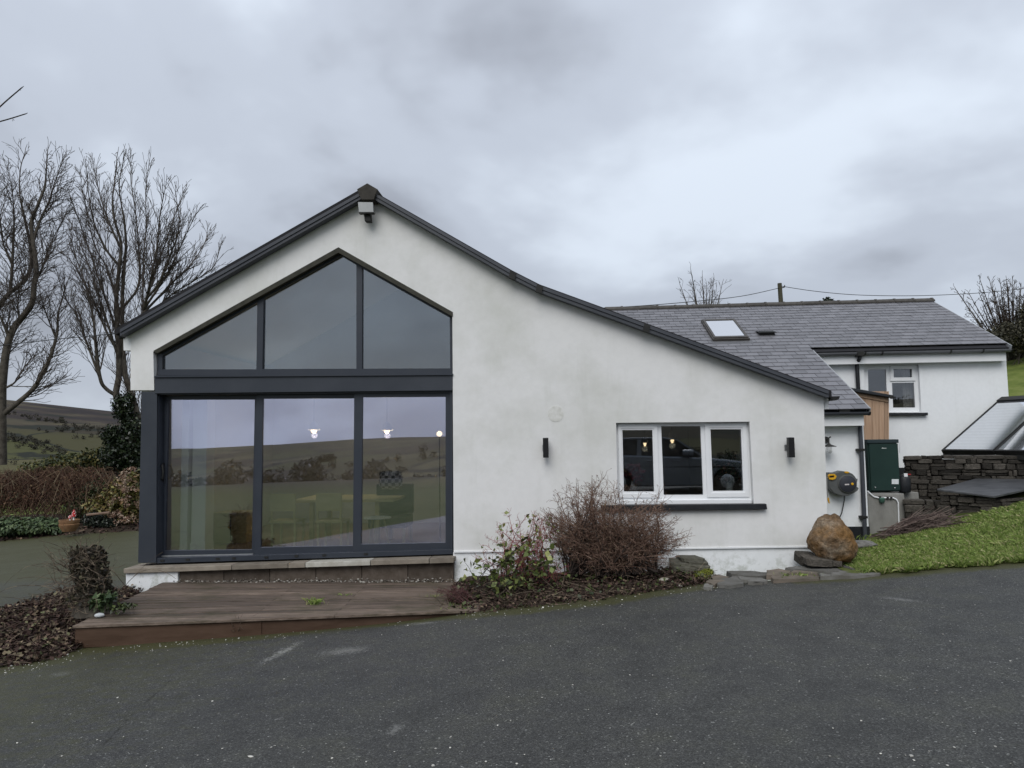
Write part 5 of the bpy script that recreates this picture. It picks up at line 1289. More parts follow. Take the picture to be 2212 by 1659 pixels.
flags = [ # outlines in the picture, front to back
    ((830, 370), (790, 340), (640, 370), (580, 420), (700, 432), (830, 412)), ((1050, 385), (1000, 362), (860, 372), (865, 400), (1000, 398)),
    ((1030, 305), (900, 298), (680, 318), (720, 345), (960, 352), (1035, 335)), ((780, 350), (800, 380), (960, 372), (1000, 352)),
    ((700, 345), (560, 335), (500, 400), (560, 425), (690, 372)), ((1250, 290), (1140, 282), (1040, 300), (1020, 350), (1200, 345)),
    ((1500, 330), (1260, 330), (1070, 355), (1090, 385), (1300, 372), (1500, 360)), ((1740, 262), (1500, 250), (1270, 272), (1200, 290), (1400, 305), (1780, 290)),
    ((1480, 305), (1270, 305), (1230, 325), (1480, 330)), ((2040, 302), (1700, 302), (1590, 325), (1600, 350), (1800, 345), (2040, 318)),
    ((1900, 262), (1760, 240), (1690, 260), (1780, 292), (1900, 290)), ((1610, 330), (1500, 325), (1510, 355), (1600, 352)), ((560, 425), (490, 410), (470, 440), (560, 448))]
for i, fo in enumerate(flags):
    P = [atg(*zE(*q), 0.03) for q in fo]
    slab_stone('flagstone', [(p.x, p.y, 0) for p in P], sum(h1(p.x, p.y) for p in P) / len(P) + 0.035 + 0.004 * (i % 3), 0.06, M_flagb if i in (5, 6, 4, 8) else M_flag, None, None, rs, parent=PV)
# stacked stones under the bare shrub
ST = empty('stone_stack', at(1500, 1240, Y0 - 0.5), 'stack of mossy slate stones beside the bare brown shrub', 'stone stack')
def stack_stone(u0, u1, v, hpx, Y, mt):
    a, b = at(u0, v, Y), at(u1, v, Y); L_ = b.x - a.x; hz = hpx / F * Y
    me_ = rs.choice(SV).copy(); me_.materials.clear(); me_.materials.append(mt)
    o = bpy.data.objects.new('stone', me_); COL.objects.link(o); o.parent = ST
    o.location = Vector(((a.x + b.x) / 2, Y + 0.15, a.z + hz / 2)) - worldloc(ST); o.scale = (L_ * 1.05, 0.42, hz * 1.05); o.rotation_euler = (rs.uniform(-.06, .06), rs.uniform(-0.05, 0.05), rs.uniform(-0.2, 0.2))
M_mossy = mat('mossy_slate', (0.085, 0.080, 0.062), (0.150, 0.145, 0.110), rough=0.9, scale=6, bump=0.6, bscale=20, objr=0.3)
for u0, u1, v, hp, dy in ((1470, 1518, 1216, 9, 0.3), (1486, 1530, 1222, 9, 0.36), (1488, 1532, 1229, 8, 0.42), (1450, 1500, 1226, 10, 0.38), (1455, 1505, 1237, 11, 0.45), (1498, 1536, 1237, 8, 0.45), (1470, 1520, 1249, 12, 0.52)):
    stack_stone(u0, u1, v, hp, Y0 - dy, M_mossy)
# base stones under the boulder
BS = empty('prop_stones', at(1760, 1215, Y0 - 0.35), 'dark flat stones propping up the boulder', 'stone')
for i, (u0, u1, v, hp, Y) in enumerate(((1729, 1768, 1221, 21, Y0 - 0.38), (1742, 1800, 1222, 15, Y0 - 0.55), (1790, 1815, 1221, 10, Y0 - 0.55))):
    a, b = at(u0, v, Y), at(u1, v, Y); hz = hp / F * Y
    o = bpy.data.objects.new('stone', SV[i * 3]); COL.objects.link(o); o.parent = BS
    o.location = Vector(((a.x + b.x) / 2, Y + 0.12, a.z + hz / 2)) - worldloc(BS); o.scale = ((b.x - a.x) * 1.05, 0.34, hz * 1.1); o.rotation_euler = (0.05, 0.04 * i, 0.1 * i - 0.1)
gs = put('grey_stone', rock_mesh('grey_stone', 3, 4, 0.25, 0.55), mat('pale_stone', (0.20, 0.195, 0.18), (0.12, 0.115, 0.105), rough=0.9, scale=7, bump=0.4)); gs.location = at(1862, 1177, 10.6); gs.scale = (0.42, 0.3, 0.25)
tag(gs, 'pale flat stone half sunk in the grass right of the boulder', 'stone')
wst = put('white_pebble', rock_mesh('white_pebble', 3, 9, 0.10, 0.42), mat('white_quartz', (0.55, 0.57, 0.58), (0.40, 0.42, 0.43), rough=0.6, scale=14)); pp = atz(215, 1334, zd); wst.location = pp + Vector((0, 0.0, 0.025)); wst.scale = (0.105, 0.075, 0.12); wst.rotation_euler = (0, 0, 0.2)
tag(wst, 'white oval pebble lying on the front left corner of the deck', 'pebble')
for i, (u, v, s_, lab) in enumerate(((1436, 1262, 0.09, 'cream broken stone lying among dead leaves under the brown shrub'), (1467, 1268, 0.06, 'small pale stone at the kerb end of the flower bed'), (1536, 1271, 0.05, 'flat pale flake of stone on tarmac in front of the mossy stack'))):
    o = put('pale_stone', rock_mesh('pale_stone', 2, i + 12, 0.3, 0.6), mat('cream_stone', (0.48, 0.45, 0.37), (0.36, 0.34, 0.29), rough=0.9, scale=20)); o.location = atg(u, v) + Vector((0, 0, 0.05 if i == 0 else 0.012)); o.scale = (s_ * 1.4, s_, s_ if i < 2 else s_ * 0.4); tag(o, lab, 'stone')

# ================================================================== trees
M_bark = mat('bark', (0.050, 0.044, 0.036), (0.105, 0.094, 0.078), rough=0.95, scale=7, bump=0.8, bscale=25, spec=0.1)
M_twig = mat('twig_grey', (0.066, 0.056, 0.050), (0.110, 0.094, 0.084), rough=0.9, scale=5, spec=0.1)
def split_parts(segs, lim):
    big = [s for s in segs if s[6] >= lim]; small = [s for s in segs if s[6] < lim]
    return big, small
def make_tree(name, label, base, limbs, Yd, conv, r0s, P, every, clen, lv, seed, lim=0.03, group=None, jit=0.5):
    rg_ = random.Random(seed); segs = []; P['tips'] = []; smp = []
    for i, pts in enumerate(limbs):
        rr0 = r0s[i] if isinstance(r0s, list) else r0s
        off = rg_.uniform(-jit, jit) if i else 0.0
        Q = []; q0 = pts[0]
        ys = min(smp, key=lambda s_: (s_[0] - q0[0]) ** 2 + (s_[1] - q0[1]) ** 2)[2] if smp else Yd
        for j, q in enumerate(pts):
            f = j / (len(pts) - 1); yq = ys + off * f * 2; Q.append(at(*conv(*q), yq))
            if j:
                for k_ in range(1, 9): smp.append((pq[0] + (q[0] - pq[0]) * k_ / 8, pq[1] + (q[1] - pq[1]) * k_ / 8, pq[2] + (yq - pq[2]) * k_ / 8))
            pq = (q[0], q[1], yq)
        limb(rg_, segs, Q, rr0, max(rr0 * 0.12, 0.010), lv, P, every, clen, start=0.12 if i else 0.3)
    big, small = split_parts(segs, lim)
    e_ = empty(name, base, label, 'tree', group)
    put('trunk', seg_mesh('trunk', big, 8), M_bark, e_); put('crown', seg_mesh('crown', small, 3), M_twig, e_)
    return e_
PT = dict(tipf=0.72, endf=0.3, step=0.15, wig=0.13, up=0.05, taper=0.35, rmin=0.0062, start=0.1, prob=0.75, ang=(22, 52), ratio=(0.4, 0.72), rr=0.6, slim=0.018)
limbs_a = [[(8, 1900), (8, 1659), (10, 1500), (15, 1400), (40, 1200), (80, 1080), (150, 990), (195, 920), (205, 820), (220, 720), (200, 560), (190, 430), (230, 330), (270, 220), (282, 100), (285, 30)],
           [(10, 1600), (100, 1530), (200, 1440), (265, 1330), (310, 1230), (345, 1100), (350, 1000), (375, 900), (420, 760)],
           [(12, 1450), (-60, 1280), (-90, 1080), (-10, 950), (50, 870), (100, 830), (160, 770), (190, 680), (180, 560), (150, 420), (120, 260), (125, 110), (150, 20)],
           [(60, 850), (70, 760), (78, 600), (85, 400), (70, 220), (40, 110)],
           [(195, 560), (240, 430), (300, 300), (340, 170), (385, 50)],
           [(20, 1440), (90, 1400), (150, 1300), (160, 1230)], [(60, 1140), (0, 1000), (-60, 880)], [(210, 800), (260, 700), (310, 560), (400, 380)],
           [(15, 1480), (-60, 1300), (-90, 1100)], [(80, 700), (20, 560), (0, 400), (-20, 200)], [(340, 1140), (270, 960), (240, 850)], [(120, 1040), (110, 900), (160, 700)]]
ba = at(*zT(8, 1900), 20.5); ba.z = h1(ba.x, ba.y)
make_tree('bare_tree', 'leafless tree with a thick trunk at the left edge of the picture', ba, limbs_a, 20.5, zT, [0.15, 0.085, 0.10, 0.05, 0.045, 0.035, 0.05, 0.035, 0.05, 0.035, 0.035, 0.035], dict(PT, wig=0.11, up=0.07), 0.085, 1.2, 2, 3, group='bare trees behind the left border')
limbs_b = [[(800, 1900), (780, 1680), (740, 1560), (700, 1480), (718, 1350), (712, 1150), (702, 900), (720, 700), (730, 560), (690, 420), (680, 300), (700, 130), (706, 40)],
           [(800, 1900), (835, 1700), (825, 1580), (790, 1470), (755, 1350), (740, 1150), (738, 900), (750, 700), (760, 560), (745, 400), (720, 220), (745, 60)],
           [(700, 1480), (640, 1440), (605, 1380), (580, 1200), (560, 1000), (505, 780), (450, 620), (420, 480)],
           [(700, 1080), (610, 820), (545, 620), (475, 420), (415, 260)], [(722, 700), (640, 600), (570, 440), (540, 300), (520, 110)], [(732, 600), (655, 430), (600, 260), (558, 60)],
           [(738, 950), (835, 820), (838, 600), (822, 400), (795, 220), (790, 60)],
           [(790, 1480), (840, 1200), (862, 980), (866, 700), (882, 450), (880, 250), (900, 75)], [(868, 960), (930, 750), (1000, 560), (1060, 380), (1112, 245)],
           [(868, 960), (1000, 760), (1080, 600), (1150, 450), (1185, 385)], [(868, 980), (1060, 780), (1160, 680), (1235, 560), (1250, 480)], [(868, 960), (905, 800), (945, 600), (965, 400), (1000, 215)],
           [(850, 1100), (1000, 900), (1200, 770), (1290, 700), (1332, 575)], [(600, 1370), (530, 1180), (470, 1010), (400, 900), (350, 760)], [(712, 1250), (650, 1050), (600, 900), (520, 650), (420, 420)],
           [(735, 1040), (690, 850), (640, 700), (560, 540), (490, 180)], [(880, 900), (960, 800), (1020, 650), (1080, 470), (1060, 260)], [(690, 1180), (640, 1090), (560, 900), (450, 700), (380, 620)]]
bb = at(*zT(800, 1900), 21.5); bb.z = h1(bb.x, bb.y)
make_tree('bare_tree', 'leafless many stemmed tree rising behind the left eave of the gable house', bb, limbs_b, 21.5, zT, [0.12, 0.11, 0.06] + [0.040] * 15, dict(PT, wig=0.07, up=0.10, ang=(12, 38), prob=0.66), 0.115, 1.15, 2, 7, group='bare trees behind the left border', jit=0.9)
# a nearer tree out of the picture whose twigs reach in at the left
idc = lambda u, v: (u, v)
bc = at(-420, 1400, 10.0); bc.z = h1(bc.x, bc.y)
u0_, v0_ = proj(bc)
make_tree('bare_tree', 'bare twig tips reaching into the sky at the upper left edge', bc, [[(u0_, v0_), (-410, 1000), (-380, 600), (-300, 300), (-240, 100)], [(-390, 620), (-200, 420), (-60, 290), (0, 230), (46, 190)], [(-380, 560), (-200, 330), (-80, 280), (0, 262), (54, 246)]], 10.0, idc, [0.12, 0.03, 0.03], dict(PT, step=0.10, rmin=0.003), 0.5, 0.16, 1, 5, jit=0.0)
# trees beyond the rear wing
def small_tree(name, label, px, Yd, spread, seed, nst, r0, group=None, dense=0.2, clen=0.8, twig=None):
    rg_ = random.Random(seed); base = at(px[0], px[1], Yd); top = at(px[0], px[2], Yd); H = top.z - base.z; segs = []
    P = dict(PT, up=0.10, rmin=0.007); P['tips'] = []
    for i in range(nst):
        a = rg_.uniform(0, 6.283); sp_ = spread * rg_.uniform(0.2, 1) ; k = rg_.uniform(0.6, 1.0)
        tip = base + Vector((math.cos(a) * sp_, math.sin(a) * sp_ * 0.6, H * k)); mid = base.lerp(tip, 0.45) + Vector((math.cos(a) * sp_ * 0.1, 0, H * 0.06))
        limb(rg_, segs, [base, mid, tip], r0 * rg_.uniform(0.6, 1), 0.012, 2, P, dense, clen)
    e_ = empty(name, base, label, 'tree', group); big, small = split_parts(segs, 0.03)
    put('trunk', seg_mesh('trunk', big, 6), M_bark, e_); put('crown', seg_mesh('crown', small, 3), twig or M_twig, e_)
    return e_
small_tree('bare_tree', 'small leafless tree showing above the cottage ridge left of the pole', (1525, 760, 585), 33, 1.25, 4, 9, 0.07, clen=1.0, dense=0.3)
small_tree('bare_tree', 'dense bare thicket tree above the right end of the cottage roof', (2190, 800, 602), 27, 2.0, 6, 60, 0.05, dense=0.2, clen=0.6, twig=mat('twig_brown', (0.045, 0.034, 0.026), (0.075, 0.058, 0.044), rough=0.9))
def leaf_blob(rng, c, r, n, shell=0.45, zmin=None):
    d = rng.normal(size=(n, 3)); d /= np.linalg.norm(d, axis=1)[:, None]
    lump = np.array([1 + 0.28 * noise.fractal(Vector(x * 2.2) + Vector((c[0], c[1], 0)), 1.0, 2.0, 3) for x in d])
    rr = (shell + (1 - shell) * rng.random(n) ** 0.6) * lump
    P = np.asarray(c) + d * rr[:, None] * np.asarray(r)
    if zmin is not None: P[:, 2] = np.maximum(P[:, 2], zmin + rng.random(n) * 0.05)
    return P, d
M_ever = leafmat('evergreen_dark', [(0, (0.008, 0.014, 0.006)), (0.6, (0.018, 0.030, 0.012)), (1, (0.042, 0.060, 0.026))], rough=0.5)
rgl = np.random.default_rng(17)
def shrub(name, label, cat, blobs, n, size, mt, Yd, stems=10, stem_mat=None, group=None, shell=0.4, extra=None, flat=0.0, stem_r=0.008):
    """blobs: (u, v, half width, half height) in the picture"""
    P, Nn = [], []; tot = sum(b[2] * b[3] for b in blobs); segs = []; rg_ = random.Random(int(blobs[0][0]) + n)
    base = None
    for b in blobs:
        Yb = Yd + (b[4] if len(b) > 4 else 0)
        c = at(b[0], b[1], Yb); s_ = Yb / F * 1.03; k = int(n * b[2] * b[3] / tot) + 1
        zg_ = h1(c.x, c.y); base = base or Vector((c.x, c.y, zg_))
        p, d = leaf_blob(rgl, c, (b[2] * s_, b[2] * s_ * 0.8, b[3] * s_), k, shell, zg_); P.append(p); Nn.append(d)
        for _ in range(stems):
            tp = p[rg_.randrange(len(p))]; b0 = Vector((c.x + rg_.uniform(-0.3, 0.3) * b[2] * s_, c.y + rg_.uniform(-0.2, 0.2) * b[2] * s_, zg_ - 0.02))
            tp = Vector(tp); md = b0.lerp(tp, 0.5) + Vector((rg_.uniform(-0.06, 0.06), rg_.uniform(-0.06, 0.06), 0.05))
            segs += [(*b0, *md, stem_r, stem_r * 0.75), (*md, *tp, stem_r * 0.75, stem_r * 0.3)]
    e_ = empty(name, base, label, cat, group)
    put('foliage', leaf_mesh('foliage', np.concatenate(P), size, rgl, flat=flat, droop=0.3, normals=np.concatenate(Nn)), mt, e_)
    if segs: put('stems', seg_mesh('stems', segs, 4), stem_mat or M_twig, e_)
    if extra: extra(e_)
    return e_
shrub('evergreen_bush', 'dark evergreen hedge at the foot of the thicket right of the cottage', 'bush', [(2150, 735, 45, 22), (2195, 728, 45, 32), (2235, 705, 35, 50)], 7000, 0.10, leafmat('thicket_leaf', [(0, (0.018, 0.018, 0.010)), (0.6, (0.038, 0.036, 0.020)), (1, (0.085, 0.075, 0.045))], rough=0.7), 26, 8)
shrub('conifer', 'small conifer tip poking above the cottage ridge right of the pole', 'tree', [(1788, 652, 10, 9), (1800, 658, 12, 6), (1774, 658, 9, 5)], 500, 0.12, M_ever, 28, 3)

# ---- utility pole and wires
pp_ = at(1684, 612, 30.0); pz0 = h1(pp_.x, pp_.y)
UP = empty('utility_pole', (pp_.x, pp_.y, pz0), 'weathered wooden utility pole standing behind the cottage ridge', 'pole')
MB().tube([(pp_.x + 0.12, pp_.y, pz0 - 0.3), (pp_.x, pp_.y, pp_.z)], [0.125, 0.085], 12).build('post', mat('pole_wood', (0.050, 0.048, 0.032), (0.075, 0.070, 0.050), rough=0.9, scale=3, stretch=(6, 6, 0.6)), UP, smooth=True)
MB().tube([(pp_.x, pp_.y, pp_.z - 0.22), (pp_.x + 0.2, pp_.y, pp_.z - 0.16), (pp_.x + 0.2, pp_.y, pp_.z - 0.08)], 0.022, 6).build('insulator_hook', M_dark, UP)
M_wire = mat('wire', (0.022, 0.022, 0.024), rough=0.6)
def wire(name, label, pts, r=0.012):
    sm_ = []
    for i in range(len(pts) - 1):
        a = pts[max(i - 1, 0)]; b = pts[i]; c = pts[i + 1]; e_ = pts[min(i + 2, len(pts) - 1)]
        for k in range(6):
            t_ = k / 6; sm_.append(0.5 * ((2 * b) + (c - a) * t_ + (2 * a - 5 * b + 4 * c - e_) * t_ * t_ + (3 * b - a - 3 * c + e_) * t_ ** 3))
    sm_.append(pts[-1]); tag(MB().tube(sm_, r, 6).build(name, M_wire, smooth=True), label, 'cable')
wire('overhead_cable', 'overhead cable sagging from the pole down to the left behind the ridge', [at(1684, 622, 30), at(1600, 640, 28), at(1480, 653, 25), at(1330, 664, 21.5), at(1180, 668, 19)])
wire('overhead_cable', 'overhead cable running from the pole to the right picture edge', [at(1687, 618, 30), at(1760, 629, 30), at(1850, 637, 30), at(1960, 639, 30), at(2060, 636, 30), at(2160, 629, 30), at(2300, 612, 30)])
wire('overhead_cable', 'thin cable crossing behind the bare trees at far left', [at(-200, 775, 17), at(0, 747, 17), at(130, 732, 17), at(258, 719, 15), at(330, 700, 13)], 0.010)

# ================================================================== rear border
M_hedge = leafmat('border_green', [(0, (0.026, 0.036, 0.012)), (0.5, (0.066, 0.078, 0.022)), (0.8, (0.130, 0.125, 0.038)), (1, (0.230, 0.180, 0.055))])
M_brownleaf = leafmat('border_brown', [(0, (0.030, 0.015, 0.011)), (0.5, (0.080, 0.040, 0.027)), (0.85, (0.140, 0.075, 0.045)), (1, (0.22, 0.15, 0.09))], rough=0.8, spec=0.15)
M_hyd = leafmat('hydrangea_leaf', [(0, (0.055, 0.058, 0.020)), (0.4, (0.130, 0.125, 0.036)), (0.7, (0.230, 0.195, 0.060)), (0.88, (0.22, 0.130, 0.060)), (1, (0.30, 0.24, 0.15))])
M_cover = leafmat('ground_cover', [(0, (0.025, 0.045, 0.018)), (0.5, (0.060, 0.095, 0.035)), (1, (0.125, 0.165, 0.075))])
M_stemb = mat('stem_brown', (0.050, 0.030, 0.024), (0.090, 0.058, 0.044), rough=0.9, scale=4)
shrub('hedge', 'olive green hedge along the back of the left border', 'hedge', [(235, 994, 50, 26, 2), (205, 990, 34, 20, 1), (150, 1003, 60, 24, 2), (95, 1016, 55, 20, 2), (285, 998, 50, 36, 2), (120, 1008, 30, 16, 0.6)], 11000, 0.11, M_hedge, 22.5, 6)
e_ = shrub('brown_shrub', 'mass of rust brown winter stems in the left border', 'shrub', [(30, 1065, 70, 46), (110, 1058, 70, 48), (190, 1052, 60, 42), (-50, 1075, 60, 46)], 11000, 0.07, M_brownleaf, 21.2, 0)
segs = []; rg_ = random.Random(3)
for i in range(2600):
    u, v = rg_.uniform(-110, 250), rg_.uniform(1002, 1105); Yv = 21.2 + rg_.uniform(-0.9, 0.8)
    v = max(v, 1002 + abs(u - 150) * 0.10 + rg_.uniform(-6, 8))
    a = at(u, v, Yv); l = rg_.uniform(0.25, 0.7); d = Vector((rg_.gauss(0, 0.75), rg_.gauss(0, 0.5), 1)).normalized(); m_ = a - d * l
    bn = a + Vector((rg_.gauss(0, 0.1), 0, -0.06 + rg_.gauss(0, 0.05)))
    segs += [(*m_, *a, 0.006, 0.0045), (*a, *bn, 0.0045, 0.003)]
put('stems', seg_mesh('stems', segs, 3), leafmat('rust_stem', [(0, (0.042, 0.020, 0.015)), (0.6, (0.105, 0.054, 0.036)), (0.9, (0.175, 0.115, 0.070)), (1, (0.32, 0.26, 0.17))], rough=0.85), e_)
def heads(e_):
    rg3 = random.Random(9); P = []
    for i in range(34):
        u, v = rg3.choice([(285, 1030, 22, 24), (270, 1090, 35, 40), (285, 1110, 20, 26)])[:2]; u += rg3.uniform(-32, 16); v += rg3.uniform(-26, 30)
        c = at(u, v, 19.9 + rg3.uniform(-0.3, 0.3)); k = 26
        d = rgl.normal(size=(k, 3)); d /= np.linalg.norm(d, axis=1)[:, None]; P.append(np.asarray(c) + d * 0.085 * np.array([1, 1, 0.8]))
    put('flower_heads', leaf_mesh('flower_heads', np.concatenate(P), 0.055, rgl, aspect=0.9), leafmat('dry_flower', [(0, (0.12, 0.065, 0.04)), (0.5, (0.23, 0.14, 0.10)), (1, (0.42, 0.34, 0.26))], rough=0.85), e_)
shrub('hydrangea', 'hydrangea with yellowing leaves and faded flower heads left of the glass doors', 'shrub', [(268, 1078, 42, 46), (225, 1095, 40, 32), (290, 1050, 22, 32), (285, 1112, 25, 22)], 3600, 0.12, M_hyd, 20.6, 14, M_stemb, extra=heads)
shrub('green_shrub', 'loose mid green shrub behind the terracotta pot', 'shrub', [(190, 1085, 30, 40), (165, 1100, 24, 26), (215, 1060, 25, 26)], 2600, 0.08, leafmat('mid_green', [(0, (0.018, 0.030, 0.012)), (0.6, (0.045, 0.062, 0.022)), (1, (0.090, 0.100, 0.040))]), 20.9, 10)
shrub('ground_cover', 'low bright green ground cover along the drive edge at far left', 'ground cover', [(20, 1138, 55, 20), (80, 1135, 50, 18), (-50, 1145, 50, 20), (120, 1140, 22, 12)], 4200, 0.11, M_cover, 19.3, 0, flat=0.5)
shrub('ivy_bush', 'very dark ivy and holly mass at the foot of the many stemmed tree', 'bush', [(285, 960, 34, 66), (250, 985, 34, 36), (300, 1010, 20, 40), (268, 880, 26, 34), (240, 940, 20, 24)], 7500, 0.10, leafmat('ivy_dark', [(0, (0.006, 0.010, 0.005)), (0.6, (0.014, 0.024, 0.010)), (0.92, (0.030, 0.045, 0.018)), (1, (0.070, 0.080, 0.050))], rough=0.35), 21.4, 6)
shrub('ivy_bush', 'dark low ivy clump right of the terracotta pot', 'bush', [(205, 1122, 26, 16), (235, 1130, 20, 10)], 1500, 0.08, leafmat('ivy_mid', [(0, (0.010, 0.014, 0.010)), (0.7, (0.024, 0.032, 0.022)), (1, (0.06, 0.07, 0.05))], rough=0.4), 20.1, 4)
# timber edging stick
tag(MB().tube([at(*zL(960, 1410), 19.9), at(*zL(1215, 1382), 19.9)], 0.035, 6).build('fallen_branch', mat('bare_wood', (0.22, 0.15, 0.11), rough=0.8)), 'pale fallen branch lying in front of the hydrangea', 'branch')
# terracotta pot with toadstool ornaments
Yp = 18.7
pc = at(*zL(763, 1570), Yp); pc.z = max(h1(pc.x, pc.y), at(*zL(763, 1590), Yp).z)
rp_ = (at(*zL(862, 1500), Yp) - at(*zL(665, 1500), Yp)).length / 2; hp_ = at(*zL(760, 1462), Yp).z - pc.z
PO = empty('flower_pot', pc, 'round terracotta pot with a ribbed rim at the drive edge', 'pot')
M_terra = mat('terracotta', (0.20, 0.105, 0.055), (0.28, 0.165, 0.085), rough=0.85, scale=12)
MB().lathe(pc, [(rp_ * 0.62, 0), (rp_ * 0.95, hp_ * 0.45), (rp_, hp_ * 0.62), (rp_ * 0.9, hp_ * 0.66), (rp_ * 0.98, hp_ * 0.8), (rp_ * 1.0, hp_), (rp_ * 0.88, hp_), (rp_ * 0.86, hp_ * 0.85)], 24).build('bowl', M_terra, PO, smooth=True)
MB().lathe(pc + Vector((0, 0, hp_ * 0.84)), [(rp_ * 0.86, 0), (rp_ * 0.3, 0.02)], 20).build('soil', M_soil, PO)
M_cap = mat('red_cap', (0.42, 0.02, 0.02), (0.50, 0.03, 0.03), rough=0.3)
M_spot = mat('white_spot', (0.8, 0.8, 0.78), rough=0.4)
for (x, y, hc, rc, lab) in ((815, 1450, 1350, 24, 'taller red toadstool ornament with white spots in the terracotta pot'), (775, 1458, 1410, 22, 'shorter red toadstool ornament with white spots in the terracotta pot')):
    b0 = at(*zL(x, y), Yp); tp = at(*zL(x, hc), Yp); hgt = tp.z - b0.z; rr_ = rc * 0.36 * 0.54 * Yp / F
    e_ = empty('toadstool_ornament', b0, lab, 'ornament', 'toadstool ornaments in the pot')
    MB().lathe(b0, [(0.02, -0.05), (0.018, hgt * 0.5)], 10).build('stalk', M_spot, e_)
    MB().lathe(b0, [(rr_, hgt * 0.25), (rr_ * 0.92, hgt * 0.4), (rr_ * 0.55, hgt * 0.8), (rr_ * 0.1, hgt)], 16).build('cap', M_cap, e_, smooth=True)
    for k in range(12):
        a, f = k * 2.4, 0.3 + 0.6 * (k / 12); R_ = np.interp(f, [0.25, 0.4, 0.8, 1], [rr_, rr_ * 0.92, rr_ * 0.55, rr_ * 0.1])
        MB().lathe(b0 + Vector((math.cos(a) * R_, math.sin(a) * R_, hgt * f)), [(0.004, -0.012), (0.014, 0), (0.004, 0.012)], 8).build('spot', M_spot, e_)

# ================================================================== front bed planting
M_shrubtwig = leafmat('shrub_twig', [(0, (0.085, 0.050, 0.038)), (0.5, (0.180, 0.110, 0.082)), (0.85, (0.255, 0.165, 0.122)), (1, (0.34, 0.25, 0.19))], rough=0.85, spec=0.15)
M_shrubstem = mat('shrub_stem', (0.035, 0.026, 0.022), (0.070, 0.054, 0.045), rough=0.9, scale=10)
def inpoly(u, v, poly):
    c = False; j = len(poly) - 1
    for i in range(len(poly)):
        if (poly[i][1] > v) != (poly[j][1] > v) and u < (poly[j][0] - poly[i][0]) * (v - poly[i][1]) / (poly[j][1] - poly[i][1]) + poly[i][0]: c = not c
        j = i
    return c
def twiggy(name, label, polyg, bases, Yd, n, P, clen, every, mt_t, mt_s, seed, depth=0.5, r0=0.010, lv=2, lim=0.0055, leaves=None, cat='shrub', bias=1.0):
    rg_ = random.Random(seed); segs = []; P = dict(P); P['tips'] = []
    u0 = min(p[0] for p in polyg); u1 = max(p[0] for p in polyg); v0 = min(p[1] for p in polyg); v1 = max(p[1] for p in polyg); k = 0
    while k < n:
        u, v = rg_.uniform(u0, u1), v0 + (v1 - v0) * rg_.random() ** bias
        if not inpoly(u, v, polyg): continue
        k += 1; Yt = Yd + rg_.uniform(-depth, depth); tip = at(u, v, Yt); bu = rg_.choice(bases); b0 = atg(*bu); b0.y = Yd + rg_.uniform(-0.15, 0.15); b0 = at(bu[0] + rg_.uniform(-10, 10), bu[1], b0.y)
        mid = b0.lerp(tip, 0.45) + Vector((rg_.uniform(-0.06, 0.06), rg_.uniform(-0.08, 0.08), rg_.uniform(0.0, 0.10)))
        m2 = b0.lerp(tip, 0.78) + Vector((rg_.uniform(-0.05, 0.05), rg_.uniform(-0.05, 0.05), 0.03))
        limb(rg_, segs, [b0, mid, m2, tip], r0 * rg_.uniform(0.6, 1.1), 0.003, lv, P, every, clen, start=0.3)
    e_ = empty(name, at(bases[0][0], bases[0][1], Yd), label, cat); big, small = split_parts(segs, lim)
    if big: put('stems', seg_mesh('stems', big, 5), mt_s, e_)
    put('twigs', seg_mesh('twigs', small, 3), mt_t, e_)
    tips = np.array([p[:] for p in P['tips']])
    if leaves:
        for (frac, size, mt) in leaves:
            sel = tips[rgl.random(len(tips)) < frac]; put('leaves', leaf_mesh('leaves', sel + rgl.normal(0, 0.012, sel.shape), size, rgl, droop=0.5, aspect=0.7), mt, e_)
    return e_
PS = dict(step=0.035, wig=0.20, up=0.012, taper=0.5, rmin=0.0016, start=0.15, prob=0.6, ang=(25, 65), ratio=(0.4, 0.75), rr=0.6)
poly_b = [(1175, 1110), (1190, 1072), (1225, 1055), (1262, 1038), (1280, 1022), (1310, 1030), (1330, 1052), (1365, 1072), (1395, 1070), (1425, 1062), (1440, 1085), (1420, 1110), (1455, 1110), (1480, 1135), (1488, 1165), (1478, 1195), (1440, 1222), (1300, 1228), (1205, 1215), (1185, 1165)]
M_bud = leafmat('bud', [(0, (0.05, 0.032, 0.022)), (0.7, (0.11, 0.075, 0.045)), (1, (0.17, 0.13, 0.07))], rough=0.8)
twiggy('bare_shrub', 'large dense bare brown shrub in front of the casement window', poly_b, [(1330, 1245), (1350, 1248), (1310, 1246), (1375, 1240), (1290, 1244), (1250, 1240), (1410, 1236), (1230, 1238)], Y0 - 0.72, 300, dict(PS, up=0.0, ang=(30, 75)), 0.17, 0.042, M_shrubtwig, M_shrubstem, 8, depth=0.42, r0=0.011, leaves=[(0.22, 0.018, M_bud)], bias=0.95)
poly_r = [(1050, 1160), (1078, 1130), (1098, 1100), (1120, 1108), (1135, 1122), (1170, 1112), (1205, 1120), (1225, 1160), (1220, 1225), (1165, 1240), (1110, 1245), (1060, 1228), (1025, 1205)]
M_red = leafmat('red_twig', [(0, (0.16, 0.045, 0.05)), (0.5, (0.30, 0.085, 0.09)), (1, (0.42, 0.17, 0.15))], rough=0.7)
M_gl = leafmat('fresh_leaf', [(0, (0.065, 0.095, 0.024)), (0.6, (0.150, 0.185, 0.050)), (1, (0.280, 0.290, 0.100))], rough=0.45)
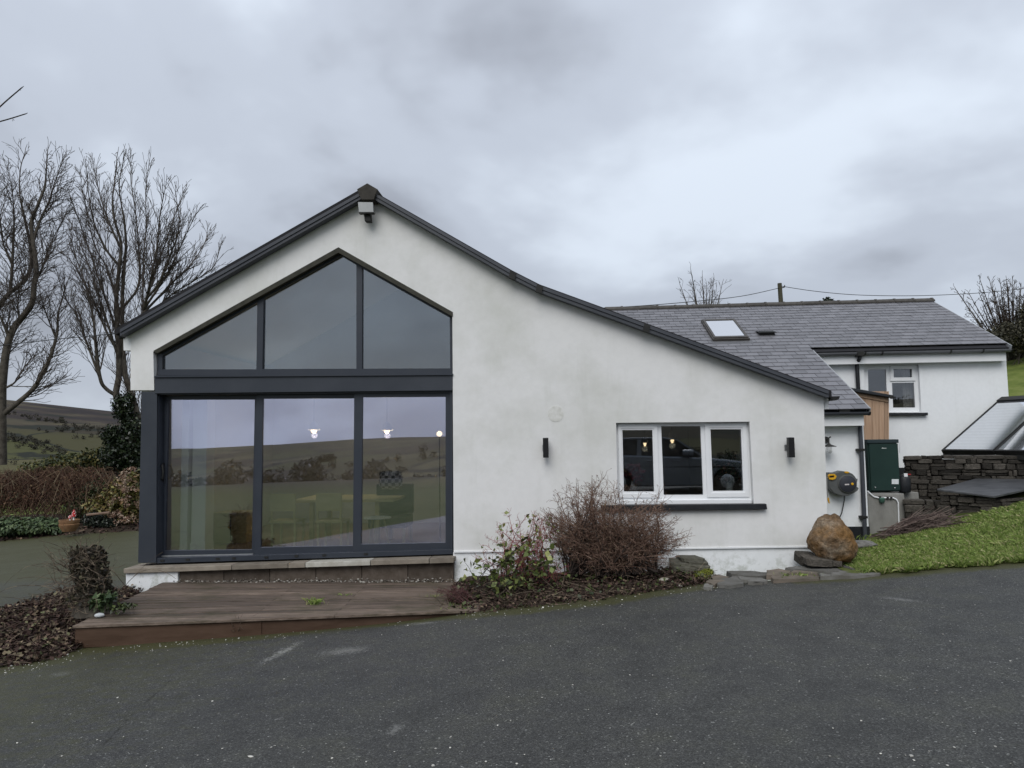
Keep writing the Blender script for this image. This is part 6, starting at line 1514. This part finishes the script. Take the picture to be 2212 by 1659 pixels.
twiggy('berry_shrub', 'open shrub with reddish pink twigs and scattered green leaves left of the brown shrub', poly_r, [(1105, 1290), (1130, 1290), (1150, 1285), (1090, 1296), (1190, 1275)], Y0 - 0.85, 60, dict(PS, prob=0.75, ang=(35, 70)), 0.14, 0.045, M_red, M_shrubstem, 12, depth=0.3, r0=0.008, leaves=[(0.10, 0.055, M_gl)])
poly_br = [(1005, 1195), (1040, 1175), (1070, 1190), (1100, 1160), (1150, 1150), (1195, 1170), (1205, 1230), (1180, 1270), (1080, 1290), (1000, 1280), (985, 1230)]
twiggy('bramble', 'straggling bramble with green leaves at the right end of the deck', poly_br, [(1020, 1300), (1060, 1304), (1110, 1300), (1160, 1296), (1000, 1296)], Y0 - 1.15, 26, dict(PS, prob=0.35, up=-0.02), 0.10, 0.10, M_shrubstem, M_shrubstem, 14, depth=0.25, r0=0.006, lv=1, leaves=[(0.85, 0.075, M_gl), (0.5, 0.06, leafmat('bramble_dark', [(0, (0.018, 0.026, 0.010)), (1, (0.065, 0.080, 0.028))]))], cat='bramble')
poly_d = [(925, 1285), (950, 1272), (990, 1262), (1010, 1270), (1010, 1300), (960, 1302)]
twiggy('bramble', 'low purple red twigs spreading over the right end of the deck', poly_d, [(1015, 1310), (1025, 1305)], Y0 - 1.4, 22, dict(PS, prob=0.6, up=-0.02), 0.12, 0.05, leafmat('purple_twig', [(0, (0.06, 0.022, 0.022)), (1, (0.14, 0.065, 0.06))]), M_shrubstem, 15, depth=0.25, r0=0.005, lv=1, cat='bramble')
def litter(name, label, G, n, size, mt, lo=0.0, hi=1.0, lift=0.02, seed=1, ntw=0, tmat=None):
    rng = np.random.default_rng(seed); ny, nx, _ = G.shape
    j = rng.uniform(lo, hi, n) * (ny - 1.001); i = rng.random(n) * (nx - 1.001); ji, ii_ = j.astype(int), i.astype(int); fj, fi = (j - ji)[:, None], (i - ii_)[:, None]
    P = (G[ji, ii_] * (1 - fj) + G[ji + 1, ii_] * fj) * (1 - fi) + (G[ji, ii_ + 1] * (1 - fj) + G[ji + 1, ii_ + 1] * fj) * fi
    P[:, 2] += rng.random(n) * lift
    tag(put(name, leaf_mesh(name, P, size, rng, flat=0.45, aspect=0.75), mt), label, 'leaf litter', kind='stuff')
    if ntw:
        s_ = []
        for p in P[rng.integers(0, n, ntw)]:
            a = rng.uniform(0, 6.283); l = rng.uniform(0.08, 0.38); d = np.array([math.cos(a), math.sin(a) * 0.8, rng.normal(0, 0.18)]); q = p + d * l * 0.5 + np.array([0, 0, 0.03]); r = q + d * l * 0.5 + np.array([0, 0, rng.normal(0, 0.03)])
            s_ += [(*p, *q, 0.0035, 0.003), (*q, *r, 0.003, 0.002)]
        tag(put('fallen_twigs', seg_mesh('fallen_twigs', s_, 3), tmat), label.replace('dead leaves', 'dead twigs'), 'twigs', kind='stuff')
M_dead = leafmat('dead_leaf', [(0, (0.018, 0.011, 0.010)), (0.45, (0.044, 0.026, 0.022)), (0.75, (0.080, 0.050, 0.040)), (0.93, (0.130, 0.090, 0.065)), (1, (0.26, 0.20, 0.13))], rough=0.8, spec=0.15)
M_strw = leafmat('dead_twig', [(0, (0.05, 0.035, 0.026)), (0.6, (0.11, 0.080, 0.058)), (1, (0.26, 0.21, 0.15))], rough=0.85)
litter('dead_leaves', 'brown dead leaves covering the flower bed under the shrubs', BEDF, 6500, 0.036, M_dead, 0.02, 0.8, 0.05, 1, 420, M_strw)
litter('dead_leaves', 'heap of purple brown dead leaves left of the deck', BEDL, 6500, 0.045, M_dead, 0.0, 1.0, 0.06, 2, 260, M_strw)
litter('dry_straw', 'pale broken straw and leaf bits over the heap left of the deck', BEDL, 900, 0.05, leafmat('straw', [(0, (0.10, 0.075, 0.05)), (0.6, (0.20, 0.16, 0.10)), (1, (0.10, 0.12, 0.05))], rough=0.85), 0.0, 1.0, 0.07, 12)
litter('ivy_leaves', 'green weed and ivy leaves sprinkled through the front flower bed', BEDF, 620, 0.05, leafmat('weed', [(0, (0.020, 0.030, 0.010)), (1, (0.080, 0.100, 0.030))]), 0.05, 0.6, 0.08, 3)
litter('border_litter', 'dark leaf litter on the soil of the left border', BEDB, 3500, 0.10, M_dead, 0.0, 0.5, 0.05, 4)
# ivy covered stump
sy = 8.0
sb_ = at(205, 1300, sy); stp = at(188, 1190, sy)
SP = empty('tree_stump', (sb_.x, sb_.y, sb_.z), 'dead tree stump wrapped in dry ivy beside the deck', 'stump')
ring = []
mb = MB(); H_ = stp.z - sb_.z
prof_ = [(0.26, -0.12), (0.20, 0.0), (0.16, 0.12), (0.14, 0.3), (0.15, H_ * 0.85), (0.13, H_), (0.04, H_ + 0.02)]
mb.lathe((0, 0, 0), prof_, 22)
for i, v in enumerate(mb.v):
    d = Vector((v[0], v[1], 0)); n_ = noise.fractal(Vector(v) * 5, 1.0, 2.0, 4); f = v[2] / H_
    x_ = sb_.x + (stp.x - sb_.x) * f; mb.v[i] = (x_ + d.x * (1 + 0.28 * n_), sb_.y + d.y * (1 + 0.28 * n_), sb_.z + v[2] + 0.04 * n_)
mb.build('trunk', M_bark, SP, smooth=True)
P = []; rgs = np.random.default_rng(3)
for _ in range(3600):
    f = rgs.random() ** 0.8; a = rgs.uniform(0, 6.283); r = np.interp(f, [0, 0.3, 0.8, 1], [0.27, 0.165, 0.165, 0.15]) * rgs.uniform(0.85, 1.2)
    r *= 0.92 + 0.22 * noise.noise(Vector((math.cos(a) * 1.5, math.sin(a) * 1.5, f * 4)));  P.append((sb_.x + (stp.x - sb_.x) * f + math.cos(a) * r, sb_.y + math.sin(a) * r, sb_.z + f * H_ * 1.03))
for _ in range(260):
    a = rgs.uniform(0, 6.283); r = 0.15 * math.sqrt(rgs.random()); P.append((stp.x + math.cos(a) * r, stp.y + math.sin(a) * r, stp.z + rgs.uniform(0, 0.05)))
put('ivy', leaf_mesh('ivy', np.array(P), 0.036, rgs, droop=0.6, aspect=0.8), leafmat('dry_ivy', [(0, (0.016, 0.014, 0.010)), (0.5, (0.042, 0.036, 0.022)), (0.8, (0.075, 0.062, 0.040)), (1, (0.12, 0.115, 0.06))], rough=0.6), SP)
segs = []; rg_ = random.Random(6)
for i in range(110):
    f = rg_.random(); p = Vector((sb_.x + (stp.x - sb_.x) * f + rg_.uniform(-0.2, 0.2), sb_.y - 0.15 + rg_.uniform(-0.1, 0.1), sb_.z + f * H_)); d = Vector((rg_.gauss(0, 0.7), rg_.gauss(-0.2, 0.4), rg_.uniform(-0.3, 1)))
    grow(rg_, segs, p, d, rg_.uniform(0.12, 0.4), 0.004, 1, dict(PS, tips=[], prob=0.2))
for i in range(13):   # bramble arches over the leaf heap
    p = atg(rg_.uniform(150, 290), rg_.uniform(1290, 1330)) + Vector((0, 0, 0.15)); grow(rg_, segs, p, Vector((rg_.uniform(-1.2, 0.7), -0.3, 0.9)), rg_.uniform(0.5, 1.1), 0.0045, 1, dict(PS, tips=[], prob=0.06, up=-0.10, wig=0.05, step=0.06))
put('runners', seg_mesh('runners', segs, 4), M_strw, SP)
# leafy weeds by the stump
shrub('weed', 'small green strawberry like weed at the foot of the stump', 'weed', [(218, 1300, 16, 11), (235, 1292, 14, 10)], 130, 0.085, M_cover, 7.75, 6, flat=0.3, stem_r=0.003)
shrub('weed', 'low green creeping weed on the left corner of the deck', 'weed', [(255, 1313, 22, 5), (275, 1308, 16, 4)], 160, 0.045, leafmat('weed', []), 7.75, 3, flat=0.5, stem_r=0.002)
shrub('moss_clump', 'bright yellow green moss cushion on the stone stack', 'moss', [(1515, 1243, 17, 9), (1528, 1235, 13, 6), (1503, 1250, 14, 7)], 2600, 0.022, leafmat('moss', [(0, (0.085, 0.105, 0.012)), (0.6, (0.190, 0.210, 0.030)), (1, (0.28, 0.29, 0.06))], rough=0.9), Y0 - 0.62, 0, flat=0.2)
def tuft(u, v, Yd, n, h, lab, z=None, spread=0.05):
    p = atz(u, v, z) if z is not None else atg(u, v); rng = np.random.default_rng(int(u))
    X = p.x + rng.normal(0, spread, n); Y = p.y + rng.normal(0, spread * 0.5, n)
    tag(put('grass_tuft', blades('grass_tuft', X, Y, np.full(n, p.z - 0.005), h, 0.0022, rng, 0.6), M_blade), lab, 'grass tuft')
tuft(680, 1305, 0, 90, 0.075, 'green grass tuft growing through the middle of the deck', zd)
tuft(745, 1286, 0, 30, 0.035, 'small weed tuft near the back of the deck', zd)
tuft(935, 1289, 0, 30, 0.04, 'weed tuft at the right end of the deck', zd)
tuft(1720, 1248, 0, 120, 0.07, 'grass tuft growing between the flagstones', None, 0.10)
for i, (u, v, n, h, lab) in enumerate(((1010, 1320, 60, 0.06, 'grass tuft at the kerb below the brambles'), (820, 1337, 60, 0.05, 'straggly grass under the right part of the deck fascia'), (640, 1352, 40, 0.05, 'weeds under the middle of the deck fascia'), (1830, 1195, 130, 0.09, 'longer grass around the foot of the boulder'), (1885, 1168, 80, 0.10, 'long grass below the downpipe'))):
    tuft(u, v, 0, n, h, lab, None, 0.16)
segs = []; rg_ = random.Random(40); P0 = dict(PS, tips=[], prob=0.5)
p = atg(512, 1374); 
for i in range(9): grow(rg_, segs, p, Vector((rg_.gauss(0, 0.35), -0.1, 1)), rg_.uniform(0.1, 0.2), 0.006, 1, P0)
tag(put('dead_weed', seg_mesh('dead_weed', segs, 4), M_strw), 'dead weed stalks growing up the joint of the deck fascia', 'weed')
# heap of cut twigs by the concrete base
segs = []; rg_ = random.Random(44); yh = 11.55
for i in range(900):
    u = rg_.uniform(1882, 2030); top = np.interp(u, [1882, 1930, 1960, 2000, 2035], [1172, 1140, 1122, 1118, 1140]); v = rg_.uniform(top, 1185)
    p = at(u, v, yh + rg_.uniform(-0.35, 0.25)); d = Vector((1, rg_.gauss(0, 0.35), rg_.gauss(0.28, 0.16))).normalized(); l = rg_.uniform(0.2, 0.55); q = p + d * l * 0.5 + Vector((0, 0, 0.02)); r = q + (d + Vector((0, rg_.gauss(0, .15), rg_.gauss(-0.15, 0.2)))).normalized() * l * 0.5
    segs += [(*(p - d * l * 0.4), *q, 0.006, 0.0045), (*q, *r, 0.0045, 0.0025)]
tag(put('brushwood_heap', seg_mesh('brushwood_heap', segs, 4), leafmat('cut_twig', [(0, (0.045, 0.030, 0.026)), (0.5, (0.100, 0.070, 0.060)), (1, (0.21, 0.16, 0.135))], rough=0.85)), 'heap of cut pinkish brown twigs in front of the concrete base', 'brushwood')

# ================================================================== things inside, seen through the glass
M_lamp = mat('lamp_enamel', (0.5, 0.48, 0.44), rough=0.4)
M_bulb = emis('bulb', (1.0, 0.74, 0.44), 3.0)
def pendant(u, v, Yd, lab, r=0.12):
    p = at(u, v, Yd); e_ = empty('pendant_lamp', p, lab, 'pendant lamp', 'lit pendant lamps in the room')
    MB().lathe(p, [(0.02, 0.14), (0.05, 0.11), (r * 0.8, 0.02), (r, 0.0), (r * 0.95, -0.004), (0.04, 0.085)], 22).build('shade', M_lamp, e_, smooth=True)
    MB().lathe(p, [(0.012, 0.035), (r * 0.40, 0.005), (r * 0.42, -0.02), (r * 0.25, -0.05), (0.01, -0.06)], 16).build('bulb', M_bulb, e_, smooth=True)
    MB().tube([p + Vector((0, 0, 0.12)), p + Vector((0, 0, 0.9))], 0.004, 6).build('flex', M_dark, e_)
    ld = bpy.data.lights.new('lamp_glow', 'POINT'); ld.energy = 12 if r > 0.1 else 0.5; ld.color = (1.0, 0.80, 0.55); ld.shadow_soft_size = 0.05
    lo_ = bpy.data.objects.new('lamp_glow', ld); COL.objects.link(lo_); lo_.parent = e_; lo_.location = (0, 0, -0.10)
pendant(678, 928, Y0 + 2.3, 'lit pendant lamp seen through the middle glass door')
pendant(836, 929, Y0 + 2.6, 'lit pendant lamp seen through the right glass door')
pendant(1452, 949, Y0 + 2.0, 'small lit lamp seen through the middle pane of the casement window', 0.07)
pendant(1393, 956, Y0 + 2.0, 'small lit lamp seen through the left pane of the casement window', 0.06)
gp = at(949, 937, Y0 + 1.6); gl = empty('globe_lamp', gp, 'round lit globe lamp at the right edge of the right glass door', 'lamp')
MB().lathe(gp, [(0.004, -0.045), (0.03, -0.034), (0.044, -0.012), (0.044, 0.012), (0.03, 0.034), (0.004, 0.045)], 16).build('globe', emis('globe', (1.0, 0.72, 0.42), 3.0), gl, smooth=True)
MB().tube([gp + Vector((0, 0, -0.04)), Vector((gp.x, gp.y, zf))], 0.008, 8).build('stand', M_dark, gl)
M_wood = mat('light_wood', (0.52, 0.43, 0.22), (0.62, 0.52, 0.28), rough=0.55, scale=3, stretch=(1, 1, 4))
def furniture():
    Yt = Y0 + 1.1
    x0, x1 = at(668, 1150, Yt).x, at(810, 1150, Yt).x; zt_ = zf + 0.72
    e_ = empty('dining_table', ((x0 + x1) / 2, Yt + 0.4, zf), 'pale wooden dining table seen through the middle glass door', 'table')
    MB().box(x0 - 0.25, x1 + 0.3, Yt - 0.08, Yt + 0.95, zt_ - 0.04, zt_).build('table_top', M_wood, e_, 0.006)
    for x in (x0, x1):
        for y in (Yt, Yt + 0.85): MB().box(x, x + 0.06, y, y + 0.06, zf, zt_ - 0.04).build('leg', M_wood, e_)
    for u, lab in ((640, 'wooden chair at the left end of the dining table'), (735, 'wooden chair tucked in the middle of the dining table')):
        x = at(u, 1150, Yt).x; y = Yt - 0.35; c = empty('dining_chair', (x, y, zf), lab, 'chair', 'chairs at the dining table')
        MB().box(x - 0.2, x + 0.2, y - 0.2, y + 0.2, zf + 0.43, zf + 0.46).build('seat', M_wood, c)
        for a in (-0.18, 0.16):
            for b_ in (-0.18, 0.16): MB().box(x + a, x + a + 0.03, y + b_, y + b_ + 0.03, zf, zf + 0.43).build('leg', M_wood, c)
        MB().box(x - 0.19, x + 0.19, y - 0.2, y - 0.175, zf + 0.6, zf + 0.85).build('backrest', M_wood, c)
        for a in (-0.18, 0.16): MB().box(x + a, x + a + 0.025, y - 0.2, y - 0.175, zf + 0.46, zf + 0.6).build('back_post', M_wood, c)
    Ys = Y0 + 0.75; p = at(815, 1117, Ys); s_ = empty('side_table', (p.x, Ys, zf), 'small white round side table on splayed wooden legs behind the right door', 'side table')
    MB().lathe((p.x, Ys, p.z), [(0.20, -0.018), (0.205, -0.008), (0.2, 0.0)], 28).build('table_top', M_inwhite, s_, smooth=True)
    for k in range(3):
        a = k * 2.094 + 0.5; MB().tube([(p.x + math.cos(a) * 0.1, Ys + math.sin(a) * 0.1, p.z - 0.018), (p.x + math.cos(a) * 0.19, Ys + math.sin(a) * 0.19, zf)], 0.014, 8).build('leg', M_wood, s_)
    Yc = Y0 + 1.6; a, b_ = at(463, 1108, Yc), at(532, 1158, Yc); cb = empty('wooden_chest', ((a.x + b_.x) / 2, Yc, zf), 'low pale wooden chest behind the left glass door', 'chest')
    MB().box(a.x, b_.x, Yc, Yc + 0.45, zf, a.z - 0.03).build('carcass', M_wood, cb, 0.005); MB().box(a.x - 0.02, b_.x + 0.02, Yc - 0.02, Yc + 0.47, a.z - 0.028, a.z).build('lid', M_wood, cb, 0.004)
    MB().box(a.x + (b_.x - a.x) * 0.5, a.x + (b_.x - a.x) * 0.5 + 0.012, Yc - 0.006, Yc, zf + 0.03, a.z - 0.05).build('seam', M_dark, cb)
    # chair with a chequered cushion
    Yq = Y0 + 1.25; p = at(832, 1060, Yq); ch = empty('armchair', (p.x, Yq, zf), 'dark armchair behind the right glass door', 'chair')
    MB().box(p.x - 0.3, p.x + 0.3, Yq + 0.1, Yq + 0.65, zf + 0.25, zf + 0.42).build('seat', M_blacksill, ch, 0.02); MB().box(p.x - 0.3, p.x + 0.3, Yq + 0.6, Yq + 0.72, zf + 0.42, zf + 0.9).build('backrest', M_blacksill, ch, 0.02)
    for a_ in (-0.28, 0.24):
        for b2 in (0.12, 0.6): MB().box(p.x + a_, p.x + a_ + 0.04, Yq + b2, Yq + b2 + 0.04, zf, zf + 0.25).build('leg', M_wood, ch)
    m = bpy.data.materials.new('check'); t, b = nodes(m); tc = N(t, 'ShaderNodeTexCoord'); ck = N(t, 'ShaderNodeTexChecker', i_Scale=18.0); ck.inputs[1].default_value = (0.5, 0.47, 0.46, 1); ck.inputs[2].default_value = (0.03, 0.026, 0.026, 1); t.links.new(tc.outputs['Object'], ck.inputs[0]); t.links.new(ck.outputs[0], b.inputs['Base Color'])
    zc = at(832, 1040, Yq).z; w = 0.19
    mb = MB(); n = 9
    for sgn in (-1, 1):
        for i in range(n):
            for j in range(n):
                x, z = (i / (n - 1) - .5) * 2, (j / (n - 1) - .5) * 2; mb.v.append((p.x + x * w * (1 - 0.06 * z * z), Yq + 0.35 + sgn * 0.07 * (1 - x * x) ** .6 * (1 - z * z) ** .6, zc + z * 0.145 * (1 - 0.06 * x * x)))
        o_ = 0 if sgn < 0 else n * n
        for i in range(n - 1):
            for j in range(n - 1): mb.f.append((o_ + i * n + j, o_ + i * n + j + 1, o_ + (i + 1) * n + j + 1, o_ + (i + 1) * n + j))
    tag(mb.build('cushion', m, smooth=True), 'black and white chequered cushion behind the right glass door', 'cushion')
    # vase of flowers in the casement window
    Yv = Y0 + 0.42; b0 = at(1576, 1062, Yv); va = empty('flower_vase', b0, 'white vase of dried flowers behind the right pane of the casement window', 'vase')
    MB().lathe(b0, [(0.05, -0.04), (0.055, 0.0), (0.04, 0.09), (0.045, 0.12)], 16).build('vase', M_inwhite, va, smooth=True)
    for (nm, mt, n_, sz, rr_) in (('leaves', leafmat('vase_leaf', [(0, (0.02, 0.035, 0.015)), (1, (0.07, 0.10, 0.04))]), 420, 0.06, 0.20), ('flowers', leafmat('vase_flower', [(0, (0.35, 0.16, 0.05)), (0.5, (0.30, 0.09, 0.06)), (1, (0.45, 0.25, 0.22))]), 200, 0.04, 0.21)):
        P_, d_ = leaf_blob(rgl, (b0.x, b0.y, b0.z + 0.33), (rr_, 0.13, rr_ * 1.05), n_, 0.5); put(nm, leaf_mesh(nm, P_, sz, rgl), mt, va)
    # red poinsettia in the left pane
    Yv = Y0 + 0.5; b0 = at(1368, 1062, Yv); va = empty('red_plant', b0, 'red leaved pot plant behind the left pane of the casement window', 'pot plant')
    MB().lathe(b0, [(0.05, -0.04), (0.065, 0.10), (0.07, 0.10)], 16).build('pot', M_terra, va, smooth=True)
    P_, d_ = leaf_blob(rgl, (b0.x, b0.y, b0.z + 0.27), (0.15, 0.1, 0.09), 120, 0.5); put('leaves', leaf_mesh('leaves', P_, 0.09, rgl), leafmat('poinsettia', [(0, (0.25, 0.015, 0.03)), (1, (0.45, 0.03, 0.06))]), va)
    MB().tube([b0 + Vector((0, 0, 0.08)), b0 + Vector((0, 0, 0.25))], 0.008, 6).build('stem', M_stemb, va)
    for u in (1344, 1362): pass
furniture()

# ================================================================== behind the camera, seen mirrored in the glass
def car():
    X0, X1, Yn, W = 0.55, 5.15, 0.45, 1.80; zg_ = h1(2.8, -0.4)
    e_ = empty('parked_car', (2.8, -0.45, zg_), 'silver grey car mirrored in the panes of the casement window', 'car')
    mp_ = bpy.data.materials.new('car_paint'); t, b = nodes(mp_); b.inputs['Base Color'].default_value = (0.20, 0.215, 0.24, 1); b.inputs['Metallic'].default_value = 0.6; b.inputs['Roughness'].default_value = 0.3; b.inputs['Coat Weight'].default_value = 0.6
    mgl = mat('car_glass', (0.010, 0.012, 0.014), rough=0.08, spec=0.7)
    Lb = X1 - X0
    pr = [(0.0, 0.45), (0.02, 0.75), (0.06, 0.98), (1.0, 1.02), (2.6, 0.98), (3.3, 0.93), (4.1, 0.84), (4.5, 0.70), (4.6, 0.45), (4.55, 0.28)]
    def arch(cx): return [(cx + 0.36 * math.cos(a), 0.33 + 0.36 * math.sin(a)) for a in np.linspace(0.0, math.pi, 9)]
    low = [(4.10, 0.22)] + [(x, max(z, 0.22)) for x, z in arch(3.72)] + [(3.3, 0.20), (1.32, 0.20)] + [(x, max(z, 0.22)) for x, z in arch(0.90)] + [(0.5, 0.24), (0.06, 0.28)]
    MB().slab([[Vector((X0 + x, Yn, zg_ + z)) for x, z in pr + low]], (0, -W, 0)).build('body', mp_, e_, 0.05)
    cab = [(0.15, 0.98), (0.62, 1.38), (1.0, 1.46), (2.1, 1.47), (2.45, 1.42), (3.15, 0.96)]
    MB().slab([[Vector((X0 + x, Yn - 0.14, zg_ + z)) for x, z in cab]], (0, -(W - 0.28), 0)).build('windows', mgl, e_, 0.04)
    roofp = [(0.58, 1.385), (1.0, 1.475), (2.1, 1.488), (2.47, 1.43), (2.38, 1.40), (2.05, 1.435), (1.0, 1.42), (0.66, 1.355)]
    MB().slab([[Vector((X0 + x, Yn - 0.12, zg_ + z)) for x, z in roofp]], (0, -(W - 0.24), 0)).build('roof', mp_, e_, 0.02)
    for side in (Yn - 0.115, Yn - W + 0.085):
        MB().slab([[Vector((X0 + x, side, zg_ + z)) for x, z in ((2.38, 1.44), (2.47, 1.43), (3.22, 0.95), (3.10, 0.95))]], (0, 0.03, 0)).build('pillar', mp_, e_)
        MB().slab([[Vector((X0 + x, side, zg_ + z)) for x, z in ((1.42, 1.43), (1.52, 1.43), (1.50, 1.0), (1.38, 1.0))]], (0, 0.03, 0)).build('pillar', mp_, e_)
    MB().box(X0 + 2.55, X0 + 2.85, Yn - 0.02, Yn + 0.16, zg_ + 1.0, zg_ + 1.16).build('wing_mirror', mp_, e_, 0.05)
    for cx in (0.90, 3.72):
        for y, s_ in ((Yn - 0.02, -1), (Yn - W + 0.22, -1)):
            w_ = MB().lathe((X0 + cx, y, zg_ + 0.325), [(0.19, 0), (0.30, 0.0), (0.325, -0.03), (0.325, -0.17), (0.30, -0.2), (0.19, -0.2)], 28, 'Y').build('wheel', mat('tyre', (0.012, 0.012, 0.012), rough=0.85), e_, smooth=True)
            MB().lathe((X0 + cx, y + 0.003, zg_ + 0.325), [(0.05, 0.0), (0.17, 0.004), (0.20, -0.01), (0.20, -0.12)], 24, 'Y').build('rim', M_metal, w_, smooth=True)
    for x in (1.62, 2.32): MB().box(X0 + x, X0 + x + 0.2, Yn, Yn + 0.03, zg_ + 0.86, zg_ + 0.89).build('door_handle', mp_, e_, 0.01)
    for y in (Yn - 0.35, Yn - W + 0.05): MB().box(X0 + 4.42, X0 + 4.57, y, y + 0.3, zg_ + 0.60, zg_ + 0.72).build('headlight', M_glassW, e_, 0.02)
    for y in (Yn - 0.3, Yn - W + 0.05): MB().box(X0 - 0.005, X0 + 0.08, y, y + 0.25, zg_ + 0.75, zg_ + 0.92).build('tail_light', M_cap, e_, 0.01)
car()
# wood on the valley floor
rgw = np.random.default_rng(23); P = []; Nn = []; segs = []
for i in range(110):
    b_ = math.radians(rgw.choice([-34, -24, -20, -13, -6, 8]) + rgw.normal(0, 4.5)); r = rgw.uniform(60, 150); x, y = math.sin(b_) * r, -math.cos(b_) * r; z = h1(x, y); H_ = rgw.uniform(2.2, 6.0) * (r / 100)
    p, d = leaf_blob(rgw, (x, y, z + H_ * 0.55), (H_ * 0.45, H_ * 0.45, H_ * 0.5), 420, 0.35); P.append(p); Nn.append(d); segs.append((x, y, z - 0.3, x, y, z + H_ * 0.7, 0.25, 0.08))
W_ = empty('far_wood', (0, -80, -5), 'dark wood in the valley mirrored in the glass doors', 'wood'); W_['kind'] = 'stuff'
put('crowns', leaf_mesh('crowns', np.concatenate(P), 0.5, rgw, normals=np.concatenate(Nn)), leafmat('wood_leaf', [(0, (0.016, 0.018, 0.012)), (0.5, (0.045, 0.044, 0.028)), (0.8, (0.10, 0.088, 0.07)), (1, (0.26, 0.24, 0.22))], rough=0.8), W_)
put('trunks', seg_mesh('trunks', segs, 5), M_bark, W_)


# hedgerow trees on the far slopes, behind the camera and on the moor
def far_trees(name, label, spots, size, mt):
    P, Nn, sg = [], [], []
    for x, y, H in spots:
        z = h1(x, y); p, d = leaf_blob(rgw, (x, y, z + H * 0.45), (H * 0.55, H * 0.55, H * 0.5), 46, 0.3); P.append(p); Nn.append(d); sg.append((x, y, z - 0.5, x, y, z + H * 0.5, H * 0.05, H * 0.03))
    e_ = empty(name, (spots[0][0], spots[0][1], h1(spots[0][0], spots[0][1])), label, 'wood'); e_['kind'] = 'stuff'
    put('crowns', leaf_mesh('crowns', np.concatenate(P), size, rgw, normals=np.concatenate(Nn)), mt, e_); put('trunks', seg_mesh('trunks', sg, 4), M_bark, e_)
M_far = leafmat('far_tree', [(0, (0.020, 0.020, 0.014)), (0.6, (0.040, 0.038, 0.026)), (1, (0.075, 0.068, 0.050))], rough=0.9)
sp_ = []
for L_ in range(26):
    b0, r0 = rgw.uniform(-42, 25), rgw.uniform(170, 700); db, dr = rgw.normal(0, 6), rgw.normal(0, 60)
    for k in range(int(rgw.integers(8, 26))):
        f = rgw.random(); b_ = math.radians(b0 + db * f * 2); r = r0 + dr * f; sp_.append((math.sin(b_) * r, -math.cos(b_) * r, rgw.uniform(3, 8)))
far_trees('hedgerow_trees', 'dark hedgerow trees on the hillside mirrored in the glass doors', sp_, 1.6, M_far)
sp_ = []
for L_ in range(16):
    b0, r0 = rgw.uniform(-44, -30), rgw.uniform(450, 1050); db, dr = rgw.normal(0, 2.0), rgw.normal(0, 50)
    for k in range(int(rgw.integers(10, 34))):
        f = rgw.normal(0, 0.6); b_ = math.radians(b0 + db * f); r = r0 + dr * f + rgw.normal(0, 12); sp_.append((math.sin(b_) * r, math.cos(b_) * r, rgw.uniform(2.5, 5.5)))
far_trees('moor_wood', 'dark patches of trees on the moorland hill at far left', sp_, 1.3, M_far)
